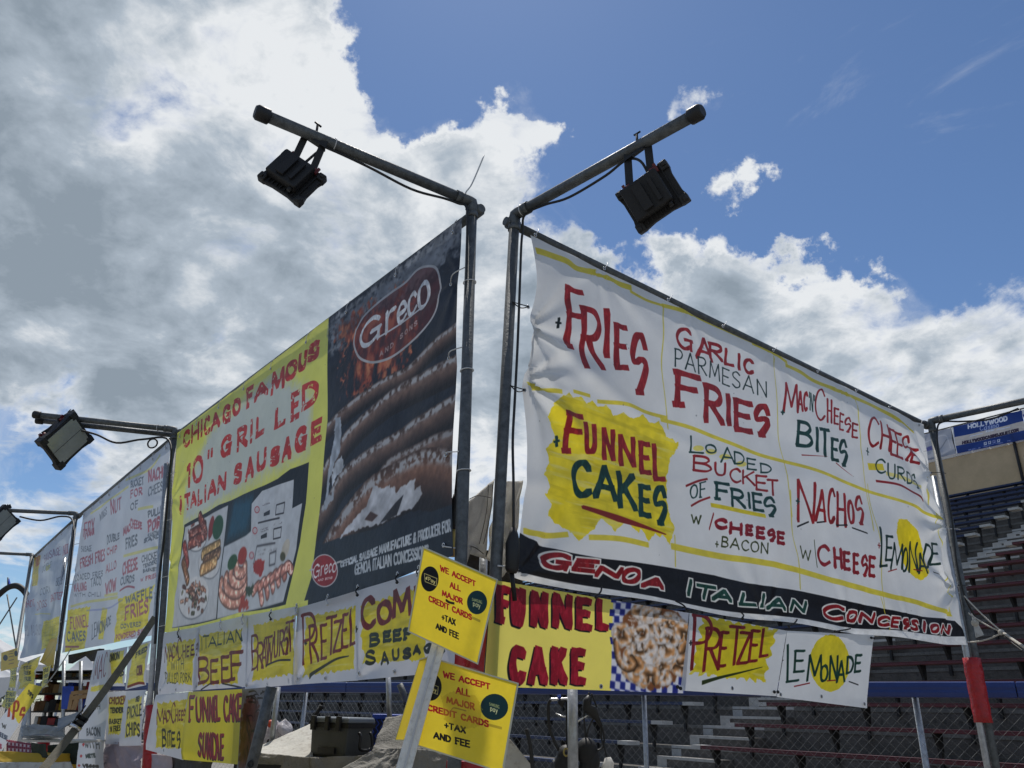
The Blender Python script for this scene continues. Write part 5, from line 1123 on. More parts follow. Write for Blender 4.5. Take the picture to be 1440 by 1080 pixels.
for k in (-1, 1): rb.box(R_ + s_ * .032 * k - n_ * .0, d_ * .09, s_ * .004, n_ * .022); rb.box(R_ + s_ * .032 * k + d_ * .04 + n_ * .03, d_ * .08, s_ * .003, n_ * .012)
rb.tube([R_ - s_ * .04, R_ + s_ * .04], .014, 10); rb.tube([R_ + d_ * .06 - s_ * .036, R_ + d_ * .06 + s_ * .036], .009, 8)
rb.build('ratchet_buckle', M['iron'], ts_); MB().tube([R_ + d_ * .12 + n_ * .03 - s_ * .04, R_ + d_ * .12 + n_ * .03 + s_ * .04], .012, 8).build('ratchet_handle', M['steel'], ts_)
# pale rope at the far pole
q0 = on(100, 912, PA2 + NA2 * .1, NA2); q1 = on(60, 968, PA2 + NA2 * .3, NA2)
tag(MB().tube(sag(q0, q1, .03), .006, 6).build('tie_cord', M['rope']), 'thin pale cord tied at the corner of the far menu banner', 'cord')

# ------------------------------------------------------------------ floodlights
def floodlight(label, clamp, centre, front, upv, scale=1.0, group='work floodlights hung from the pipe arms', tilt=0.0):
    """clamp: point on the arm; centre: centre of the lamp body; front: direction the glass faces"""
    clamp = Vector(clamp); c = Vector(centre); f = Vector(front).normalized(); r = Vector(upv).cross(f).normalized(); u = f.cross(r)
    if tilt: rm = Matrix.Rotation(tilt, 3, f); r = rm @ r; u = rm @ u
    t = thing('floodlight', label, 'floodlight', c, group); S = scale
    def P(x, y, z): return c + r * x * S + u * y * S + f * z * S
    w, h = .120, .100; k = .026
    ol = [(-w + k, -h), (-w * .35, -h + .008), (w * .35, -h + .008), (w - k, -h), (w, -h + k), (w - .008, -h * .4), (w - .008, h * .4), (w, h - k), (w - k, h), (w * .35, h - .008), (-w * .35, h - .008), (-w + k, h), (-w, h - k), (-w + .008, h * .4), (-w + .008, -h * .4), (-w, -h + k)]
    mb = MB().prism([P(x, y, 0) for x, y in ol], f * .026 * S); mb.build('housing', M['black'], t, bevel=.003)
    # rim frame with thick rubber corners
    for sx in (-1, 1):
        for sy in (-1, 1):
            fr = MB()
            fr.box(P(sx * (w - .020), sy * (h - .020), .010), r * .019 * S, u * .019 * S, f * .022 * S)
            fr.box(P(sx * (w - .016), sy * (h - .016), -.006), r * .010 * S, u * .010 * S, f * .014 * S)
            fr.build('corner_bumper', M['rubber'], t, bevel=.006)
    MB().box(P(0, 0, .028), r * (w - .024) * S, u * (h - .024) * S, f * .0025 * S).build('glass', M['glass'], t)
    MB().box(P(0, 0, .0312), r * (w - .026) * S, u * .0012 * S, f * .0006 * S).build('glass_line', M['galv'], t)  # thin dark line across the middle of the glass
    hs = MB().box(P(.012, .008, -.026), r * .082 * S, u * .074 * S, f * .026 * S); hs.build('driver_box', M['black'], t, bevel=.008)
    fin = MB()
    for i in range(9): fin.box(P(-.086 + i * .0215, 0, -.003), r * .0022 * S, u * .085 * S, f * .006 * S)
    fin.box(P(.025, .005, -.064), r * .02 * S, u * .056 * S, f * .006 * S); fin.box(P(-.03, .005, -.062), r * .008 * S, u * .05 * S, f * .005 * S)
    fin.build('cooling_fins', M['black'], t)
    MB().tube([P(-.05, -.062, -.03), P(-.05, -.085, -.03)], .010 * S, 8).build('cable_gland', M['black'], t)
    for sx in (-1, 1):
        a = P(sx * (w * .42), h * .86, -.018); b = clamp + r * sx * w * .40 * S
        mid = a.lerp(b, .5)
        strap([a - (b - a).normalized() * .02, a, mid, b, b + (b - a).normalized() * .012], .032 * S, t, 'bracket', 'iron', .005)
        MB().tube([a - r * sx * .004, a + r * sx * .022 * S], [.011 * S, .008 * S], 8).build('bracket_knob', M['redknob'], t)
        k_ = a + r * sx * .022 * S; MB().box(k_, r * .006 * S, u * .018 * S, f * .005 * S).build('knob_wing', M['redknob'], t)
    ar = (clamp + r * .05 - clamp).normalized()
    cl = MB().tube([clamp - r * .055 * S, clamp + r * .055 * S], PR * 1.25, 12); cl.box(clamp - Vector((0, 0, PR)), r * .035 * S, f * .02 * S, u * .006)
    MB().box(clamp - Vector((0, 0, PR * 1.1)), r * .058 * S, f * .016 * S, Vector((0, 0, .007))).build('clamp_plate', M['iron'], t)
    MB().tube([clamp - Vector((0, 0, PR)), clamp + Vector((0, 0, PR + .045))], .006, 8).build('clamp_bolt', M['iron'], t)
    MB().tube([clamp + Vector((0, 0, PR + .045)) - r * .02, clamp + Vector((0, 0, PR + .05)) + r * .016], .005, 6).build('wing_nut', M['iron'], t)
    return t
def armpt(a, b, px):
    # point on 3d segment a-b whose photo x is px
    best = None
    for i in range(401):
        p = a.lerp(b, i / 400); d = RM.transposed() @ (p - EYE); x = CX + F * d.x / d.z
        if best is None or abs(x - px) < best[0]: best = (abs(x - px), p)
    return best[1]
k1 = armpt(tR0, aR0, 896); cR_ = aY(917, 277, k1.y + .02)
floodlight('black floodlight seen from behind with red knobs, hung from the arm pointing up right', k1, cR_, (cR_ - EYE).normalized() + Vector((.22, 0, -.22)), Vector((0, .0, 1)), 1.12, tilt=math.radians(-22))
aL0 = az(362, 158, tL0.z)
k2 = armpt(tL0, aL0, 444); cL_ = aY(411, 249, k2.y + .0)
floodlight('black floodlight seen edge-on under the arm pointing up left', k2, cL_, (cL_ - EYE).normalized() + Vector((.15, 0, -.6)), Vector((0, 0, 1)), 1.0, tilt=math.radians(32))
k3 = armpt(tL1, az(48, 583, ZT), 95); c3_ = aY(90, 619, k3.y - .02)
floodlight('floodlight turned like a diamond showing its greenish glass, left of the sausage banner', k3, c3_, (EYE - c3_).normalized() + Vector((.80, .34, .0)), Vector((0, 0, 1)), 1.8, tilt=math.radians(60))
k4 = armpt(tL2, az(-30, 716, ZT), 8); c4_ = aY(0, 736, k4.y - .02)
floodlight('floodlight cut off by the left edge of the picture above the farthest banner', k4, c4_, (EYE - c4_).normalized() + Vector((.5, .3, .1)), Vector((0, 0, 1)), 1.7, tilt=math.radians(58))
# ------------------------------------------------------------------ cables
def cable(label, pts, r=.006, m='rubber', name='power_cable'):
    return tag(MB().tube(cr3(pts, 6), r, 7).build(name, M[m]), label, 'cable')
dz = Vector((0, 0, 1))
pa = armpt(tL0, aL0, 465)
cable('black cable running from the left floodlight along its arm and down the pole', [cL_ + Vector((.03, 0, .06)), armpt(tL0, aL0, 455) - dz * .05, pa - dz * .035, armpt(tL0, aL0, 520) - dz * .045, armpt(tL0, aL0, 580) - dz * .07, armpt(tL0, aL0, 625) - dz * .045, armpt(tL0, aL0, 645) - dz * .04,
    onS_(0) if 0 else on(656, 292, tL0 + nB * .05, nB), on(657, 330, tL0 + nB * .05, nB), on(655, 420, tL0 + nB * .05, nB), on(651, 520, tL0 + nB * .05, nB), on(645, 640, tL0 + nB * .05, nB), on(640, 700, tL0 + nB * .05, nB)], .0065)
cable('black cable looping from the right floodlight to the pole and down beside the fries banner', [cR_ + Vector((-.0, 0, .09)), armpt(tR0, aR0, 900) - dz * .09, armpt(tR0, aR0, 880) - dz * .04, armpt(tR0, aR0, 850) - dz * .065, armpt(tR0, aR0, 800) - dz * .075, armpt(tR0, aR0, 765) - dz * .04, armpt(tR0, aR0, 738) - dz * .035,
    onR(735, 325, .04), onR(733, 345, .04), onR(731, 400, .04), onR(728, 480, .045), onR(724, 560, .045), onR(721, 620, .05), onR(722, 680, .05), onR(722, 745, .05)], .0065)
g = thing('plug_connector', 'fat black plug hanging at the end of the cable beside the fries banner', 'plug', onR(722, 800, .05))
MB().tube([onR(722, 742, .05), onR(722, 752, .05), onR(721, 765, .055), onR(720, 800, .055), onR(720, 806, .055)], [.012, .022, .032, .030, .02], 12).build('plug_body', M['rubber'], g); MB().tube([onR(719, 800, .05), onR(724, 845, .05)], .010, 8).build('plug_tail', M['black'], g)
g = thing('plug_connector', 'black ribbed plug with yellow sleeve hanging beside the sausage banner', 'plug', on(637, 790, tL0 + nB * .05, nB))
e_ = lambda x, y: on(x, y, tL0 + nB * .05, nB)
MB().tube([e_(641, 695), e_(640, 704), e_(639, 712), e_(638, 722), e_(638, 734), e_(637, 744)], [.010, .017, .019, .016, .019, .014], 12).build('plug_body', M['rubber'], g); MB().tube([e_(637, 744), e_(636, 783)], .013, 10).build('cable_sleeve', M['brass'], g)
cable('black cable running down the right-end pole behind the fries banner', [onR(1440, 578, -.1) if 0 else armpt(tR1, aR1, 1430) - dz * .05, armpt(tR1, aR1, 1390) - dz * .09, armpt(tR1, aR1, 1350) - dz * .06, armpt(tR1, aR1, 1325) - dz * .03, onR(1318, 605, .05), onR(1321, 650, .05), onR(1333, 700, .05), onR(1340, 740, .05), onR(1345, 790, .05), onR(1357, 840, .05), onR(1372, 868, .06)], .0075)
cable('black cable along the double light arm left of the sausage banner', [c3_ + Vector((.05, 0, .1)), armpt(tL1, az(48, 583, ZT), 110) - dz * .10, armpt(tL1, az(48, 583, ZT), 140) - dz * .13, armpt(tL1, az(48, 583, ZT), 170) - dz * .19, armpt(tL1, az(48, 583, ZT), 205) - dz * .13, on(238, 620, tL1 + nB * .06, nB), on(237, 680, tL1 + nB * .06, nB), on(230, 760, tL1 + nB * .06, nB), on(222, 830, tL1 + nB * .06, nB), on(218, 905, tL1 + nB * .06, nB)], .010)
lp = armpt(tL1, az(48, 583, ZT), 219) - dz * .14
tag(MB().tube([lp + Vector((math.cos(a) * .045, 0, math.sin(a) * .045 - .02)) for a in np.linspace(1.6, 7.9, 16)], .008, 6).build('cable_loop', M['rubber']), 'small loop of black cable hanging below the double light arm', 'cable')
cable('black cable running down the pole between the two far banners', [armpt(tL2, az(-30, 716, ZT), 30) - dz * .08, armpt(tL2, az(-30, 716, ZT), 60) - dz * .12, armpt(tL2, az(-30, 716, ZT), 88) - dz * .05, on(103, 735, tL2 + nB * .06, nB), on(99, 790, tL2 + nB * .06, nB), on(90, 860, tL2 + nB * .06, nB), on(82, 905, tL2 + nB * .06, nB)], .012)
# long loose tail of a nylon tie at the left corner
tag(MB().tube(cr3([onB(656, 283, .06) if 0 else armpt(tL0, aL0, 654) - dz * .03, armpt(tL0, aL0, 655) + dz * .02 - Vector((0, .03, 0)), aY(664, 258, tL0.y - .05), aY(681, 218, tL0.y - .05)], 5), [.004] * 15 + [.0025], 5).build('zip_tie', M['tie']), 'long loose tail of a pale zip tie sticking up at the left corner', 'zip tie')
for (p, a, w_) in ((armpt(tL0, aL0, 470), aL0 - tL0, 'the left arm next to its floodlight'), (armpt(tR0, aR0, 735), aR0 - tR0, 'the foot of the right arm'), (armpt(tL1, az(48, 583, ZT), 222), Vector((1, 0, 0)), 'the double arm above the cable loop'), (armpt(tR1, aR1, 1322), aR1 - tR1, 'the far right arm')):
    a = a.normalized(); x = a.cross(dz).normalized(); y = a.cross(x)
    tag(MB().tube([p + (x * math.cos(w) + y * math.sin(w)) * PR * 1.12 for w in np.linspace(0, 6.28, 15)], .003, 5).build('zip_tie', M['tie']), 'pale zip tie wrapped round ' + w_, 'zip tie', 'zip ties round the light arms')
# ------------------------------------------------------------------ guy ropes at the right pole
gp = onR(1372, 870, .04)
g = thing('guy_rope', 'pair of pale guy ropes running down right from the right-end pole', 'rope', gp)
far = aY(1475, 930, 5.1)
for k, (a, b) in enumerate(((onR(1356, 838, .05), None), (onR(1362, 862, .05), None), (onR(1365, 903, .05), None))):
    j = aY(1410, 889, 5.9); MB().tube(sag(a, j, .015, 8), .006, 6).build('rope_strand', M['rope'], g)
MB().tube(sag(aY(1410, 889, 5.9), far, .01, 6), .010, 7).build('rope_strand', M['rope'], g); MB().tube(sag(aY(1410, 893, 5.9), far - dz * .05, .01, 6), .006, 7).build('rope_strand', M['rubber'], g)
MB().ball(aY(1408, 889, 5.9), .022, 8, 6).build('rope_knot', M['rope'], g); MB().ball(aY(1371, 876, 6.1), .028, 8, 6).build('rope_knot', M['rope'], g)
tag(MB().prism([onR(1366, 862, -.02), onR(1383, 893, -.02), onR(1368, 898, -.02)], NR * .006).build('tarp_scrap', M['tarpw']), 'scrap of white tarp flapping behind the right-end pole', 'tarp')
# the pair of nylon ties on the near poles
for (x, y, w_) in ((656, 398, 'level with the oval emblem'), (654, 522, 'level with the grilled sausages'), (652, 662, 'level with the printed napkin')):
    p = min((tL0.lerp(mL0, i / 300) for i in range(301)), key=lambda q: abs((lambda d: CY + F * d.y / d.z)(RM.transposed() @ (q - EYE)) - y))
    tag(MB().tube([p + Vector((math.cos(w), math.sin(w), .12 * math.cos(w))) * PR * 1.15 for w in np.linspace(0, 6.28, 15)], .003, 5).build('zip_tie', M['tie']), 'pale zip tie holding cable to the near left pole, ' + w_, 'zip tie', 'zip ties on the sausage banner pole')
# ------------------------------------------------------------------ grandstand behind the fence
DB = azv(-150); NBk = Vector((-DB.y, DB.x, 0))
if NBk.y < 0: NBk = -NBk                                    # horizontal, away from the camera
if NBk.dot(Vector((1, 0, 0))) < 0: pass
# distance of row k measured square to the rows; heights of the seat tops
def rowfit():
    # photo points of the seat edges on x = 1423 -> slope and offset of the seat line
    obs = {0: 1072, 1: 1025, 3: 955, 4: 925, 5: 900, 6: 874, 7: 855.5, 8: 838, 9: 822, 11: 791, 13: 763, 15: 739, 23: 677}
    best = None
    for d0 in np.arange(5.5, 11, .1):
        for r_ in np.arange(.26, .56, .01):
            for h0 in np.arange(.9, 1.6, .03):
                e = 0
                for k, y in obs.items():
                    d = ray(1423, y); q = d0 + .76 * k; t = q / (d.x * NQ.x + d.y * NQ.y); e += ((EYE.z + d.z * t) - (h0 + r_ * k)) ** 2 / (q * q)
                if best is None or e < best[0]: best = (e, d0, r_, h0)
    return best
NQ = Vector((DB.y, -DB.x, 0)); NQ = NQ if NQ.dot(ray(1423, 900)) > 0 else -NQ
e_, D0, RS, H0 = rowfit(); PT = .76
print('rowfit', e_, D0, RS, H0)
def RP(k, s, z, dq=0.0): q = D0 + PT * k + dq; return Vector((NQ.x * q + DB.x * s, NQ.y * q + DB.y * s, z))
def s_at(k, x, z, dq=0.0):
    """distance along row k where it crosses photo column x"""
    lo, hi = -14.0, 80.0
    f_ = lambda s: (lambda c: CX + F * c.x / c.z if c.z > .01 else 1e9)(RM.transposed() @ (RP(k, s, z, dq) - EYE))
    for _ in range(50):
        m_ = (lo + hi) / 2
        if f_(m_) > x: lo = m_
        else: hi = m_
    return lo
NR_ = 24
gs = thing('grandstand', 'stepped concrete grandstand with blue benches left of its stairs and dark red benches right', 'bleachers', RP(0, 4, 0))
gs.location = Vector((0, 0, 0))
sb_ = s_at(0, 883, H0); sr_ = s_at(0, 974, H0)
sb15 = s_at(15, 1370, H0 + 15 * RS)
print('aisle', sb_, sr_, sb15, s_at(1, 929, H0 + RS), s_at(1, 1023, H0 + RS), s_at(16, 1384, H0 + 16 * RS), s_at(13, 1412, H0 + 13 * RS), s_at(10, 1355, H0 + RS * 10))
def aisle(k):  # the aisle edges drift a little up the stand
    t = k / 15.0; return sb_ + (sb15 - sb_) * t, (sr_) + (sb15 - sb_) * t
SL, SR = 46.0, -9.0
brk = 0
for k in range(-2, NR_):
    zs = H0 + RS * k; zt_ = zs - .40
    # concrete step: tread under the feet with its nosing, riser down to the step below
    mb = MB()
    a, b = aisle(k)
    for (s0, s1) in ((SR, SL),):
        A = RP(k, s0, zt_ - RS - .3, .18); 
        mb.hexa([RP(k, s0, 0, .18) if k < 0 else RP(k, s0, zt_ - RS - .25, .18), RP(k, s1, zt_ - RS - .25, .18), RP(k, s1, zt_ - RS - .25, .18 + PT + .1), RP(k, s0, zt_ - RS - .25, .18 + PT + .1),
                 RP(k, s0, zt_, .18), RP(k, s1, zt_, .18), RP(k, s1, zt_, .18 + PT + .1), RP(k, s0, zt_, .18 + PT + .1)])
    mb.build('concrete_step', M['conc'], gs)
    MB().hexa([RP(k, SR, zt_ - .05, .165), RP(k, SL, zt_ - .05, .165), RP(k, SL, zt_ - .05, .178), RP(k, SR, zt_ - .05, .178), RP(k, SR, zt_ + .004, .165), RP(k, SL, zt_ + .004, .165), RP(k, SL, zt_ + .004, .22), RP(k, SR, zt_ + .004, .22)]).build('step_nosing', M['worn'], gs)  # step edge in a paler tone than the step
    for nm, s0, s1, mt in (('blue', a, SL, 'blue'), ('red', SR, b, 'red')):
        t_ = .05
        o = MB().hexa([RP(k, s0, zs - t_, .0), RP(k, s1, zs - t_, .0), RP(k, s1, zs - t_, .26), RP(k, s0, zs - t_, .26), RP(k, s0, zs, .0), RP(k, s1, zs, .0), RP(k, s1, zs, .26), RP(k, s0, zs, .26)]).build('bench_seat', M[mt], gs, bevel=.008)
        o['label'] = 'blue bench seat' if nm == 'blue' else 'dark red bench seat'
        MB().hexa([RP(k, s0, zs + .001, -.006), RP(k, s1, zs + .001, -.006), RP(k, s1, zs + .001, .03), RP(k, s0, zs + .001, .03), RP(k, s0, zs + .006, -.006), RP(k, s1, zs + .006, -.006), RP(k, s1, zs + .006, .03), RP(k, s0, zs + .006, .03)]).build('paler_edge', M['paleblue'] if nm == 'blue' else M['palered'], o)  # paler strip along the front of the seat top
        e0, e1 = (s0 - .02, s0 + .26) if nm == 'blue' else (s1 - .16, s1 + .02)
        MB().hexa([RP(k, e0, zs - t_ - .006, -.008), RP(k, e1, zs - t_ - .006, -.008), RP(k, e1, zs - t_ - .006, .268), RP(k, e0, zs - t_ - .006, .268), RP(k, e0, zs + .008, -.008), RP(k, e1, zs + .008, -.008), RP(k, e1, zs + .008, .268), RP(k, e0, zs + .008, .268)]).build('white_end_cap', M['white'], o)
        n = int((s1 - s0 - .7) / 1.55); rest = MB()
        for i in range(n + 1):
            s = (s0 + .35 + i * 1.55) if nm == 'blue' else (s1 - .35 - i * 1.55)
            w = .022
            mbb = MB()
            mbb.hexa([RP(k, s - w, zs - t_ - .26, .16), RP(k, s + w, zs - t_ - .26, .16), RP(k, s + w, zs - t_ - .26, .20), RP(k, s - w, zs - t_ - .26, .20), RP(k, s - w, zs - t_, .03), RP(k, s + w, zs - t_, .03), RP(k, s + w, zs - t_, .24), RP(k, s - w, zs - t_, .24)])
            mbb.hexa([RP(k, s - w, zt_ - .12, .12), RP(k, s + w, zt_ - .12, .12), RP(k, s + w, zt_ - .12, .162), RP(k, s - w, zt_ - .12, .162), RP(k, s - w, zs - t_ - .20, .12), RP(k, s + w, zs - t_ - .20, .12), RP(k, s + w, zs - t_ - .20, .19), RP(k, s - w, zs - t_ - .20, .19)])
            if i < 9 and brk < 290: mbb.build('bench_bracket', M['iron'], gs); brk += 1
            else:
                bb = len(rest.v); rest.v += mbb.v; rest.f += [tuple(q + bb for q in f) for f in mbb.f]; rest.sm += mbb.sm
        if rest.v: tag(rest.build('bench_brackets', M['iron'], gs), kind='stuff')
    # stairs in the aisle: two steps to each row, edged in white paint
    for j in (0, 1):
        z0 = zt_ - RS / 2 + (RS / 2) * j - (0 if j else 0); dq = .18 - PT / 2 + (PT / 2) * j
        if j == 1: z1 = zt_; q0 = .18
        else: z1 = zt_ - RS / 2; q0 = .18 - PT / 2
        w0, w1 = b + .06, a - .06
        st = MB().hexa([RP(k, w0, z1 - RS / 2 - .03, q0 - .01), RP(k, w1, z1 - RS / 2 - .03, q0 - .01), RP(k, w1, z1 - RS / 2 - .03, q0 + PT / 2 + .02), RP(k, w0, z1 - RS / 2 - .03, q0 + PT / 2 + .02),
                        RP(k, w0, z1 + .006, q0 - .01), RP(k, w1, z1 + .006, q0 - .01), RP(k, w1, z1 + .006, q0 + PT / 2 + .02), RP(k, w0, z1 + .006, q0 + PT / 2 + .02)]).build('stair_step', M['conc'], gs)
        MB().hexa([RP(k, w0, z1 - .035, q0 - .016), RP(k, w1, z1 - .035, q0 - .016), RP(k, w1, z1 - .035, q0 + .06), RP(k, w0, z1 - .035, q0 + .06), RP(k, w0, z1 + .010, q0 - .016), RP(k, w1, z1 + .010, q0 - .016), RP(k, w1, z1 + .010, q0 + .06), RP(k, w0, z1 + .010, q0 + .06)]).build('painted_edge', M['white'], st)
        for s0, s1 in ((w1 - .22, w1 + .004),):
            MB().hexa([RP(k, s0, z1 - RS / 2 + .0, q0 - .014), RP(k, s1, z1 - RS / 2 + .0, q0 - .014), RP(k, s1, z1 - RS / 2 + .0, q0 - .005), RP(k, s0, z1 - RS / 2 + .0, q0 - .005), RP(k, s0, z1 - .036, q0 - .014), RP(k, s1, z1 - .036, q0 - .014), RP(k, s1, z1 - .036, q0 - .005), RP(k, s0, z1 - .036, q0 - .005)]).build('painted_riser', M['white'], st)
# back wall, its coping, and the banners tied to the rail on top
zw = H0 + RS * (NR_ - 1) - .40; qw = PT + .25
def solve_z(x, y, k, dq):
    d = ray(x, y); q = D0 + PT * k + dq; t = q / (d.x * NQ.x + d.y * NQ.y); return EYE.z + d.z * t
zwt = solve_z(1430, 623, NR_ - 1, qw)
SW = s_at(NR_ - 1, 1296, zwt, qw) + 14
js = s_at(NR_ - 1, 1432, zwt - .5, qw)
for s0, s1 in ((js + .02, SW), (SR, js - .02)):
    MB().hexa([RP(NR_ - 1, s0, zw - .4, qw), RP(NR_ - 1, s1, zw - .4, qw), RP(NR_ - 1, s1, zw - .4, qw + .3), RP(NR_ - 1, s0, zw - .4, qw + .3), RP(NR_ - 1, s0, zwt, qw), RP(NR_ - 1, s1, zwt, qw), RP(NR_ - 1, s1, zwt, qw + .3), RP(NR_ - 1, s0, zwt, qw + .3)]).build('back_wall', M['conc2'], gs)
MB().hexa([RP(NR_ - 1, SR, zw, qw - .03), RP(NR_ - 1, SW, zw, qw - .03), RP(NR_ - 1, SW, zw, qw - .004), RP(NR_ - 1, SR, zw, qw - .004), RP(NR_ - 1, SR, zw + .45, qw - .03), RP(NR_ - 1, SW, zw + .45, qw - .03), RP(NR_ - 1, SW, zw + .45, qw - .004), RP(NR_ - 1, SR, zw + .45, qw - .004)]).build('wall_base_band', M['bluedark'], gs)
MB().tube([RP(NR_ - 1, js, zw, qw - .06), RP(NR_ - 1, js, zwt + .4, qw - .06)], .05, 8).build('conduit', M['iron'], gs)
cp = MB(); s = SR
while s < SW: cp.hexa([RP(NR_ - 1, s, zwt + .01, qw - .05), RP(NR_ - 1, s + .55, zwt + .01, qw - .05), RP(NR_ - 1, s + .55, zwt + .01, qw + .1), RP(NR_ - 1, s, zwt + .01, qw + .1), RP(NR_ - 1, s, zwt + .12, qw - .05), RP(NR_ - 1, s + .55, zwt + .12, qw - .05), RP(NR_ - 1, s + .55, zwt + .12, qw + .1), RP(NR_ - 1, s, zwt + .12, qw + .1)]); s += .6
tag(cp.build('wall_coping', M['tent'], gs), kind='stuff')
PW = RP(NR_ - 1, 0, zwt, qw - .08)
def onW(x, y, off=0.0): return on(x, y, PW - NQ * off, -NQ)
rail = thing('railing', 'thin railing on top of the grandstand back wall carrying the printed sheets', 'railing', onW(1400, 630))
za = onW(1430, 574).z
for s in np.arange(SR, SW, 2.4): MB().tube([RP(NR_ - 1, s, zwt, qw + .1), RP(NR_ - 1, s, za, qw + .1)], .03, 6).build('rail_post', M['galv'], rail)
MB().tube([RP(NR_ - 1, SR, za, qw + .1), RP(NR_ - 1, SW, za, qw + .1)], .03, 6).build('rail_bar', M['galv'], rail)
qh = [(1338, 601), (1437, 577), (1446, 617), (1346, 638)]
def ph(c):
    c.poly([(1330, 618), (1460, 588), (1460, 601), (1330, 631)], (186, 182, 180)); 
    c.poly([(1337, 600), (1340, 600), (1347, 640), (1344, 640)], (210, 214, 220))
    k = dict(ratio=.9, ang=0, flare=0)
    c.word('HOLLYWOOD', (1360, 597, 603), (1417, 585, 592), .040, (196, 206, 226), **k)
    c.word('Casino', (1377, 599, 606), (1404, 594, 601), .03, (140, 156, 200)); c.word('JOLIET', (1385, 605.5, 608), (1398, 603.5, 605.5), .03, (190, 200, 220), **k)
    c.line([(1363, 613.5), (1381, 609.5)], .03, (196, 206, 226)); c.line([(1401, 604.5), (1420, 600.5)], .03, (196, 206, 226))
    c.word('HOLLYWOODCASINOJOLIET.COM', (1353, 620.5, 625), (1433, 602.5, 607), .034, (52, 40, 60), **k)
    for i in range(4):
        x = 1384.5 + i * 6.3; y = 623.5 - i * 1.3; c.poly([(x - 2.1, y - 1.5), (x + 2.1, y - 2.4), (x + 2.3, y + 1.8), (x - 1.9, y + 2.7)], (188, 196, 214) if i != 2 else (130, 140, 190)); c.line([(x - .6, y + .8), (x + .5, y - .8)], .03, (30, 50, 120), ratio=1)
    c.line([(1362, 633), (1420, 620)], .05, (110, 126, 180), wear=.5)
tH, nH, bH = small(qh, [onW(x, y, .05) for x, y in qh], (26, 56, 126), ph, 'blue casino advertising banner tied above the grandstand back wall', name='advertising_banner', seed=81, ppm=170, nu=20, nv=10, wave=.02)
qg = [(1296, 612), (1337, 602), (1345, 638), (1300, 649)]
def pg(c):
    c.word('HOLLYWOOD', (1303, 629, 634), (1320, 625, 630), .10, (96, 96, 150)); c.line([(1302, 622), (1330, 612), (1338, 630)], .03, (200, 204, 212)); c.line([(1316, 640), (1333, 618)], .03, (120, 124, 134))
small(qg, [onW(x, y, .04) for x, y in qg], (168, 172, 182), pg, 'plain grey sheet left of the blue casino banner on the back wall', name='advertising_banner', seed=82, ppm=60, nu=20, nv=10, wave=.05)
qi2 = [(1437, 577), (1470, 569), (1480, 610), (1446, 617)]
small(qi2, [onW(x, y, .04) for x, y in qi2], (196, 200, 210), lambda c: c.line([(1440, 585), (1452, 582)], .1, (60, 70, 140)), 'pale sheet at the right edge beside the blue casino banner', name='advertising_banner', seed=83, ppm=60, nu=10, nv=6, wave=.03)

# ------------------------------------------------------------------ chain link fence with padded blue rail
ZF = 1.93
FA = az(1440, 970, ZF); FB = az(865, 968, ZF); fd = (FB - FA).normalized()
FA = FA - fd * 3.0; FE = FB + fd * 19
fn = Vector((fd.y, -fd.x, 0)); fn = fn if fn.y < 0 else -fn
print('fence', FA, FB, FE, (FB - FA).length)
fc = thing('chain_link_fence', 'chain link fence with thick blue padded top rail in front of the grandstand', 'fence', Vector((FB.x, FB.y, 0)))
L_ = (FE - FA).length
pj = FA; jx = (az(1430, 970, ZF) - FA).dot(fd); cuts = [jx]
while cuts[0] > 0: cuts.insert(0, cuts[0] - 3.05)
while cuts[-1] < L_: cuts.append(cuts[-1] + 3.05)
for a, b in zip(cuts[:-1], cuts[1:]):
    a = max(a, 0); b = min(b, L_)
    for r0, r1 in ((a + .004, b - .004),):
        p = FA + fd * r0; q = FA + fd * r1; n = 8
        o = MB()
        prof = [(0, .075), (.06, .07), (.075, .02), (.066, -.005), (.074, -.03), (.06, -.075), (-.05, -.08), (-.06, .05)]
        vs = [P + fn * x + Vector((0, 0, z)) for P in (p, q) for x, z in prof]; m_ = len(prof)
        o.add(vs, [tuple(range(m_)), tuple(reversed(range(m_, 2 * m_)))] + [(i, m_ + i, m_ + (i + 1) % m_, (i + 1) % m_) for i in range(m_)]).build('rail_pad', M['bluerail'], fc, bevel=.008)
post0 = (az(1310, 975, ZF) - FA).dot(fd)
s = post0 % 3.1
while s < L_:
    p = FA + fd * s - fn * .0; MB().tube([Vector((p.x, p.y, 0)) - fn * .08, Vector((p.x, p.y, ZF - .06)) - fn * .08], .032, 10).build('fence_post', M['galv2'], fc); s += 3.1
wire = MB(); g = .052; nz = int((ZF - .06 - .45) / g)
def wtube(pts, r=.0019):
    b = len(wire.v); k = len(pts)
    for p in pts:
        for j in range(3):
            a = j * 2.094; wire.v.append(tuple(p + fd * (math.cos(a) * r) + fn * (math.sin(a) * r)))
    wire.f += [(b + i * 3 + j, b + i * 3 + (j + 1) % 3, b + i * 3 + 3 + (j + 1) % 3, b + i * 3 + 3 + j) for i in range(k - 1) for j in range(3)]; wire.sm += [False] * (3 * (k - 1))
for i in range(int(L_ / g)):
    pts = []
    for j in range(nz + 1):
        s = (i + ((i + j) % 2) - .5) * g; z = ZF - .05 - j * g
        off = .004 * (1 if j % 2 else -1)
        p = FA + fd * (s + .015 * math.sin(i * .7 + j * .2) * .3); pts.append(Vector((p.x, p.y, z)) + fn * (off - .02))
    wtube(pts)
tag(wire.build('wire_mesh', M['mesh'], fc), kind='stuff')

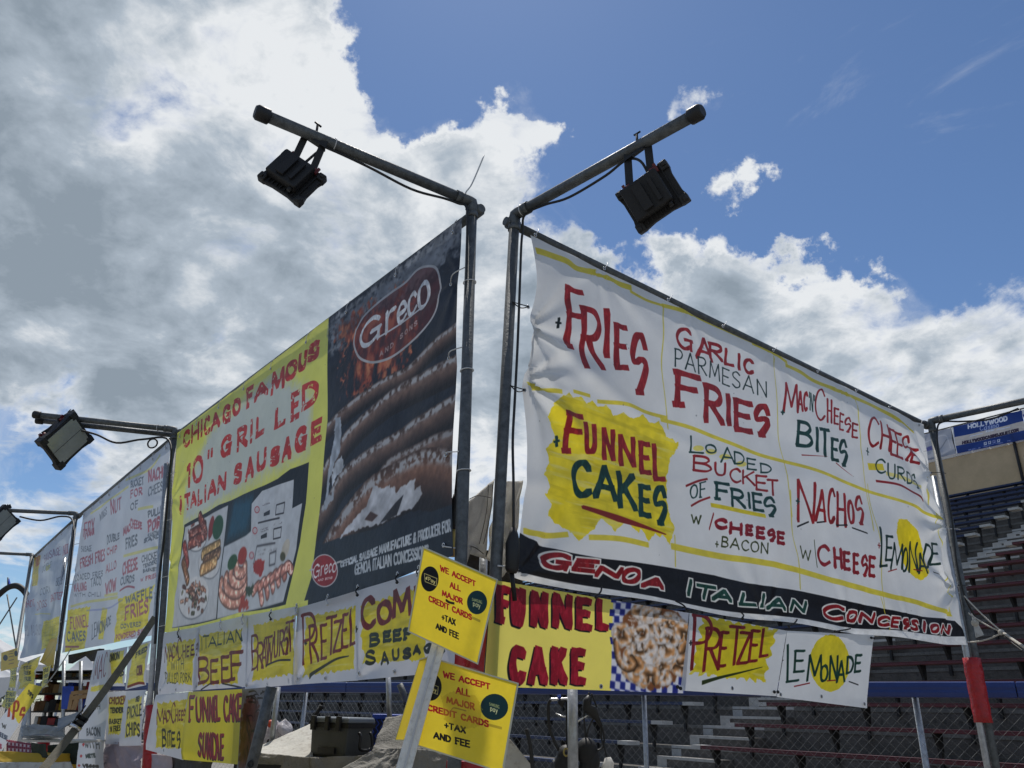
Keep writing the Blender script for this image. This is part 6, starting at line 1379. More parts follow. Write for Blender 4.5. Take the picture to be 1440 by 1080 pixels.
# ------------------------------------------------------------------ payment notices on a white stake, at the corner
Yc = 2.2
sk = thing('stake_notice', 'two bright yellow credit card notices fixed to a leaning white stake at the corner', 'sign', aY(545, 1130, Yc))
def PP(x, y, dy=0.0): return aY(x, y, Yc + dy)
def stake_pts(x, y, w): return x - w / 2, x + w / 2
ft = ray(600, 1000); 
bk = [PP(608, 902, -.012), PP(626, 907, -.012), PP(567, 1125, -.012), PP(545, 1120, -.012)]
MB().prism(bk, Vector((0, .012, 0))).build('stake', M['lath'], sk, bevel=.002)
MB().prism([PP(615, 905, -.0155), PP(617, 906, -.0155), PP(558, 1124, -.0155), PP(555, 1124, -.0155)], Vector((0, .003, 0))).build('stake_ridge', M['dullwhite'], sk)
def card(q, paint, name='notice_card', base=(250, 222, 52), dy=0.0, tilt=0.0, wave=.0015):
    cor = [PP(x, y, dy + tilt * i) for i, (x, y) in zip((0, .5, 1, .5), q)]
    w, h = dims(cor); c = Canvas(q, w, h, 2600, base, .03); paint(c)
    o, n, bil = sheet('notice_card', c, cor, 24, 24, sk, .5, wave, (), None, 5, rough=.3)
    cen = (sum(a[0] for a in q) / 4, sum(a[1] for a in q) / 4)
    def ep(k, f_): return PP(cen[0] + (q[k][0] - cen[0]) * f_, cen[1] + (q[k][1] - cen[1]) * f_, dy + .0015 + tilt * (0, .5, 1, .5)[k])
    for k in range(4):
        j = (k + 1) % 4; MB().prism([ep(k, .99), ep(j, .99), ep(j, 1.035), ep(k, 1.035)], Vector((0, .001, 0))).build('laminate_edge', M['acrylic'], o)
    return o
z9 = zt(560, 760, .2963)
KT = dict(ratio=.9, ang=0, flare=0, gap=.22)
NR3 = (176, 22, 28)
def w9(c, t, x0, y0, y1, x1, y2, y3, w, col):
    w *= .68
    a, b, c_, d = z9((x0, y0), (x0, y1), (x1, y2), (x1, y3)); c.word(t, (a[0], a[1], b[1]), (c_[0], c_[1], d[1]), w, col, **KT)
def pay(c, x, y, rx, ry, kind, rot=18):
    p = z9((x, y))[0]; s = .2963
    c.ell(p, rx * s, ry * s, (14, 12, 12) if kind == 'a' else (12, 46, 52), rot=rot * .2)
    if kind == 'a':
        R_ = z9((x - 26, y - 26), (x + 34, y - 2), (x + 30, y + 34), (x - 22, y + 14)); c.line(R_ + [R_[0]], .0016, (196, 186, 120), curve=False, ratio=1)
        w9(c, 'Pay', x - 8, y - 10, y + 10, x + 26, y + 6, y + 24, .0022, (214, 204, 130)); q = z9((x - 15, y - 2))[0]; c.ell(q, 1.7, 2.0, (214, 204, 130)); c.ell((q[0] + 1.3, q[1] + .2), .7, .8, (14, 12, 12)); c.line([(q[0] + .2, q[1] - 2.2), (q[0] + .9, q[1] - 3)], .0012, (214, 204, 130))
    else:
        w9(c, 'SAMSUNG', x - 24, y - 22, y - 8, x + 24, y - 8, y + 8, .0014, (150, 160, 110)); w9(c, 'pay', x - 20, y - 6, y + 16, x + 16, y + 4, y + 30, .0022, (196, 200, 150))
def pu(c):
    w9(c, 'WE ACCEPT', 197, 120, 150, 366, 196, 224, .0045, NR3); w9(c, 'ALL', 242, 202, 232, 294, 222, 250, .0045, NR3); w9(c, 'MAJOR', 205, 244, 272, 304, 284, 313, .0045, NR3)
    w9(c, 'CREDIT CARDS', 142, 270, 298, 347, 360, 388, .0045, NR3); w9(c, '+TAX', 204, 357, 385, 270, 383, 412, .0045, (24, 20, 16)); w9(c, 'AND FEE', 176, 398, 424, 286, 446, 474, .0048, (24, 20, 16))
    pay(c, 148, 190, 42, 62, 'a'); pay(c, 372, 302, 48, 58, 's')
    c.line(z9((225, 293), (240, 303), (262, 308)), .006, (40, 34, 20)); c.line(z9((348, 375), (385, 392)), .006, (150, 130, 40), a=.6)
def pl_(c):
    w9(c, 'WE ACCEPT', 212, 618, 648, 436, 678, 706, .0052, NR3); w9(c, 'ALL', 272, 692, 724, 341, 706, 740, .0050, NR3); w9(c, 'MAJOR', 228, 738, 768, 363, 770, 803, .0050, NR3)
    w9(c, 'CREDIT CARDS', 138, 775, 804, 430, 852, 884, .0052, NR3); w9(c, '+TAX', 218, 858, 888, 320, 882, 914, .0050, (24, 20, 16)); w9(c, 'AND FEE', 166, 906, 938, 340, 948, 982, .0054, (24, 20, 16))
    pay(c, 156, 694, 50, 64, 'a'); pay(c, 456, 788, 66, 62, 's')
    c.line(z9((250, 808), (262, 792), (300, 800), (322, 806)), .003, (150, 110, 60)); c.line(z9((430, 872), (490, 888)), .006, (160, 136, 40), a=.6); c.poly(z9((205, 740), (260, 712), (370, 735), (400, 800), (380, 880), (300, 895), (220, 850)), (206, 172, 34), rough=.01, a=.5)
card([(596, 771), (698, 816), (671, 932), (575, 887)], pu, dy=-.02, tilt=-.02)
card([(603, 925), (727, 962), (706, 1085), (574, 1043)], pl_, dy=.012, base=(246, 218, 54))
card([(590, 928), (606, 924), (583, 1040), (556, 1040)], lambda c: None, dy=.03, base=(226, 200, 60))
# red wrapped pole foot behind the notices comes with the frame; a red board behind it
tag(MB().prism([onR(676, 820, .02), onR(690, 820, .02), onR(680, 945, .02), onR(662, 938, .02)], -NR * .04).build('painted_board', M['redtape']), 'narrow strip of red panel behind the upper yellow notice', 'panel')
tag(MB().prism([aY(628, 1070, 3.3), aY(680, 1072, 3.3), aY(680, 1130, 3.3), aY(622, 1130, 3.3)], Vector((0, .05, 0))).build('red_box', M['redtape']), 'red box corner below the lower yellow notice', 'box')

# ------------------------------------------------------------------ tent canopy corner between the near poles
cn = thing('canopy_corner', 'grey canvas awning corner with stitched seams gathered between the two near poles', 'awning', aY(693, 790, 4.0))
from mathutils import noise as mn
def crease(p):
    r = 0; am = 1
    p = p + Vector((mn.noise(p * .7), mn.noise(p * .7 + Vector((9, 3, 1))), 0)) * .8
    for k in range(3): r += am * (.5 - 1.6 * abs(mn.noise(p * Vector((1, .6, 1)).length / 1.5))); p = p * 2.1; am *= .45
    return r
def cloth(q, name, m, parent, amp=.02, nu=24, nv=24, seed=0, ph=None):
    rg = random.Random(seed); a = [rg.uniform(0, 6.28) for _ in range(6)]; q = [Vector(v) for v in q]; n = (q[1] - q[0]).cross(q[3] - q[0]).normalized(); n = n if n.dot(EYE - q[0]) > 0 else -n
    W_ = (q[1] - q[0]).length; H_ = (q[3] - q[0]).length
    def fn(u, v):
        p = q[0] * (1 - u) * (1 - v) + q[1] * u * (1 - v) + q[2] * u * v + q[3] * (1 - u) * v
        x = u * W_; y = v * H_
        d = crease(Vector((x * 5 + a[0] * 9, y * 5 + a[1] * 9, a[2] * 5)))
        d0 = math.sin(x * 6 / max(W_, .3) + a[0] + 2 * math.sin(y * 4 / max(H_, .3) + a[1])) * .6 + math.sin(x * 17 / max(W_, .3) - y * 9 / max(H_, .3) + a[2]) * .35 + math.sin(y * 23 / max(H_, .3) + a[3] + x * 8 / max(W_, .3)) * .25
        return p + n * d * amp
    o = MB().grid(fn, nu, nv).build(name, M[m], parent)
    s = o.modifiers.new('thickness', 'SOLIDIFY'); s.thickness = .003
    return o
Q = lambda x, y, d=4.0: aY(x, y, d)
cloth([Q(655, 708, 4.25), Q(697, 674, 3.95), Q(682, 786, 3.95), Q(652, 776, 4.2)], 'valance', 'canvas', cn, .012, seed=1)
cloth([Q(697, 674, 3.95), Q(706, 690, 4.1), Q(700, 798, 4.05), Q(682, 786, 3.95)], 'fold', 'canvas', cn, .02, seed=2)
cloth([Q(706, 678, 4.15), Q(736, 676, 3.95), Q(726, 760, 3.9), Q(706, 770, 4.1)], 'valance', 'canvas', cn, .015, seed=3)
cloth([Q(706, 770, 4.1), Q(724, 755, 3.9), Q(732, 790, 3.9), Q(706, 812, 4.1)], 'valance', 'canvas', cn, .015, seed=4)
for dx in (0, 6):
    for P in (((693 - dx, 682), (690 - dx, 720), (680 - dx, 765)), ):
        MB().tube(cr3([Q(x, y, 3.93) for x, y in P], 4), .0022, 4).build('seam', M['thread'], cn)
MB().tube(cr3([Q(660, 702, 4.16), Q(672, 697, 4.08), Q(690, 700, 3.94)], 4), .0022, 4).build('seam', M['thread'], cn)
MB().tube(cr3([Q(658, 768, 4.12), Q(668, 770, 4.05), Q(680, 779, 3.93)], 4), .0022, 4).build('seam', M['thread'], cn)
cloth([Q(657, 766, 4.1), Q(664, 768, 4.1), Q(655, 798, 4.05), Q(645, 796, 4.1)], 'torn_strip', 'canvas', cn, .006, 6, 12, 5)
dk = thing('dark_bundle', 'dark rolled side curtain gathered under the canvas awning corner', 'curtain', Q(690, 812, 4.3))
cloth([Q(640, 776, 4.4), Q(735, 770, 4.4), Q(735, 850, 4.4), Q(640, 850, 4.4)], 'curtain_roll', 'darkcloth', dk, .03, seed=7)
tag(MB().tube([Q(680, 784, 4.15), Q(678, 860, 4.15)], .022, 12).build('steel_tube', M['galv2']), 'short bright steel tube under the awning corner', 'pipe')

# ------------------------------------------------------------------ table with tarp, cooler and clutter inside the stall
YT = 6.6
zt0 = aY(430, 1068, YT).z
tt = thing('covered_table', 'long table under a wrinkled grey tarp with the cooler on it', 'table', aY(480, 1080, YT) * 1.0)
def T(x, y, d=YT): return aY(x, y, d)
MB().hexa([T(352, 1078, YT - .3) - dz * .1, T(640, 1090, YT - .3) - dz * .1, T(640, 1075, YT + .9) - dz * .15, T(352, 1070, YT + .9) - dz * .15, T(352, 1074, YT - .3), T(640, 1086, YT - .3), T(640, 1070, YT + .9) - dz * .06, T(352, 1066, YT + .9) - dz * .06]).build('table_top', M['iron'], tt)
for x in (370, 500, 630):
    p = T(x, 1085, YT + .2); MB().tube([Vector((p.x, p.y, 0)), p - dz * .05], .02, 8).build('table_leg', M['iron'], tt)
cloth([T(365, 1050, YT + .3), T(440, 1017, YT + .5), T(440, 1075, YT - .25), T(356, 1060, YT - .2)], 'pale_tarp', 'tarpw', tt, .006, seed=11)  # left part of the tarp, its sunlight put into the paler colour
cloth([T(354, 1058, YT - .22), T(440, 1066, YT - .3), T(440, 1110, YT - .36), T(350, 1110, YT - .3)], 'grey_tarp', 'tarp', tt, .025, seed=12)
cloth([T(436, 1066, YT - .3), T(540, 1062, YT - .3), T(540, 1120, YT - .36), T(436, 1120, YT - .36)], 'grey_tarp', 'tarp', tt, .035, seed=13)
cloth([T(480, 1082, YT - .5), T(525, 1056, YT - .35), T(600, 1050, YT - .2), T(585, 1120, YT - .5)], 'grey_tarp', 'tarp', tt, .022, 50, 50, seed=14)
cloth([T(560, 1052, YT - .4), T(640, 1058, YT - .3), T(640, 1130, YT - .5), T(560, 1130, YT - .5)], 'grey_tarp', 'tarp', tt, .018, 50, 50, seed=15)
cloth([T(700, 1035, 5.0), T(718, 1040, 5.0), T(752, 1082, 5.2), T(700, 1100, 5.0)], 'pale_tarp', 'tarpw', tt, .012, seed=16)
cl = thing('cooler', 'charcoal hard cooler with slate lid and black side handle standing on the tarp', 'cooler', T(482, 1070, YT))
a0, a1, a2, a3 = T(433, 1060, YT - .05), T(485, 1068, YT - .32), T(523, 1060, YT + .0), T(470, 1054, YT + .3)
hb = T(433, 1016, YT - .05).z - a0.z
zb = min(a0.z, a1.z, a2.z); b4 = [Vector((p.x, p.y, zb)) for p in (a0, a1, a2, a3)]; cc = sum(b4, Vector()) / 4
zt1 = T(485, 1018, YT - .32).z
MB().hexa([cc + (p - cc) * .94 for p in b4] + [Vector((p.x, p.y, zt1)) for p in b4]).build('cooler_body', M['cooler'], cl, bevel=.02)
zt2 = T(485, 1009, YT - .32).z
ex = lambda p, f_, z: Vector(((cc + (p - cc) * f_).x, (cc + (p - cc) * f_).y, z))
lid = MB().hexa([ex(p, 1.05, zt1 + .003) for p in b4] + [ex(p, 1.0, zt2) for p in b4]).build('cooler_lid', M['coolerlid'], cl, bevel=.012)
MB().hexa([ex(p, 1.03, zt1 - .03) for p in b4] + [ex(p, 1.04, zt1 + .001) for p in b4]).build('lid_rim', M['black'], cl)
fe = (b4[1] - b4[0]); fo = Vector((fe.y, -fe.x, 0)).normalized(); fo = fo if fo.y < 0 else -fo
for t_ in (.12, .5, .8): p = b4[0] + fe * t_ + fo * .02; MB().box(Vector((p.x, p.y, zt1 - .0)), fe.normalized() * .022, fo * .012, dz * .05).build('latch', M['rubber'], cl, bevel=.004)
se = (b4[2] - b4[1]); so = Vector((se.y, -se.x, 0)).normalized(); so = so if so.x > 0 else -so
h1 = b4[1] + se * .3 + so * .03; h2 = b4[1] + se * .72 + so * .03; zz1 = zt1 - .06; zz2 = zt1 - .17
MB().tube(cr3([Vector((h1.x, h1.y, zz1)), Vector((h1.x, h1.y, zz1 - .03)) + so * .02, Vector((h1.x, h1.y, zz2)) + so * .02, Vector((h2.x, h2.y, zz2)) + so * .02, Vector((h2.x, h2.y, zz1 - .03)) + so * .02, Vector((h2.x, h2.y, zz1))], 3), .011, 8).build('handle', M['rubber'], cl)
p = b4[0] + fe * .5 + fo * .004; MB().box(Vector((p.x, p.y, zb + .05)), fe * .22, fo * .006, dz * .02).build('foot_recess', M['rubber'], cl)
# blue lattice-sided crate stack and dark drape behind the cooler
bc = thing('plastic_crate', 'bright blue lattice sided plastic crate standing behind the cooler', 'crate', T(545, 1060, 7.4))
def box4(x0, x1, yb, yt_, d, dep): return [T(x0, yb, d), T(x1, yb, d), T(x1, yb, d + dep), T(x0, yb, d + dep)], T(x0, yt_, d).z
b_, tz = box4(521, 575, 1058, 1006, 7.4, .35); MB().hexa([Vector((p.x, p.y, b_[0].z)) for p in b_] + [Vector((p.x, p.y, tz)) for p in b_]).build('crate_shell', M['bluedark'], bc)
lt_ = MB(); x0, x1 = b_[0].x, b_[1].x; yb = b_[0].y - .006; zb0 = b_[0].z
for i in range(9):
    x = x0 + (x1 - x0) * i / 8
    pts = [Vector((x + .012 * (1 if j % 2 else -1), yb, zb0 + (tz - zb0) * j / 9)) for j in range(10)]; lt_.tube(pts, .006, 4, False, False)
tag(lt_.build('crate_lattice', M['crate'], bc), kind='stuff')
MB().hexa([Vector((x0 - .01, yb - .01, tz - .03)), Vector((x1 + .01, yb - .01, tz - .03)), Vector((x1 + .01, yb + .36, tz - .03)), Vector((x0 - .01, yb + .36, tz - .03)), Vector((x0 - .01, yb - .01, tz + .012)), Vector((x1 + .01, yb - .01, tz + .012)), Vector((x1 + .01, yb + .36, tz + .012)), Vector((x0 - .01, yb + .36, tz + .012))]).build('crate_rim', M['crate'], bc, bevel=.008)
dr = thing('dark_drape', 'heap of dark cloth hanging by the steel post behind the blue crate', 'cloth', T(560, 1060, 6.8))
cloth([T(543, 1010, 6.9), T(566, 1006, 6.8), T(585, 1062, 6.4), T(522, 1062, 6.6)], 'cloth_fold', 'tarp', dr, .025, 30, 30, 21)
# steel stands inside the stall
for (x0, y0, x1, y1, d, r_, m_, lab) in ((546, 950, 548, 1020, 7.2, .022, 'galv2', 'thin steel post rising behind the cooler'), (382, 966, 350, 1092, 4.6, .030, 'galv', 'thick grey leaning tube with a hole beside the picture sheet'), (391, 966, 379, 1070, 7.0, .022, 'galv2', 'slim steel upright left of the tarp covered table'),
                                         (805, 968, 806, 1100, 5.2, .032, 'galv2', 'steel post under the funnel cake sign with cables looped on it'), (436, 1018, 452, 992, 7.6, .018, 'iron', 'dark diagonal rod rising behind the cooler'), (562, 962, 573, 990, 7.9, .03, 'galv', 'short slanting brace near the middle of the fence')):
    a = aY(x0, y0, d); b = aY(x1, y1, d)
    t = thing('steel_post', lab, 'post', b)
    MB().tube([a, b], r_, 12).build('tube', M[m_], t)
    if d == 4.6: q = aY(355, 1074, d) - Vector((0, r_, 0)); MB().tube([q + Vector((math.cos(w), -.3, math.sin(w))) * .014 for w in np.linspace(0, 6.28, 11)], .004, 5).build('hole_rim', M['iron'], t)
    else: MB().tube([b, b - dz * .03], r_ * 1.3, 12).build('foot', M['iron'], t)
# plastic bags
for (x, y, m_, lab) in ((374, 1030, 'bagwhite', 'white knotted plastic bag at the left end of the tarp covered table'), (386, 1029, 'bagwhite', 'white plastic bag with orange cap poking out'), (399, 1028, 'bagwhite', 'pale plastic bag right of the orange capped one')):
    c_ = aY(x, y, 8.2); t = thing('plastic_bag', lab, 'bag', c_); rg = random.Random(x)
    MB().grid(lambda u, v: c_ + Vector((math.cos(u * 6.283), math.sin(u * 6.283), 0)) * .075 * math.sin(math.pi * min(v * 1.15, .92)) * (1 + .18 * math.sin(u * 25 + v * 5)) + dz * (.09 * (1 - 2 * v) + .02 * math.sin(u * 12.566)), 18, 10).build('bag_body', M[m_], t)
    if x == 386: MB().ball(c_ + Vector((-.03, -.06, .07)), .035, 10, 8).build('bottle_cap', M['orange'], t)
tb_ = tag(MB().bbox(aY(368, 1060, 8.3) - Vector((.25, 0, .4)), aY(412, 1040, 8.3) + Vector((.05, .5, 0))).build('dark_crate', M['darkcloth']), 'dark crate holding the white plastic bags', 'crate')

# ------------------------------------------------------------------ bicycle-like cart seen end on behind the post, with looped cables
bk_ = thing('bicycle', 'dark bicycle seen end-on behind the steel post, handlebars above looped brake cables', 'bicycle', aY(815, 1150, 5.6))
Z_ = lambda x, y, d=5.6: aY(740 + x / 6.545, 960 + y / 6.545, d)
MB().tube(cr3([Z_(220, 155), Z_(300, 152), Z_(400, 150), Z_(470, 152)], 4), .010, 8).build('handlebar', M['steel'], bk_)
MB().tube([Z_(300, 160), Z_(350, 195)], [.02, .03], 8).build('bell', M['black'], bk_); MB().tube([Z_(300, 110), Z_(310, 165)], .012, 8).build('reflector', M['crate'], bk_)
MB().tube(cr3([Z_(225, 158), Z_(205, 200), Z_(205, 300), Z_(215, 420), Z_(260, 540), Z_(310, 660), Z_(290, 820)], 5), .011, 7).build('brake_cable', M['rubber'], bk_)
MB().tube([Z_(270, 285), Z_(340, 312), Z_(400, 312)], .005, 6).build('spoke_rod', M['steel'], bk_); MB().tube([Z_(610, 270), Z_(455, 370)], .006, 6).build('spoke_rod', M['steel'], bk_)
MB().tube([Z_(375, 170), Z_(380, 620)], .010, 8).build('stem', M['black'], bk_)
MB().tube([Z_(585, 120), Z_(560, 170), Z_(560, 230), Z_(620, 270), Z_(650, 330), Z_(690, 400)], [.014, .03, .035, .04, .02, .012], 8).build('cable_clamp', M['rubber'], bk_)
for P in (((580, 90), (545, 200), (530, 300), (540, 430), (545, 560), (500, 590)), ((600, 100), (640, 200), (650, 260), (630, 310), (590, 380), (560, 470), (570, 570), (640, 620), (700, 600), (718, 520), (700, 420), (660, 330)), ((690, 400), (690, 500), (720, 600), (740, 680))):
    MB().tube(cr3([Z_(*a) for a in P], 5), .006, 6).build('brake_cable', M['rubber'], bk_)
MB().tube(cr3([aY(740, 1025, 5.0), aY(746, 1050, 5.0), aY(750, 1090, 5.0)], 4), .012, 7).build('brake_cable', M['rubber'], bk_)
for (x, y, r_, m_) in ((370, 700, .085, 'black'), (355, 760, .09, 'black'), (560, 640, .09, 'black'), (520, 600, .05, 'iron'), (590, 720, .08, 'black'), (560, 780, .07, 'iron')):
    MB().ball(Z_(x, y), r_, 12, 8, (.8, .8, 1)).build('hub_cover', M[m_], bk_)
MB().tube([Z_(368, 640, 5.48) + Vector((math.cos(a) * .016, 0, math.sin(a) * .022)) for a in np.linspace(0, 6.28, 12)], .006, 6).build('brass_ring', M['brass'], bk_)
MB().tube([Z_(245, 720), Z_(320, 705)], .008, 6).build('pedal_bar', M['steel'], bk_); MB().tube([Z_(515, 650), Z_(515, 820)], .018, 8).build('fork', M['steel'], bk_)
MB().tube([Z_(750, 690), Z_(760, 740), Z_(745, 800)], [.02, .035, .04], 8).build('saddle_bag', M['canvas'], bk_)

# ------------------------------------------------------------------ what shows between the far poles on the left
def tent(label, x0, x1, yt_, yb, d, group='white canopies behind the stall', peak=None):
    t = thing('canopy_tent', label, 'tent', aY((x0 + x1) / 2, 1010, d) , group)
    A = aY(x0, yb, d); B = aY(x1, yb, d); w = (B - A).length; z = A.z; ap = aY(peak if peak else (x0 + x1) / 2, yt_, d + w * .4)
    n = 16
    def rf(u, v):   # pyramid roof with slack
        cor = [(A.x, d), (B.x, d), (B.x, d + w), (A.x, d + w)]; i = int(min(u * 4, 3.999)); f_ = u * 4 - i
        x = lerp(cor[i][0], cor[(i + 1) % 4][0], f_); y = lerp(cor[i][1], cor[(i + 1) % 4][1], f_)
        return Vector((lerp(x, ap.x, v), lerp(y, ap.y, v), z + (ap.z - z) * v ** 1.35 - .05 * math.sin(math.pi * f_) * (1 - v)))
    MB().grid(rf, 32, 8).build('canopy', M['tent'], t)
    MB().grid(lambda u, v: rf(u, 0) - dz * (.28 * v + (.06 * abs(math.sin(u * 4 * math.pi * 2.5)) * v)), 64, 2).build('valance', M['tent'], t)
    for (x, y) in ((A.x, d), (B.x, d), (B.x, d + w), (A.x, d + w)): MB().tube([Vector((x, y, 0)), Vector((x, y, z))], .025, 8).build('tent_leg', M['galv2'], t)
tent('white peaked canopy tent seen through the gap below the far menu banner', 92, 150, 918, 944, 17)
tent('white canopy tent whose roof slopes in from the left edge', -70, 28, 886, 926, 20)
tent('small bright white tent between the far signs and the red wrapped pole', 200, 236, 925, 940, 22)
tent('low white canopy under the leftmost banner corner', -20, 26, 940, 948, 15)
# dark beam under the far banner
tag(MB().prism([on(96, 921, PA2 + NA2 * -.1, NA2), on(140, 912, PA2 + NA2 * -.1, NA2), on(137, 930, PA2 + NA2 * -.1, NA2), on(128, 930, PA2 + NA2 * -.1, NA2), on(118, 920, PA2 + NA2 * -.1, NA2), on(96, 933, PA2 + NA2 * -.1, NA2)], -NA2 * .05).build('awning_flap', M['darkcloth']), 'dark scalloped awning flap right below the waffle fries banner', 'awning')
# shelving and stock in the stall
sh = thing('stock_shelf', 'dark wire shelf crowded with stock behind the red banded pole', 'shelf', aY(110, 1060, 10.2))
for y in (944, 953, 975, 1000, 1020): MB().prism([aY(40, y, 10), aY(135, y - 2, 10), aY(135, y, 10), aY(40, y + 2, 10)], Vector((0, .5, 0))).build('shelf_board', M['iron'], sh)
for x in (42, 90, 114, 134): MB().tube([aY(x, 930, 10), aY(x - 3, 1100, 10)], .022, 8).build('shelf_upright', M['galv2'], sh)
rg = random.Random(9)
seen = set()
def stock(x, yb, w, h, d, m_, lab, cat='box'):
    p = aY(x, yb, d); wx = w * d / F; hz_ = h * d / F
    if lab in seen: lab += ', the second'
    seen.add(lab)
    t = tag(MB().bbox(p - Vector((wx / 2, 0, 0)), p + Vector((wx / 2, .25, hz_))).build(cat.replace(' ', '_'), M[m_], bevel=.006), lab, cat, 'stock on the shelf behind the far signs')
cols = [('brownbox', 'brown'), ('dullwhite', 'white'), ('crate', 'blue'), ('wood', 'tan'), ('darkcloth', 'black'), ('redtape', 'red'), ('yellowcloth', 'yellow'), ('galv', 'grey')]
i = 0
for y, hh in ((953, 7), (975, 16), (1000, 18), (1020, 14)):
    x = 46
    while x < 134:
        w = rg.uniform(4, 11); m_, cn_ = rg.choice(cols); stock(x + w / 2, y, w * .9, hh * rg.uniform(.5, .95), 10.15, m_, '%s box on the %s shelf, %s' % (cn_, {953: 'top', 975: 'second', 1000: 'third', 1020: 'lowest'}[y], 'left of the banded pole' if x < 66 else ('just right of the banded pole' if x < 95 else 'near the vertical board')) + (', ' + ('wide' if w > 8 else 'narrow' if w < 6 else 'medium') + ' one'), 'box'); x += w; i += 1
tag(MB().prism([aY(88, 965, 9.8), aY(101, 965, 9.8), aY(98, 997, 9.8), aY(86, 997, 9.8)], Vector((0, .05, 0))).build('blue_panel', M['crate']), 'bright blue panel standing on the shelf right of the banded pole', 'panel')
aw = thing('wooden_easel', 'raw timber A-shaped brace leaning beside the blue panel', 'easel', aY(104, 1000, 9.6))
for P in (((102, 976), (98, 998)), ((108, 974), (118, 974)), ((110, 978), (103, 998)), ((100, 982), (127, 978)), ((101, 975), (128, 972))): MB().tube([aY(*P[0], 9.6), aY(*P[1], 9.6)], .028, 4, True, False).build('timber', M['wood'], aw)
# sheeting, trays and cloths over the counter
ct = thing('counter', 'stall counter draped in yellow, plaid and white cloths at the lower left', 'counter', aY(50, 1100, 6.8))
MB().prism([aY(-10, 1060, 6.8), aY(62, 1063, 6.8), aY(62, 1110, 6.8), aY(-10, 1110, 6.8)], Vector((0, .5, 0))).build('counter_front', M['yellowcloth'], ct)
cloth([aY(-10, 1056, 6.75), aY(64, 1060, 6.75), aY(64, 1074, 6.7), aY(-10, 1072, 6.7)], 'yellow_cloth', 'yellowcloth', ct, .01, seed=31)
cloth([aY(-10, 1072, 6.68), aY(100, 1072, 6.6), aY(112, 1100, 6.6), aY(-10, 1100, 6.6)], 'white_cloth', 'tarpw', ct, .015, seed=32)
cloth([aY(44, 1044, 6.8), aY(66, 1046, 6.7), aY(70, 1066, 6.7), aY(46, 1062, 6.8)], 'olive_cloth', 'olive', ct, .02, seed=33)
cloth([aY(68, 1048, 7.2), aY(112, 1044, 7.2), aY(108, 1075, 7.2), aY(66, 1072, 7.2)], 'olive_cloth', 'olive', ct, .02, seed=34)
pc = Canvas([(14, 1041), (45, 1047), (44, 1058), (14, 1058)], .35, .12, 500, (196, 176, 176), .0)
for i in range(14):
    for j in range(5):
        if (i % 2) and (j % 2): continue
        pc.poly([(i * 13, j * 13), (i * 13 + 12, j * 13), (i * 13 + 12, j * 13 + 12), (i * 13, j * 13 + 12)], (122, 24, 44), px=True)
sheet('plaid_cloth', pc, [aY(10, 1040, 6.9), aY(46, 1046, 6.9), aY(45, 1060, 6.86), aY(10, 1060, 6.86)], 20, 8, ct, 0, .006, seed=4)
tray = thing('white_tray', 'long pale tray lying across the counter under plastic sheeting', 'tray', aY(90, 1040, 7.4))
MB().prism([aY(26, 1040, 7.4), aY(118, 1042, 7.4), aY(118, 1045, 7.4), aY(26, 1043, 7.4)], Vector((0, .4, 0))).build('tray_rim', M['paleboard'], tray)
MB().prism([aY(32, 1035, 7.5), aY(60, 1036, 7.5), aY(60, 1039, 7.5), aY(32, 1038, 7.5)], Vector((0, .3, 0))).build('tray_insert', M['dullwhite'], tray)
ps = thing('plastic_sheet', 'crumpled clear plastic sheeting over the tray behind the ratchet', 'sheeting', aY(80, 1034, 7.3))
cloth([aY(30, 1022, 7.7), aY(82, 1020, 7.7), aY(94, 1036, 7.3), aY(30, 1036, 7.4)], 'sheet_fold', 'plastic', ps, .03, seed=41)
cloth([aY(82, 1010, 7.3), aY(112, 1000, 7.4), aY(112, 1012, 7.2), aY(80, 1030, 7.2)], 'sheet_fold', 'plastic', ps, .03, seed=42)
pk_ = thing('pink_cloth', 'pale pink cloth hanging below the pickle chips sign', 'cloth', on(175, 1080, PA2, NA2))
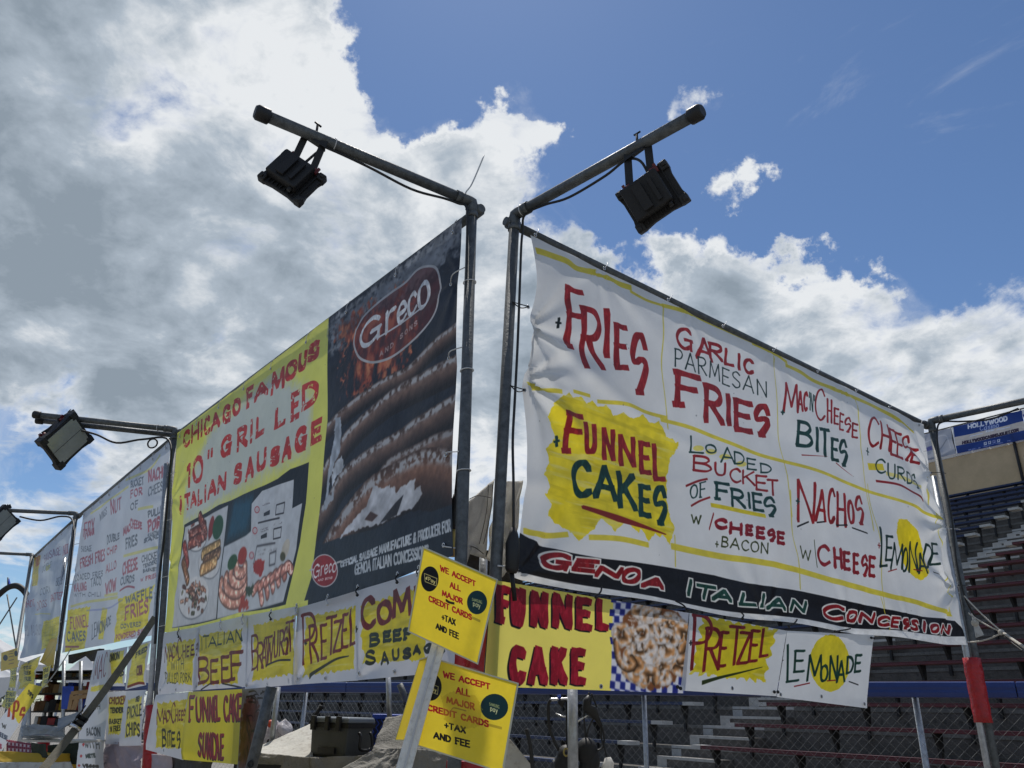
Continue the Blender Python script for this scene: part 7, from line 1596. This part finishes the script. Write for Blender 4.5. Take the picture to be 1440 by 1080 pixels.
cloth([on(148, 1042, PA2, NA2), on(204, 1046, PA2, NA2), on(200, 1110, PA2, NA2), on(146, 1110, PA2, NA2)], 'cloth_fold', 'pinkcloth', pk_, .05, 40, 30, 43)
gc = thing('grey_cloth', 'grey and white cloths hanging below the mac bites and sundae signs', 'cloth', onB(240, 1085, -.03))
cloth([onB(214, 1060, -.03), onB(241, 1062, -.03), onB(240, 1110, -.03), onB(212, 1110, -.03)], 'cloth_fold', 'pinkcloth', gc, .02, seed=44)
cloth([onB(240, 1064, -.05), onB(300, 1068, -.05), onB(300, 1110, -.05), onB(240, 1110, -.05)], 'cloth_fold', 'darkcloth', gc, .02, seed=45)
# ride arch far left
ra = thing('ride_arch', 'dark curved arch of a fairground ride at the far left', 'fairground ride', aY(10, 1000, 60))
MB().tube(cr3([aY(-30, 880, 60), aY(-14, 850, 60), aY(0, 835, 60), (aY(12, 826, 60)), aY(24, 824, 60), aY(34, 831, 60), aY(40, 842, 60)], 6), .22, 8).build('arch_tube', M['iron'], ra)
for (a, b) in (((11, 826), (11, 812)), ((10, 836), (24, 920)), ((24, 840), (-5, 885))): MB().tube([aY(*a, 60), aY(*b, 60)], .05, 5).build('arch_stay', M['galv'], ra)
MB().prism([aY(10, 826, 60), aY(14, 824, 60), aY(11, 813, 60)], Vector((0, .2, 0))).build('finial', M['crate'], ra)
# distant low tree line all round
tr = MB(); rg = random.Random(3)
for i in range(150):
    a = -1.9 + i * .0253; r_ = 210 + rg.uniform(-20, 20); c_ = Vector((math.sin(a) * r_, math.cos(a) * r_, 0)); h = rg.uniform(4, 8)
    for j in range(26): 
        p = c_ + Vector((rg.uniform(-4, 4), rg.uniform(-4, 4), rg.uniform(0, h))); s = rg.uniform(.5, 1.6); v = [p + Vector((rg.uniform(-s, s), rg.uniform(-s, s), rg.uniform(-s, s))) for _ in range(3)]; tr.add(v, [(0, 1, 2)])
tag(tr.build('tree_line', M['tree']), 'low distant tree line beyond the fairground', 'trees', kind='stuff')
